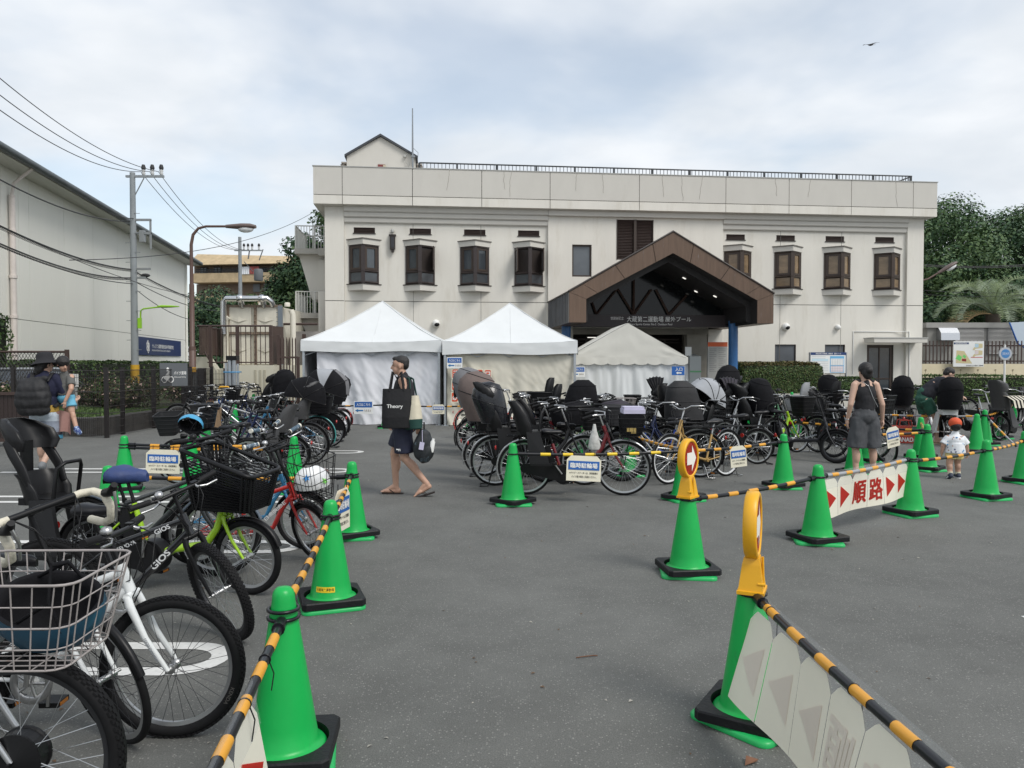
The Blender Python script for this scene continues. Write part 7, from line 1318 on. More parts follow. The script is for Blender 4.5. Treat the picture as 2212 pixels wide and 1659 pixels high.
def fork_letters(b,body,t0,t1,h,mt):
 g=b[2];a,c=g['hb'],g['Fh'];d=(c-a).normalized();mb=MB();side=-1;up=Vector((d.z,0,-d.x));
 Mx=Matrix(((d.x,up.x,0,0),(0,0,side,0),(d.z,up.z,0,0),(0,0,0,1)));p=a.lerp(c,(t0+t1)/2)+Vector((-.008,-.072,0));add_text(mb,body,(c-a).length*(t1-t0),h,Matrix.Translation(p)@Mx,0,.02);mb.build('lettering',mt,b[0],b[1])
fork_letters(A3,'LOUIS GARNEAU',.55,.85,.010,mat('decal_grey',(.25,.27,.3),.5));fork_letters(A4,'GIOS',.2,.34,.014,LETW)
def rim_letters(b,body,r,ang,h,mt):
 g=b[2];mb=MB();co,fs,lo,hi=text_mesh(body,0.0);sc=h/(hi[1]-lo[1]);side=-1
 mb.add([((r+(p[1]-lo[1])*sc)*math.cos(ang-(p[0]-lo[0])*sc/r),0,(r+(p[1]-lo[1])*sc)*math.sin(ang-(p[0]-lo[0])*sc/r))for p in co],fs);mb.build('lettering',mt,b[0],b[1]@Matrix.Translation(g['Fh']+Vector((0,-.0265,0))))
rim_letters(A3,'KENDA',.268,R(-18),.016,mat('decal_faint',(.11,.10,.095),.7))
rim_letters(A2,'SHIMANO',.262,R(8),.013,LETW)
def helmet(label,p,s,col,M=None,shell_only=False,marks=None):
 t=thing('bicycle_helmet',label,'helmet',p,0,'bicycle helmets',rot=M or(0,0,0));mb=MB();n=18
 def ring(k,z,sc=1.0):return[(.135*k*math.cos(a)*s*sc,.105*k*math.sin(a)*s*sc,z*s)for a in[2*PI*i/n for i in range(n)]]
 mb.loft([ring(1.0,0),ring(1.03,.03),ring(.98,.07),ring(.82,.115),ring(.52,.148),ring(.15,.16),ring(.01,.161)],0,caps=False);sh=mb.build('shell',col,t);mb=MB();mb.loft([ring(1.0,0),ring(.9,.0),ring(.86,.04),ring(.7,.1),ring(.1,.135)],0,caps=False);mb.build('liner',FABB,t);mb=MB()
 for s_ in(-1,1):mb.tube([(.06*s,s_*.09*s,.02*s),(.03*s,s_*.07*s,-.07*s),(.02*s,0,-.13*s)],.007*s,5,sq=(1,.4));mb.tube([(-.07*s,s_*.085*s,.02*s),(.02*s,s_*.075*s,-.06*s)],.006*s,5,sq=(1,.4))
 mb.build('strap',FABB,t)
 if marks:
  mb=MB();rs=random.Random(4)
  for k,mi in enumerate((0,1,2,0,3,1)):
   az,zz,kk=R(-170+60*k),(.05,.10)[k%2],(1.0,.89)[k%2];d=Vector((.137*kk*math.cos(az),.107*kk*math.sin(az),zz))*s*1.02;u=d.cross(Vector((0,0,1))).normalized();v=u.cross(d).normalized();q=[d*1.02]+[d*1.01+(u*math.cos(i*PI/5)+v*math.sin(i*PI/5))*(.034 if i%2==0 else.014)*s for i in range(10)];mb.add(q,[(0,1+i,1+(i+1)%10)for i in range(10)],mi)
  mb.build('star_print',[REDL,mat('star_blue',(.05,.25,.6),.5),mat('star_green',(.2,.6,.1),.5),mat('star_amber',(.7,.4,.05),.5)],t)
 return t
def world(b,p,steer=True):
 root,S,g=b;M=Matrix.Translation(root.location)@root.rotation_euler.to_matrix().to_4x4();return M@(S@Vector(p)if steer else Vector(p))
g=A1[2];p=world(A1,(g['bx']+.06,.0,g['bz0']+.17));helmet('dark teal helmet lying upside down in the grey wire basket',p,1.2,mat('helmet_teal',(.015,.075,.13),.4),(R(212),R(6),R(12)))
p=G(690,1010);g=A6[2];p=world(A6,(g['bx']+.02,0,g['bz0']+.10));helmet('white helmet with coloured stars in the red bicycle basket',p,1.0,mat('helmet_white',(.78,.79,.8),.4),(R(10),R(-8),R(20)),marks=True)
p=P(411,920,9.9);helmet('pale blue helmet hanging by its strap from handlebars',p,1.15,mat('helmet_sky',(.06,.32,.55),.4),(R(-62),R(18),R(20)))
p=P(1182,936,10.6);helmet('glossy black helmet hanging upside down among the middle bicycles',p,1.25,BLK(),(R(150),R(20),R(40)))
def rowbike(label,u,v,hd,grp,**k):
 """place a bicycle by the picture position of its rear wheel contact point"""
 if grp is GM:u-=22;k.setdefault('sx',.10)
 p=G(u,v);wb=k.get('wb')or(1.18 if k.get('kind')=='ebike' else 1.10);return bike(label,(p.x+math.cos(R(hd))*wb/2,p.y+math.sin(R(hd))*wb/2),hd,grp=grp,wb=wb,**{a:b for a,b in k.items()if a!='wb'})
bike('black bicycle with large grey plastic box basket behind the doubled bars',(-4.75,10.35),172,'ebike',BLKP,r=.27,basket='bin',bm=mat('bin_grey',(.022,.023,.025),.6,spec=.25),front_at=(-4.55,10.4),grp=GM,barz=.95,steer=20)
bike('bicycle with black wheel standing behind the hanging temporary parking sign',None,176,'mtb',BLKP,r=.31,front_at=(-4.42,10.05),grp=GM,fender=None,barz=.90)
bike('black bicycle with flat bars and rivetted black saddle behind the doubled bars',(-3.95,11.3),184,'mtb',GREYP,r=.335,w=.04,grp=GM,barz=1.03,sadz=.92,rim=RIMD,fender=None,text=('CITY',LETW,'down')if 0 else None)
bike('dark navy framed bicycle behind the rivetted saddle',(-3.75,12.0),182,'mtb',NAVP,r=.33,w=.035,grp=GM,barz=1.0,sadz=.9)
rowbike('bicycle with bare grey child seat shell behind the checkered grips',654,1018,181,GM,kind='ebike',col=BLKP,r=.26,seat='low',sm=SEATG,bm=BLKP,basket='bin')
rowbike('dark bicycle with dark mesh sun hood, nearest of the covered left ones',690,990,184,GM,kind='ebike',col=NAVP,r=.30,seat='std',sm=SEATG,top=('fan',FABB,.42,4))
rowbike('bicycle with black carrier bag over its rear wheel in the left row',706,979,183,GM,kind='city',col=BLUP,r=.33,rbasket='bin',bm=FABB,fender=TEAL)
rowbike('bicycle with black and pale grey hooded child seat cover in the left row',730,967,182,GM,kind='ebike',col=BLKP,r=.33,seat='std',top=('fan',[FABB,FABP],.50,30),guard=True)
rowbike('bicycle with grey fan shaped child seat canopy in the left row',742,954,183,GM,kind='ebike',col=BLKP,r=.33,seat='std',top=('fan',FABG,.48,15))
rowbike('bicycle with black cover and cream trim in the left row',752,941,182,GM,kind='ebike',col=DKRED,r=.26,seat='std',top=('bag',[FABB,FABP]))
rowbike('bicycle with round black folded hood, farthest of the covered left row',760,930,181,GM,kind='ebike',col=BLKP,r=.26,seat='std',top=('bag',FABB),fender=DKRED)
for u,v,hd,cl,lb,kd,bk in((600,955,187,SILP,'silver hybrid bicycle with slim grey frame in the rear left row','mtb',None),(590,940,184,NAVP,'dark navy bicycle in the crowded rear left row','city','wire'),(565,928,176,BLKP,'black flat barred bicycle in the crowded rear left row','mtb',None),(540,920,182,BLKP,'black wire basket bicycle below the plinth','city','wire'),(610,925,180,WHT,'white framed bicycle below the plinth','city','wire'),(575,912,178,BLUD,"blue children's bicycle by the notice stand",'bmx',None),(625,912,183,BLKP,'black basket bicycle near the picket gate','city','bin'),(545,903,181,PNK,"pink children's bicycle by the plinth",'bmx','wire'),(600,902,182,GREYP,'grey bicycle at the very back of the left rows','city','wire'),(510,935,180,BLKP,'dark bicycle with curled bars left of the small bicycles','mtb',None),(520,912,184,BLUD,"second blue children's bicycle right of the notice stand",'bmx',None),(640,930,180,NAVP,'navy bicycle with black covered child seat in the rear left row','ebike','bin')):
 rowbike(lb,u,v,hd,GM,kind=kd,col=cl,r=.33 if kd!='bmx' else.22,basket=bk,**({'seat':'std','top':('bag',FABB)}if kd=='ebike' else{'seat':'std'}if cl is WHT else{}))
bg=thing('paper_bag','brown paper shopping bag standing among the rear left bicycles','bag',G(455,975));mb=MB();mb.box((0,0,.62),(.32,.2,.36),taper=1.05);mb.build('bag_body',mat('kraft_paper',(.27,.18,.105),.8,var=.15),bg);mb=MB();mb.tube([(-.08,0,.80),(-.06,0,.92),(.06,0,.92),(.08,0,.80)],.006,5);mb.build('handle',MATS['kraft_paper'],bg)
redb=bike('dark red electric city bicycle standing side-on behind the yellow and black bar',(.76,9.25),-3,'ebike',DKRED,r=.335,wb=1.20,near=True,w=.036,rim=RIMS,basket='wire',bm=WIREB,seat='low',sm=SEATB,fender=SILP,grp=GC,barz=.98,sadz=.80,steer=-6,bars='swept')
rowbike('bicycle with tall black plastic rain sheet over its child seat, behind the red one',1070,1049,2,GC,kind='ebike',col=BLKP,r=.33,seat='std',top=('bag',mat('black_vinyl',(.013,.014,.018),.25,var=.2,bump=.4,bs=9),.86),fender=SILP,basket='bin')
rowbike('bicycle with taupe brown rain cover and outer pocket',1046,1028,3,GC,kind='ebike',col=DKRED,r=.30,seat='std',top=('bag',[FABT,FABB],1.12),fender=SILP,ftop=('mound',FABB),fseat=SEATB)
rowbike('bicycle with grey round rain hood beside the orange posters',1024,985,3,GC,kind='ebike',col=BLKP,r=.33,seat='std',top=('bag',[FABG,FABB],1.1),basket='bin')
rowbike('bicycle with dark grey umbrella hood behind the taupe cover',1030,968,2,GC,kind='ebike',col=REDK,r=.33,seat='std',top=('fan',FABB,.46,20),fseat=SEATB,ftop='dark')
rowbike('bicycle with red rear panel, farthest at the aisle edge of the middle block',1015,947,3,GC,kind='city',col=WHT,r=.33,basket='wire',fender=REDK)
bike('dark grey sports bicycle with white frame letters behind the red one',(.98,10.3),4,'mtb',GREYP,r=.33,w=.05,near=True,rim=RIMD,wb=1.06,fender=PLB,grp=GC,text=('HYDEE II',LETW,'top'),barz=1.0,sadz=.80)
bike('bicycle with purple grey cloth front cover in the middle block',(.85,11.3),2,'ebike',GRNP,r=.30,grp=GC,fseat=SEATB,ftop=('mound',FABN),seat='low')
bike('bicycle with upright black front rain cover in the middle block',(.45,12.4),4,'ebike',BLKP,r=.28,grp=GC,fseat=SEATB,ftop=('tall',FABB),seat='low')
bike('olive green bicycle with black tray basket in the middle block',(.95,12.3),3,'city',OLV,r=.33,grp=GC,basket='bin',bm=PLB)
bike('bicycle with flat black headrest board sticking up in the middle block',(.0,13.6),3,'ebike',NAVP,r=.28,grp=GC,seat='std',fseat=SEATB,ftop='dark')
bike('silver barred bicycle with grey wire basket holding a blue bag',(1.35,13.3),2,'city',SILP,r=.33,grp=GC,basket='wire',bm=WIREG)
bike('bicycle with bell and round mirror near the tent leg',(.9,14.5),4,'city',GREYP,r=.33,grp=GC,basket='wire')
bike('bicycle with open black funnel hood before the gabled tent',(1.95,13.9),176,'ebike',BLKP,r=.27,grp=GC,seat='std',top=('folded',FABB,60),basket='bin')
bike('black bicycle with deep black bin basket in front of the gabled tent',(2.05,12.7),178,'ebike',BLKP,r=.28,grp=GC,basket='bin',front_at=(1.42,12.75),bars='flat')
bike('grey bicycle with bare handlebars in front of the gabled tent',(2.6,12.9),182,'mtb',GREYP,r=.33,grp=GC,barz=1.05)
bike('bicycle with pale silver fan hood before the gabled tent',(3.0,14.4),174,'ebike',SILP,r=.27,grp=GC,seat='std',sm=SEATB,top=('fan',FABP,.44,30),basket='bin')
bike('bicycle with black seat and swept back violet black hood before the gabled tent',(3.1,13.4),178,'ebike',BLKP,r=.27,grp=GC,seat='std',top=('folded',FABN,70),basket='wire')
bike('bicycle with open black front basket and cloth behind the red one',(1.75,10.9),176,'city',SILP,r=.33,grp=GC,basket='bin',bm=mat('bin_mesh',(.03,.03,.034),.6),front_at=(1.55,10.75))
bike('blue corded bicycle half hidden behind the transparent bar',(2.25,11.4),186,'city',BLUD,r=.33,grp=GC,basket='wire')
bike('bicycle with big dark grey zipped rain cover like a tall bag',(3.25,12.2),192,'ebike',GREYP,r=.28,grp=GC,seat=None,fseat=SEATB,ftop=('tall',mat('cover_charcoal',(.017,.017,.019),.75,var=.25,vs=4,bump=.4,bs=9)),wb=1.2,front_at=(2.75,11.85))
gold=bike('gold step-through bicycle standing side-on behind the arrow sign',(2.58,10.45),217,'city',GOLD,r=.33,wb=1.22,near=True,w=.034,rim=mat('rim_white',(.68,.69,.7),.4),spk=SPK,fender=BLKP,grp=GC,barz=1.02,sadz=.82,lamp=False)
bike('navy bicycle with wire rear basket left of the gold one',(2.35,11.3),214,'city',NAVP,r=.33,grp=GC,basket='wire',bm=WIREB)
bike('bicycle with pale grey umbrella hood and black side seat behind the gold one',(2.5,11.75),208,'ebike',BLKP,r=.28,wb=1.2,grp=GC,seat='std',sm=SEATB,top=('fan',FABP,.44,40),bars='flat')
bike('bicycle with black winged headrest behind the gold one',(3.35,13.2),200,'ebike',BLUD,r=.28,grp=GC,seat='std',fseat=SEATB,ftop='dark')
bike('silver wheeled bicycle behind the pale grey umbrella hood',(4.05,12.9),205,'city',SILP,r=.33,grp=GC,basket='wire')
bike('bicycle with tall black full rain cover by the blue column',(3.65,14.7),196,'ebike',BLKP,r=.33,grp=GC,seat='std',top=('tall',FABB))
bike('lime racked bicycle with black bucket child seat',(4.6,13.5),20,'ebike',LIME,r=.28,grp=GC,seat='std',sm=SEATB,text='rackcol',fender=PLB,basket='bin')
bike('white basket bicycle with chrome bars before the clipped hedge',(5.2,17.2),190,'city',WHT,r=.33,grp=GC,basket='wire',bm=WIREG)
bike('green framed bicycle hidden behind the lime one',(5.0,15.0),18,'mtb',GRNP,r=.33,grp=GC)
cargo=bike('long black cargo bicycle with hooded black child seat',None,-56,'ebike',mat('paint_matt_black',(.022,.022,.027),.45),r=.27,wb=1.42,near=True,w=.06,rim=RIMD,spk=SPKD,seat='std',sm=SEATG,top=('bag',FABB),fender=PLB,grp=GR,front_at=(5.22,12.2),steer=18,barz=1.08,sadz=.80,bars='flat',text=('Gyutto',mat('decal_silver',(.4,.42,.45),.4),'low'))
bike('bicycle with large silver grey front child bowl behind the cargo one',(5.35,16.1),-28,'ebike',SILP,r=.27,grp=GR,fseat=mat('seat_silver_grey',(.30,.31,.32),.45,var=.08),ftop=None,barz=1.06,bars='flat')
bike('black bicycle with upright hand shaped headrest by the far hedge',(6.55,17.3),-40,'ebike',BLKP,r=.27,grp=GR,fseat=SEATB,ftop='dark',seat='low')
bike('white bicycle with black box cover behind the woman',(7.8,17.3),-60,'ebike',WHT,r=.27,grp=GR,seat='std',sm=mat('seat_white',(.55,.56,.55),.5),top=('bag',FABB))
bike('black basket bicycle beside the woman on her left',(6.6,14.9),-50,'ebike',BLKP,r=.28,grp=GR,basket='bin',fseat=None,seat='low')
bike('bicycle with pink lock turned to the viewer at the right of the woman',None,-64,'mtb',BLKP,r=.335,grp=GR,w=.035,near=True,rim=RIMD,spk=SPKD,fender=None,front_at=(5.95,12.05),steer=-22,barz=1.04)
bike('red lamped bicycle right behind the woman',(5.8,13.2),-60,'city',DKRED,r=.33,grp=GR,basket='wire')
bike('grey bicycle with round black hood seen from behind, left of the green shorts',(8.55,16.85),72,'ebike',GREYP,r=.27,grp=GR,seat='std',sm=SEATG,top=('bag',FABB),basket='bin')
wman=bike('white bicycle with black hood seen from behind, beside the man in green shorts',None,80,'ebike',WHT,r=.27,grp=GR,seat='std',sm=mat('seat_white',(.55,.56,.55),.5),top=('bag',FABB),fender=PLB,front_at=(8.72,15.95))
bike('black basket bicycle behind the man in green shorts',(9.2,17.6),70,'ebike',BLKP,r=.27,grp=GR,basket='bin')
bike('bicycle with black quilted child seat facing the viewer, right of the man',(10.1,16.6),-70,'ebike',BLKP,r=.27,grp=GR,fseat=None,seat='std',sm=SEATB,basket='wire')
bike('bicycle with black seat draped with a black and white striped cloth',(10.75,16.2),30,'ebike',BLKP,r=.28,grp=GR,seat='std',sm=SEATG,basket='bin')
bike('bicycle with brown domed visor hood over its front basket at the right',(13.0,18.4),-80,'ebike',BLKP,r=.27,grp=GR,basket='wire',fseat=None,seat='low')
bike('dark bicycle cut by the right frame edge',(14.6,18.8),-85,'ebike',BLKP,r=.30,grp=GR,basket='wire',seat='std')
bike('bicycle with silver spokes behind the brown domed visor',(12.4,19.8),-70,'city',SILP,r=.33,grp=GR,basket='wire')
bike('black bicycle at the rear of the right rows, left of the hooded one',(7.2,18.3),-60,'city',BLKP,r=.33,grp=GR,basket='wire')
bike('navy bicycle in the gap above the cream bag of the woman',(6.9,16.0),-62,'ebike',NAVP,r=.28,grp=GR,basket='bin',seat='low')
vh=thing('visor_hood','brown domed rain hood with clear visor on a front basket','rain hood',(13.1,17.75,.93));mb=MB();mb.loft([oval(0,z,rx,ry,18)for z,rx,ry in((0,.27,.26),(.18,.27,.25),(.33,.2,.19),(.42,.08,.08))]);mb.build('dome',mat('hood_brown',(.10,.085,.08),.6),vh);mb=MB();mb.loft([[(.29*math.cos(a),.29*math.sin(a),z)for a in[R(-150+120*i/8)for i in range(9)]]for z in(.02,.3)],closed=False);mb.build('visor',CLEARV,vh)
stp=thing('striped_cloth','black and cream striped cloth draped over a child seat','cloth',(10.45,15.75,.80),R(20));mb=MB()
for k in range(10):
 x=-.27+.054*k;mb.add([(x+d_*.054,y,z)for d_ in(0,1)for y,z in((.1,.14),(-.02,.13),(-.16,.05),(-.2,-.10))],[(j,j+1,j+5,j+4)for j in range(3)],k%2)
mb.build('fabric',[mat('stripe_cream',(.62,.58,.48),.8),FABB],stp)
tb=thing('picnic_bag','red and green shopping bag with white letters on the asphalt behind the cones','bag',G(1953,956),R(-14));mb=MB();mb.loft([[(sx*.31,sy*.13,z)for sx,sy in((-1,-1),(1,-1),(1,1),(-1,1))]for z in(0,.34)],0,sm=False)
for x0,x1,z0,z1,mi in((-.31,-.12,.17,.34,0),(-.12,.1,.14,.3,1),(.1,.31,.16,.34,2),(-.31,-.1,.02,.14,2)):mb.bb(x0+.01,x1-.01,-.134,-.13,z0,z1,mi)
mb.build('bag_body',[mat('bag_red',(.46,.05,.03),.5,var=.2),mat('bag_orange',(.6,.14,.03),.5),mat('bag_green',(.03,.14,.09),.5)],tb);mb=MB();add_text(mb,'CANADA',.40,.085,wallM(0,-.14,.075),0,.03);mb.build('lettering',LET,tb);mb=MB();[mb.tube([(-.12,y,.33),(-.1,y,.46),(.1,y,.46),(.12,y,.33)],.012,5)for y in(-.12,.12)];mb.build('handle',MATS['bag_red'],tb)
g=redb[2];hbag=thing('hanging_pouch','white crumpled bag hanging from the dark red bicycle handlebar','bag',world(redb,(g['st'].x-.06,-.26,g['st'].z-.05)));mb=MB();mb.loft([oval(0,z,rx,ry,12)for z,rx,ry in((0,.015,.015),(-.08,.03,.03),(-.16,.055,.045),(-.26,.075,.05),(-.30,.06,.04))]);mb.build('pouch',mat('pouch_white',(.55,.55,.53),.8,var=.3,vs=12,bump=.5,bs=20),hbag)
p=world(redb,(g['bx']+.03,0,g['bz0']+.13));tt=thing('shopping_bag','black bag with gold print in the dark red bicycle basket','bag',p);mb=MB();mb.box((0,0,0),(.24,.28,.24),taper=1.1);mb.build('bag_body',FABB,tt);mb=MB();mb.bb(-.07,-.02,-.145,-.141,-.08,.1);mb.bb(-.02,.04,-.145,-.141,-.1,-.03);mb.build('print',mat('print_gold',(.5,.36,.12),.4),tt)
tw=thing('folded_towel','lilac folded towel across the dark red bicycle basket','towel',p+Vector((.02,0,.16)));mb=MB();mb.box((0,0,0),(.26,.3,.05));mb.box((.0,0,.04),(.24,.26,.03));mb.build('towel',mat('towel_lilac',(.50,.48,.62),.9,var=.1),tw)
# ================================================================ people
SKIN=mat('skin',(.50,.30,.215),.5,var=.10,vs=7);SKINP=mat('skin_pale',(.56,.36,.27),.5,var=.10,vs=7);HAIR=mat('hair_black',(.012,.010,.010),.5,bump=.5,bs=90);EYE=mat('eye_dark',(.02,.015,.012),.2);LIP=mat('lip',(.36,.14,.12),.5)
def blob(name,prims,vox,mats,parent,sm=4,matfn=None,wr=0.0,M=None,seed=0.0,cut=None):
 mb=MB()
 for p in prims:
  if p[0]=='c':
   a,b,r1,r2=Vector(p[1]),Vector(p[2]),p[3],p[4];d=b-a;L=max(d.length,1e-4);T=Matrix.Translation(a)@d.to_track_quat('Z','Y').to_matrix().to_4x4()
   flat=len(p)>5
   prof=([(r1,0)]if flat else[(max(r1*math.sin(t),1e-4),-r1*math.cos(t))for t in[PI/2*i/5 for i in range(6)]])+([(r2,L)]if flat else[(max(r2*math.cos(t),1e-4),L+r2*math.sin(t))for t in[PI/2*i/5 for i in range(6)]]);mb.lathe(prof,18,0,T)
  else:mb.ell(p[1],p[2],20,14,0,Matrix.Translation(p[1])@p[3].to_4x4()@Matrix.Translation(-Vector(p[1]))if len(p)>3 else None)
 o=bpy.data.objects.new('body_form',mb.mesh('body_form',[]));COL.objects.link(o);m=o.modifiers.new('r','REMESH');m.mode='VOXEL';m.voxel_size=vox;m.use_smooth_shade=True;s=o.modifiers.new('s','SMOOTH');s.factor=.5;s.iterations=sm
 dg=bpy.context.evaluated_depsgraph_get();me=bpy.data.meshes.new_from_object(o.evaluated_get(dg));bpy.data.objects.remove(o);me.name=name
 if wr:
  me.update();nr=[v.normal.copy()for v in me.vertices]
  for v,n_ in zip(me.vertices,nr):c=v.co;v.co=c+n_*wr*(noise.noise(Vector((c.x*9+seed,c.y*9,c.z*6)))+.6*noise.noise(Vector((c.x*22,c.y*22+seed,c.z*11))))
 for m_ in mats:me.materials.append(m_)
 if matfn:me.polygons.foreach_set('material_index',[matfn(p.center)for p in me.polygons])
 me.polygons.foreach_set('use_smooth',[True]*len(me.polygons));return link(name,me,parent,M)
def hand(w,d,n,s=1.0,curl=.5):
 """palm and five fingers from the wrist w along d, palm facing n"""
 w,d,n=Vector(w),Vector(d).normalized(),Vector(n).normalized();n=(n-d*n.dot(d)).normalized();x=d.cross(n);pr=[('c',w,w+d*.045*s,.026*s,.030*s)]
 for k in range(4):b=w+d*.04*s+x*(k-1.5)*.012*s;pr.append(('c',b,b+d*.042*s,.014*s,.0105*s))
 for k,L in enumerate((.9,1,.95,.75)):
  p=w+d*.084*s+x*(k-1.5)*.0185*s;a=curl*.6;dd=d
  for j,l in enumerate((.034,.024,.020)):dd=(d*math.cos(a)+n*math.sin(a));q=p+dd*l*s*L;pr.append(('c',p,q,(.0090-j*.0008)*s,(.0084-j*.0008)*s));p=q;a+=curl
 b=w+d*.02*s-x*.024*s;q=b+(d*.6-x*.7+n*.35).normalized()*.042*s;pr+=[('c',b,q,.013*s,.0105*s),('c',q,q+(d*.85-x*.2+n*.45).normalized()*.032*s,.0098*s,.008*s)];return pr
def foot(a,t,s=1.0,toes=True):
 a,t=Vector(a),Vector(t);d=t-a;d.normalize();f=Vector((d.x,d.y,0)).normalized();x=Vector((-f.y,f.x,0));h=a-d*.03*s+Vector((0,0,-.048*s))if abs(d.z)<.6 else a-d*.0;pr=[('c',a,h+d*.01,.036*s,.032*s),('c',h,h+d*.12*s,.033*s,.030*s),('c',a+d*.03*s,h+d*.15*s,.034*s,.026*s),('c',h+d*.12*s-x*.018*s,h+d*.18*s-x*.018*s,.024*s,.018*s),('c',h+d*.12*s+x*.018*s,h+d*.175*s+x*.018*s,.024*s,.018*s)]
 for k in range(5):b=h+d*.185*s+x*(k-2)*.0165*s+Vector((0,0,-.008*s));pr.append(('c',b,b+d*(.03-.002*abs(k-1))*s,.010*s,.0085*s))
 return pr
def head(c,f,s=1.0):
 """head with jaw, nose, ears; f = facing direction"""
 c,f=Vector(c),Vector(f).normalized();x=Vector((0,0,1)).cross(f).normalized();u=f.cross(x);Rm=Matrix((f,x,u)).transposed();P_=lambda a,b,z:c+(f*a+x*b+u*z)*s
 pr=[('e',P_(-.012,0,.025),(.098*s,.076*s,.092*s),Rm),('e',P_(.025,0,-.045),(.068*s,.056*s,.070*s),Rm),('e',P_(.062,0,-.085),(.026*s,.028*s,.022*s),Rm),('c',P_(.084,0,.012),P_(.104,0,-.026),.010*s,.014*s),('e',P_(-.005,.077,-.012),(.020*s,.008*s,.032*s),Rm),('e',P_(-.005,-.077,-.012),(.020*s,.008*s,.032*s),Rm),('e',P_(.078,0,-.055),(.014*s,.024*s,.008*s),Rm)]
 return pr,P_,Rm
def face(parent,P_,Rm,s=1.0):
 mb=MB();[mb.ell(P_(.083,b,.010),(.007*s,.013*s,.0065*s),10,6,0,None)for b in(.031,-.031)];mb.build('eye',EYE,parent);mb=MB();[mb.tube([P_(.083,b*.5,.034),P_(.085,b,.038),P_(.074,b*1.6,.033)],.004*s,5)for b in(.03,-.03)];mb.build('brow',HAIR,parent);mb=MB();mb.tube([P_(.082,-.022,-.055),P_(.092,0,-.053),P_(.082,.022,-.055)],.0045*s,6);mb.build('mouth',LIP,parent)
def hair(parent,c,f,s,prims):return blob('hair',prims,.010*s,[HAIR],parent,3,wr=.004)
def person(label,x,y,rz,cat='person',z=0.0):return thing('person',label,cat,(x,y,z),R(rz))
V3=Vector
m=person('person in black top and navy shorts walking left with tote bags and flip flops',-1.32,9.25,180);hc=V3((.045,0,1.585));hp,P_,Rm=head(hc,(1,.05,-.06));kn={}
hipF,hipB=V3((0,-.09,.90)),V3((0,.09,.90));kF,aF=V3((.13,-.10,.49)),V3((.115,-.10,.085));kB,aB=V3((-.02,.10,.475)),V3((-.29,.10,.155))
pr=hp+[('c',(.0,0,1.40),(.03,0,1.52),.060,.054),('e',(0,0,1.27),(.115,.165,.20)),('e',(0,0,1.06),(.105,.15,.17)),('e',(0,0,.93),(.115,.165,.12)),('c',hipF,kF,.088,.056),('c',kF,aF,.052,.035),('e',kF.lerp(aF,.28)+V3((-.022,0,0)),(.050,.050,.115)),('c',hipB,kB,.088,.057),('c',kB,aB,.053,.035),('e',kB.lerp(aB,.28)+V3((-.025,0,-.01)),(.05,.05,.115),Matrix.Rotation(R(38),3,'Y'))]
pr+=foot(aF,aF+V3((.2,0,-.0)))+foot(aB,aB+V3((.17,0,-.105)))
sL,eL,wL=V3((-.01,.185,1.40)),V3((-.10,.225,1.13)),V3((-.19,.20,.885));sR,eR,wR=V3((0,-.185,1.40)),V3((.08,-.22,1.13)),V3((.17,-.19,.92))
for a,b,c in((sL,eL,wL),(sR,eR,wR)):pr+=[('c',a,b,.052,.042),('c',b,c,.040,.027)]
pr+=hand(wL,(-.15,0,-1),(0,-1,0),1.0,.75)+hand(wR,(.1,0,-1),(0,1,0),1.0,.5);b_=blob('body',pr,.0065,[SKIN],m);face(b_,P_,Rm)
hair(b_,hc,(1,0,0),1,[('e',P_(-.022,0,.042),(.096,.080,.082),Rm),('e',P_(-.058,0,.01),(.052,.072,.07),Rm),('e',P_(.05,0,.088),(.04,.055,.026),Rm)])
SHB=mat('shirt_black',(.014,.014,.017),.85,bump=.2,bs=30);NAV=mat('shorts_navy',(.010,.013,.035),.7,var=.3,vs=6,bump=.3,bs=18)
blob('shirt',[('c',(0,0,.96),(0,0,1.10),.16,.155),('e',(0,0,1.25),(.135,.19,.22)),('e',(0,0,1.05),(.135,.175,.17)),('c',sL+V3((0,-.04,.0)),sL.lerp(eL,.9),.072,.066),('c',sR+V3((0,.04,0)),sR.lerp(eR,.9),.072,.066),('c',(0,0,1.36),(.01,0,1.455),.10,.066)],.011,[SHB],m,4,wr=.010)
blob('shorts',[('c',(0,0,.88),(0,0,1.02),.165,.15),('e',(-.01,0,.90),(.15,.18,.12)),('c',hipF+V3((0,-.01,-.05)),hipF.lerp(kF,.80),.118,.122,1),('c',hipB+V3((0,.01,-.05)),hipB.lerp(kB,.88),.118,.120,1)],.011,[NAV],m,3,wr=.010,seed=3)
SOLE=mat('sandal_brown',(.020,.012,.010),.6)
def flipflop(a,d,s=1.0,mt=SOLE,parent=m,strap=None):
 d=V3(d).normalized();x=V3((-d.y,d.x,0)).normalized();u=d.cross(x)*-1;u=x.cross(d)if x.cross(d).z<0 else x.cross(d);u=u if u.z>0 else-u;base=V3(a);T=Matrix((d,x,u)).transposed().to_4x4();T.translation=base;mb=MB();o=[(-.09,.0),(-.085,.03),(-.03,.034),(.04,.036),(.10,.046),(.15,.040),(.175,.018),(.178,0),(.175,-.018),(.15,-.040),(.10,-.046),(.04,-.036),(-.03,-.034),(-.085,-.03)];mb.loft([[(p*s,q*s,z*s)for p,q in o]for z in(0,.018)],sm=False,M=T);f_=mb.build('flip_flop',mt,parent);mb=MB()
 for sg in(-1,1):mb.tube([(.125*s,.0,.045*s),(.08*s,sg*.025*s,.062*s),(.02*s,sg*.042*s,.02*s)],.008*s,6,sq=(.5,1.3),M=T)
 mb.build('strap',strap or mt,f_)
flipflop(aF+V3((.0,0,-.095))+V3((-.005,0,.006)),(1,0,0));flipflop(aB+V3((-.075,0,-.115))+V3((.06,0,-.02)),(.93,0,-.30))
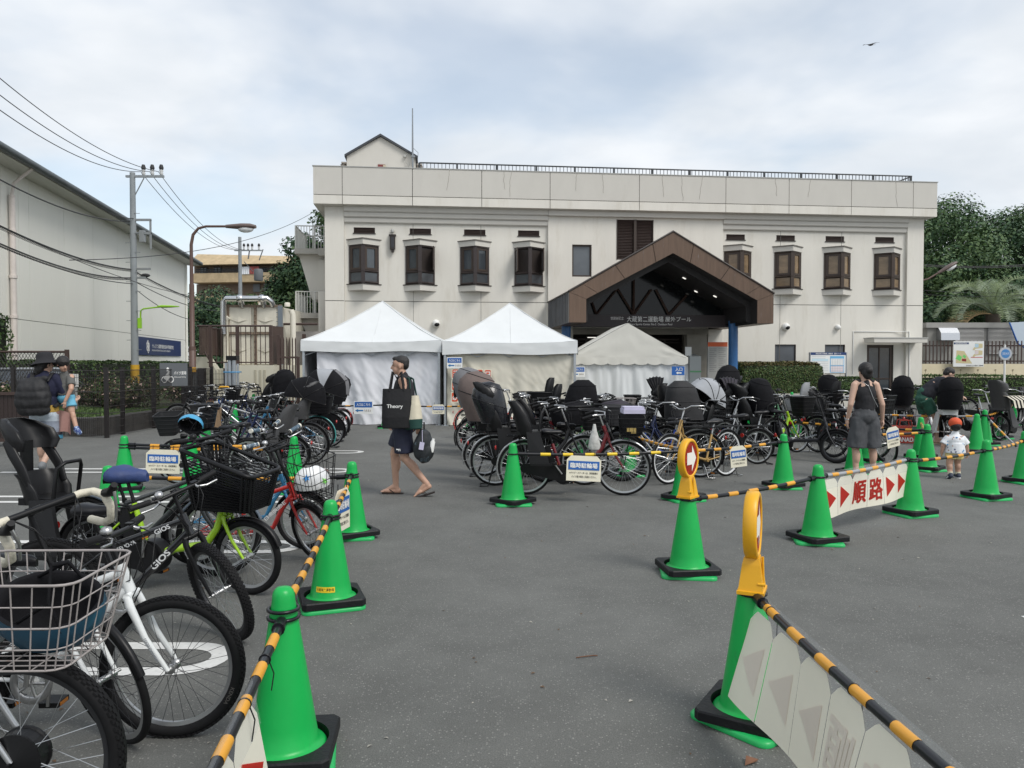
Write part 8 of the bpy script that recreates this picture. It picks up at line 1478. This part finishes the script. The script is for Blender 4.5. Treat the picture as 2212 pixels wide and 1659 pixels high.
def tote(label,loc,rz,w,h,t_,mt,low=None,strap=None,tilt=0.0):
 b=thing('tote_bag',label,'bag',loc,0,rot=(0,tilt,R(rz)));rings=[[(sx*w/2*k+.008*sx,sy*t_/2*k2,z)for sx,sy in((-1,-.7),(-.5,-1),(.0,-1.12),(.5,-1),(1,-.7),(1,.7),(.5,1),(0,1.1),(-.5,1),(-1,.7))]for z,k,k2 in((0,.94,.5),(.012,1,.9),(h*.28,1.02,1.15),(h*.30,1.02,1.15),(h*.7,.99,.9),(h,.96,.55))]
 mb=MB();n=len(rings)
 for i in range(n-1):mb.loft([rings[i],rings[i+1]],1 if(low and i<3)else 0,caps=False)
 mb.add(rings[0],[tuple(range(10))[::-1]],1 if low else 0);mb.add([(x*.9,y*.8,z-.02)for x,y,z in rings[-1]],[tuple(range(10))],0);mb.build('bag_body',[mt,low or mt],b);mb=MB()
 for sy in(-1,1):mb.tube([(-w*.26,sy*t_*.3,h-.03),(-w*.15,sy*t_*.2,h+.2),(0,sy*.02,h+strap),(w*.15,sy*t_*.2,h+.2),(w*.26,sy*t_*.3,h-.03)],.013,6,sq=(.4,1.3))
 mb.build('handle',low or mt,b);return b
tb1=tote('black tote bag with white word hanging at the side of the walking man',(-1.36,8.98,.84),2,.33,.47,.11,mat('tote_black',(.011,.011,.013),.85,bump=.3,bs=20),strap=.12);mb=MB();add_text(mb,'Theory',.185,.055,wallM(-.02,-.0665,.26),0,.02);mb.build('lettering',LET,tb1)
tote('cream canvas tote bag with dark green base on the back arm of the walking man',(-1.185,9.03,.82),-50,.27,.40,.14,mat('canvas_cream',(.60,.55,.43),.85,var=.1,bump=.3,bs=25),mat('canvas_green',(.012,.055,.045),.8),strap=.22,tilt=R(-6))
sg=thing('small_backpack','small dark backpack with tag and bottle held in the hand of the walking man','backpack',(-1.10,9.03,.44),0,rot=(0,R(10),0));blob('bag_body',[('e',(0,0,.19),(.11,.09,.19)),('e',(.03,0,.12),(.125,.10,.13)),('e',(0,0,.30),(.08,.07,.09))],.010,[mat('pack_dark',(.018,.022,.026),.7,var=.4,vs=9,dirt=((.10,.14,.17),9,.58,.64)),FABB],sg,3,wr=.012);mb=MB();mb.tube([(-.05,0,.36),(-.06,0,.46),(-.03,0,.47),(-.01,0,.36)],.010,6);mb.build('handle',FABB,sg);mb=MB();mb.box((.0,-.105,.20),(.055,.006,.09));mb.tube([(0,-.10,.25),(-.03,-.06,.38)],.004,4);mb.build('luggage_tag',mat('tag_lilac',(.55,.52,.68),.5),sg);mb=MB();mb.lathe([(.03,0),(.03,.12),(.018,.14),(.018,.16)],12,0,Matrix.Translation((.115,-.03,.14)));mb.build('bottle',WHITEP,sg)
mb=MB();
for k in range(3):mb.tube([(-.02+.012*k,0,-.01),(-.018+.012*k,0,.012-.003*k),(.03,0,.014-.005*k)],.0032,4)
mb.build('print',LETW,m,Matrix.Translation((.03,.228,.575)))
w_=person('person seen from behind in black sleeveless top and grey culottes at the banner',4.86,10.45,92);hc=V3((.02,0,1.50));hp,P_,Rm=head(hc,(1,.1,-.12),.96);hL,hR=V3((0,.085,.84)),V3((0,-.085,.84));kL,kR=V3((.01,.115,.45)),V3((.03,-.125,.45));aL,aR=V3((-.03,.125,.075)),V3((.02,-.15,.075))
sL,eL,wL=V3((-.01,.150,1.315)),V3((-.05,.222,1.045)),V3((.03,.225,.83));sR,eR,wR=V3((-.01,-.150,1.315)),V3((-.06,-.215,1.045)),V3((.02,-.26,.83))
pr=hp+[('c',(-.01,0,1.32),(.01,0,1.44),.052,.046),('e',(0,0,1.21),(.095,.145,.17)),('e',(0,0,1.02),(.09,.125,.16)),('e',(0,0,.88),(.11,.16,.13)),('c',(-.0,0,1.34),(0,.12,1.33),.05,.05),('c',(0,0,1.34),(0,-.12,1.33),.05,.05)]
for h,k,a in((hL,kL,aL),(hR,kR,aR)):pr+=[('c',h,k,.085,.055),('c',k,a,.050,.033),('e',k.lerp(a,.3)+V3((-.024,0,0)),(.048,.050,.12))]+foot(a,a+V3((.2,0,0)),.92)
for a,b,c in((sL,eL,wL),(sR,eR,wR)):pr+=[('c',a,b,.046,.037),('c',b,c,.036,.024)]
pr+=hand(wL,(.15,-.05,-1),(0,-1,0),.92,.45)+hand(wR,(.18,.05,-1),(-.3,1,0),.92,.6);b_=blob('body',pr,.0065,[SKINP],w_);face(b_,P_,Rm,.96)
hair(b_,hc,(1,0,0),.96,[('e',P_(-.025,0,.035),(.105,.090,.095),Rm),('e',P_(-.075,0,-.03),(.055,.075,.09),Rm),('e',P_(-.12,0,.0),(.045,.05,.05),Rm)])
blob('top',[('c',(0,0,.98),(0,0,1.12),.125,.125),('e',(0,0,1.19),(.112,.155,.16)),('e',(0,0,1.03),(.11,.14,.14)),('c',(.0,.075,1.26),(0,.09,1.352),.066,.046),('c',(0,-.075,1.26),(0,-.09,1.352),.066,.046),('c',(-.02,0,1.24),(-.02,0,1.34),.09,.05)],.010,[SHB],w_,3,wr=.004)
CUL=mat('culottes_grey',(.060,.063,.070),.75,var=.15,vs=4,bump=.25,bs=22)
blob('culottes',[('c',(0,0,.90),(0,0,1.0),.15,.122,1),('e',(-.01,0,.88),(.135,.175,.12)),('c',(0,.08,.86),(.0,.105,.45),.115,.128,1),('c',(0,-.08,.86),(.01,-.115,.45),.115,.128,1)],.010,[CUL],w_,3,wr=.010,seed=7)
mb=MB();mb.tube([(-.10,.0,1.30),(-.125,-.05,1.15),(-.12,-.12,1.02)],.004,5);mb.tube([(.05,.06,1.38),(-.08,.06,1.35),(-.10,.0,1.30)],.004,5);mb.build('bag_chain',STEEL,w_);mb=MB();mb.tube([(wL+V3((.028*math.cos(t),.028*math.sin(t),.01)))for t in[2*PI*i/12 for i in range(12)]],.008,5,close=True);mb.build('wristwatch',STEEL,w_)
for a in(aL,aR):flipflop(a+V3((.0,0,-.074)),(1,0,0),.95,SOLE,w_)
g_=person('person in dark top and green shorts bending over the white hooded bicycle',8.36,15.25,-8);hc=V3((.40,0,1.40));hp,P_,Rm=head(hc,(.9,0,-.55));hN,hF=V3((-.08,-.09,.88)),V3((-.08,.09,.88));kN,kF=V3((.12,-.11,.53)),V3((.0,.10,.50));aN,aF=V3((.13,-.12,.10)),V3((-.06,.11,.10));sN,sF=V3((.24,-.17,1.26)),V3((.26,.17,1.27));eN,eF=V3((.36,-.22,1.02)),V3((.40,.2,1.03));wN,wF=V3((.55,-.14,.95)),V3((.58,.12,.96))
pr=hp+[('c',(.25,0,1.28),(.36,0,1.36),.06,.054),('c',(.14,-.05,1.17),(.2,-.07,1.22),.12,.11),('c',(.14,.05,1.17),(.2,.07,1.22),.12,.11),('c',(0,0,1.0),(.12,0,1.15),.135,.13),('e',(-.06,0,.92),(.13,.16,.12))]
for h,k,a in((hN,kN,aN),(hF,kF,aF)):pr+=[('c',h,k,.09,.06),('c',k,a,.054,.036),('e',k.lerp(a,.3)+V3((-.025,0,0)),(.05,.052,.12))]+foot(a,a+V3((.2,-.06,0)))
for a,b,c in((sN,eN,wN),(sF,eF,wF)):pr+=[('c',a,b,.05,.041),('c',b,c,.04,.027)]
pr+=hand(wN,(1,.1,-.2),(0,.6,-1),1,.5)+hand(wF,(1,-.1,-.2),(0,-.6,-1),1,.5);b_=blob('body',pr,.007,[SKINP],g_);face(b_,P_,Rm);hair(b_,hc,None,1,[('e',P_(-.025,0,.045),(.1,.086,.085),Rm),('e',P_(-.06,0,0),(.06,.08,.08),Rm)])
blob('shirt',[('c',(.14,-.05,1.15),(.22,-.08,1.23),.14,.12),('c',(.14,.05,1.15),(.22,.08,1.23),.14,.12),('c',(-.03,0,.98),(.12,0,1.15),.17,.155),('c',sN,sN.lerp(eN,.8),.07,.066),('c',sF,sF.lerp(eF,.8),.07,.066)],.012,[mat('shirt_dark_navy',(.012,.013,.02),.85)],g_,3,wr=.01)
blob('shorts',[('c',(-.07,0,.86),(-.05,0,1.0),.165,.15),('c',hN,hN.lerp(kN,.74),.122,.118,1),('c',hF,hF.lerp(kF,.74),.122,.118,1),('e',(-.09,0,.90),(.15,.17,.11))],.011,[mat('shorts_green',(.018,.085,.055),.75,var=.2,vs=5,bump=.3,bs=16)],g_,3,wr=.012)
BEIGE=mat('sandal_beige',(.55,.44,.32),.6)
for a in(aN,aF):flipflop(a+V3((.0,0,-.1)),(1,-.3,0),1,BEIGE,g_)
t_=person('toddler in red cap, star printed white shirt and yellow shorts walking away',6.2,10.6,84);hc=V3((.01,0,.735));hp,P_,Rm=head(hc,(1,0,-.05),.80);hL,hR=V3((0,.05,.37)),V3((0,-.05,.37));kL,kR=V3((-.01,.075,.20)),V3((.05,-.06,.22));aL,aR=V3((-.06,.085,.07)),V3((.04,-.065,.055))
pr=hp+[('c',(0,0,.60),(0,0,.66),.038,.036),('e',(0,0,.52),(.075,.095,.11)),('e',(0.005,0,.42),(.085,.09,.09))]
for h,k,a in((hL,kL,aL),(hR,kR,aR)):pr+=[('c',h,k,.055,.042),('c',k,a,.040,.030),('e',k.lerp(a,.35)+V3((-.012,0,0)),(.036,.036,.055))]
sL,sR=V3((0,.10,.575)),V3((0,-.10,.575));eL,eR=V3((0,.155,.46)),V3((-.01,-.15,.46));wL,wR=V3((.02,.165,.36)),V3((.0,-.17,.355))
for a,b,c in((sL,eL,wL),(sR,eR,wR)):pr+=[('c',a,b,.034,.030),('c',b,c,.029,.021)]
pr+=hand(wL,(.1,0,-1),(0,-1,0),.55,.6)+hand(wR,(.1,0,-1),(0,1,0),.55,.6);b_=blob('body',pr,.0055,[SKIN],t_,3);face(b_,P_,Rm,.8);hair(b_,hc,None,.8,[('e',P_(-.03,0,.01),(.082,.070,.085),Rm)])
TS=mat('shirt_white_print',(.74,.76,.79),.8,var=.05,bump=.2,bs=25);sh=blob('shirt',[('e',(0,0,.53),(.105,.125,.10)),('c',(0,0,.36),(0,0,.50),.135,.115,1),('c',sL+V3((0,-.02,0)),sL.lerp(eL,.85),.052,.058,1),('c',sR+V3((0,.02,0)),sR.lerp(eR,.85),.052,.058,1),('c',(0,0,.58),(0,0,.63),.07,.05)],.008,[TS],t_,3,wr=.005)
from mathutils.bvhtree import BVHTree
bv=BVHTree.FromPolygons([v.co for v in sh.data.vertices],[tuple(p.vertices)for p in sh.data.polygons]);mb=MB();rs=random.Random(3)
for k in range(30):
 y0,z0=rs.uniform(-.12,.12),rs.uniform(.37,.60);x0=-1 if k<20 else 1;hit=bv.ray_cast(V3((x0,y0,z0)),V3((-x0,0,0)))
 if hit[0]is None:continue
 n_=hit[1];u=n_.orthogonal().normalized();v=n_.cross(u);r_=rs.uniform(.010,.019);p0=hit[0]+n_*.0025;a0=rs.uniform(0,6);mb.add([p0]+[p0+(u*math.cos(a0+i*PI/5)+v*math.sin(a0+i*PI/5))*(r_ if i%2==0 else r_*.42)for i in range(10)],[(0,1+i,1+(i+1)%10)for i in range(10)],rs.choice((0,0,1,2)))
mb.build('star_print',[mat('print_star_blue',(.05,.28,.55),.6),mat('print_star_navy',(.05,.06,.16),.6),mat('print_star_brown',(.4,.15,.07),.6)],sh)
blob('shorts',[('e',(0,0,.38),(.10,.112,.07)),('c',hL,hL.lerp(kL,.55),.068,.070,1),('c',hR,hR.lerp(kR,.55),.068,.070,1)],.008,[mat('shorts_yellow',(.68,.58,.26),.8)],t_,3,wr=.005)
CAPM=mat('cap_red',(.62,.085,.025),.7,bump=.2,bs=40);blob('cap',[('e',P_(-.012,0,.05),(.094,.083,.080),Rm),('e',P_(.09,0,.055),(.05,.06,.010),Rm)],.007,[CAPM],t_,3)
for a,lift,k in((aL,.55,'a'),(aR,0,'b')):
 d=V3((1,0,-lift)).normalized();mb_=blob('shoe',[('c',a+V3((-.02,0,-.025)),a+d*.075+V3((0,0,-.028)),.030,.027),('c',a+V3((-.01,0,0)),a+V3((-.012,0,-.02)),.030,.032)],.006,[mat('shoe_navy',(.03,.04,.07),.6),LETW],t_,2,matfn=lambda c,a=a,d=d:1 if(c-a).dot(V3((d.z,0,-d.x))*-1)<-.044 and False else 0);mb=MB();T=Matrix((d,V3((0,1,0)),d.cross(V3((0,1,0))))).transposed().to_4x4();T.translation=a+V3((.02,0,-.052));o=[(.075*math.cos(t),.033*math.sin(t))for t in[2*PI*i/16 for i in range(16)]];mb.loft([[(p,q,z)for p,q in o]for z in(-.006,.008)],M=T);mb.build('sole',LETW,mb_);mb=MB();mb.tube([a+V3((0,0,.0)),a+V3((0.003,0,.035))],.034,10);mb.build('sock',mat('sock_cream',(.66,.62,.46),.8),t_)
c_=person('adult in black bucket hat and navy shirt with backpack carrying a child',-6.62,10.75,96);hc=V3((.03,0,1.60));hp,P_,Rm=head(hc,(.8,-.6,0));hL,hR=V3((0,.09,.92)),V3((0,-.09,.92));kL,kR=V3((.10,.10,.50)),V3((-.01,-.12,.50));aL,aR=V3((.12,.10,.085)),V3((-.20,-.05,.20));sL,sR=V3((0,.185,1.40)),V3((0,-.185,1.40));eL,eR=V3((.05,.24,1.14)),V3((.02,-.27,1.15));wL,wR=V3((.2,.18,.98)),V3((.20,-.30,1.06))
pr=hp+[('c',(0,0,1.40),(.02,0,1.52),.06,.054),('e',(0,0,1.27),(.12,.17,.20)),('e',(0,0,1.06),(.11,.155,.17)),('e',(0,0,.94),(.12,.165,.12))]
for h,k,a in((hL,kL,aL),(hR,kR,aR)):pr+=[('c',h,k,.088,.057),('c',k,a,.055,.036),('e',k.lerp(a,.3)+V3((-.024,0,0)),(.052,.054,.115))]
pr+=foot(aL,aL+V3((.2,0,0)))+foot(aR,aR+V3((.12,0,-.16)))
for a,b,c in((sL,eL,wL),(sR,eR,wR)):pr+=[('c',a,b,.052,.042),('c',b,c,.040,.027)]
pr+=hand(wL,(1,-.5,0),(0,-1,.3),1,.4)+hand(wR,(.6,-.1,.2),(-.2,.3,1),1,.5);b_=blob('body',pr,.0075,[SKINP],c_);face(b_,P_,Rm);hair(b_,hc,None,1,[('e',P_(-.03,0,.02),(.1,.088,.10),Rm),('e',P_(-.075,.02,-.05),(.055,.085,.11),Rm),('e',P_(-.08,.05,-.13),(.05,.06,.09),Rm)])
mb=MB();prof=[(.19,-.055),(.155,-.02),(.115,.012),(.108,.06),(.098,.105),(.075,.122),(.001,.126)];Hm=Matrix.Translation(hc+V3((-.005,0,.045)))@Matrix.Rotation(R(-8),4,'X')@Matrix.Rotation(R(6),4,'Y');mb.lathe(prof,26,0,Hm,cap=False);mb.lathe([(r_-.004,z-.004)for r_,z in prof],26,0,Hm,cap=False);mb.build('bucket_hat',mat('hat_black',(.014,.014,.017),.85,bump=.3,bs=30),c_)
blob('shirt',[('c',(0,0,.98),(0,0,1.12),.165,.16,1),('e',(0,0,1.27),(.14,.195,.21)),('c',sL+V3((0,-.03,0)),sL.lerp(eL,.78),.075,.072),('c',sR+V3((0,.03,0)),sR.lerp(eR,.78),.075,.072),('c',(0,0,1.38),(0,0,1.46),.10,.065)],.012,[mat('shirt_navy',(.012,.014,.04),.85,bump=.2,bs=25)],c_,3,wr=.010)
mb_=blob('undershirt',[('c',(0,0,.915),(0,0,1.02),.182,.172,1)],.012,[mat('shirt_mustard',(.42,.27,.055),.85)],c_,2,wr=.008)
BS=[mat('shorts_grey_blue',(.22,.25,.31),.75,var=.2,vs=8),mat('shorts_dark',(.05,.045,.06),.75),mat('shorts_aqua',(.07,.30,.45),.75,var=.2,vs=8),mat('shorts_pale',(.42,.48,.54),.75,var=.2,vs=10)]
blob('board_shorts',[('c',(0,0,.86),(0,0,.94),.175,.168,1),('e',(-.02,0,.89),(.155,.18,.11)),('c',hL+V3((0,0,-.04)),hL.lerp(kL,.92),.118,.118,1),('c',hR+V3((0,0,-.04)),hR.lerp(kR,.92),.118,.118,1)],.011,BS,c_,3,wr=.012,matfn=lambda c:2 if c.z<.60 else(1 if c.z<.64 else(3 if c.z>.80 else 0)))
SHG=mat('shoe_grey',(.16,.17,.18),.7)
blob('shoe',[('c',aL+V3((-.03,0,-.04)),aL+V3((.17,0,-.05)),.045,.038),('c',aL,aL+V3((0,0,-.03)),.05,.05)],.010,[SHG],c_,2);blob('shoe',[('c',aR+V3((-.03,0,-.02)),aR+V3((.10,0,-.15)),.045,.038),('c',aR,aR+V3((0,0,-.03)),.05,.05)],.010,[SHG],c_,2)
bp=thing('backpack','large black roll top backpack on the back of the adult with hat','backpack',(-6.62,10.75,0),R(96));PKM=mat('pack_black',(.015,.015,.017),.7,var=.3,vs=5,bump=.4,bs=10);blob('bag_body',[('c',(-.21,-.07,.97),(-.21,.17,.97),.09,.09),('c',(-.22,-.07,1.08),(-.22,.17,1.08),.115,.115),('c',(-.22,-.06,1.16),(-.22,.16,1.16),.12,.12),('c',(-.22,-.05,1.25),(-.22,.15,1.25),.11,.11),('c',(-.21,-.05,1.32),(-.21,.15,1.32),.08,.08),('c',(-.21,-.10,1.40),(-.21,.21,1.35),.045,.045)],.013,[PKM],bp,4,wr=.014);mb=MB()
for s in(-1,1):mb.tube([(-.15,s*.10,1.36),(-.06,s*.13,1.475),(.06,s*.13,1.44),(.14,s*.14,1.28),(.10,s*.18,1.08),(-.10,s*.17,1.0)],.022,6,sq=(.4,1.4))
mb.build('strap',PKM,bp)
k_=thing('child','child in grey shirt and light blue shorts carried by the adult with hat','child',(-6.62,10.75,0),R(96));hc=V3((-.03,-.265,1.60));hp,P_,Rm=head(hc,(-.62,-.62,-.35),.86)
pr=hp+[('c',(.04,-.25,1.43),(.0,-.26,1.52),.04,.04),('e',(.06,-.25,1.32),(.08,.10,.13)),('e',(.06,-.26,1.16),(.08,.095,.11)),('c',(.06,-.30,1.10),(.02,-.345,.93),.06,.045),('c',(.02,-.345,.93),(-.03,-.43,.70),.040,.028),('e',(.0,-.375,.85),(.038,.038,.07)),('c',(.08,-.2,1.10),(.2,-.2,1.0),.06,.045),('c',(.2,-.2,1.0),(.18,-.22,.78),.04,.028),('c',(.0,-.36,1.42),(-.10,-.40,1.25),.040,.033),('c',(-.10,-.40,1.25),(-.13,-.33,1.08),.031,.022),('c',(.08,-.15,1.42),(-.02,-.05,1.44),.04,.033)]+hand((-.13,-.33,1.07),(-.05,.1,-1),(.5,.5,0),.68,.5)
b_=blob('body',pr,.0065,[SKIN],k_,3);face(b_,P_,Rm,.86);hair(b_,hc,None,.86,[('e',P_(-.012,0,.04),(.094,.084,.086),Rm),('e',P_(-.04,0,.0),(.07,.080,.08),Rm),('e',P_(.045,0,.062),(.045,.064,.034),Rm)])
blob('shirt',[('e',(.06,-.25,1.32),(.10,.125,.14)),('c',(.06,-.255,1.16),(.06,-.25,1.3),.11,.11,1),('c',(.02,-.34,1.42),(-.07,-.39,1.30),.056,.056,1),('c',(.04,-.25,1.38),(.01,-.26,1.47),.08,.05)],.009,[mat('shirt_grey',(.11,.11,.105),.85)],k_,3,wr=.007);blob('shorts',[('e',(.06,-.26,1.12),(.105,.115,.09)),('c',(.06,-.29,1.12),(.035,-.33,.99),.075,.080,1),('c',(.08,-.2,1.12),(.16,-.2,1.04),.075,.075,1)],.009,[mat('shorts_sky',(.14,.42,.58),.75)],k_,3,wr=.007)
blob('shoe',[('c',(-.04,-.44,.665),(-.10,-.50,.63),.042,.036),('c',(-.035,-.435,.69),(-.04,-.44,.66),.038,.042)],.009,[mat('shoe_blue',(.03,.06,.20),.6,dirt=((.45,.55,.7),22,.52,.56))],k_,2)
tl_=thing('hanging_towel','dusty pink towel hanging from the arm of the adult with hat','towel',(-6.62,10.75,0),R(96));mb=MB();n=9;mb.add([(-.06+.03*math.sin(s_*9+t*2),-.17-.19*s_-.02*t,.92-.30*t+.03*math.sin(s_*4))for t in[i/n for i in range(n+1)]for s_ in[j/8 for j in range(9)]],[(i*9+j,i*9+j+1,i*9+j+10,i*9+j+9)for i in range(n)for j in range(8)],0,True);mb.build('fabric',mat('towel_pink',(.34,.19,.165),.9,var=.15,vs=9),tl_)
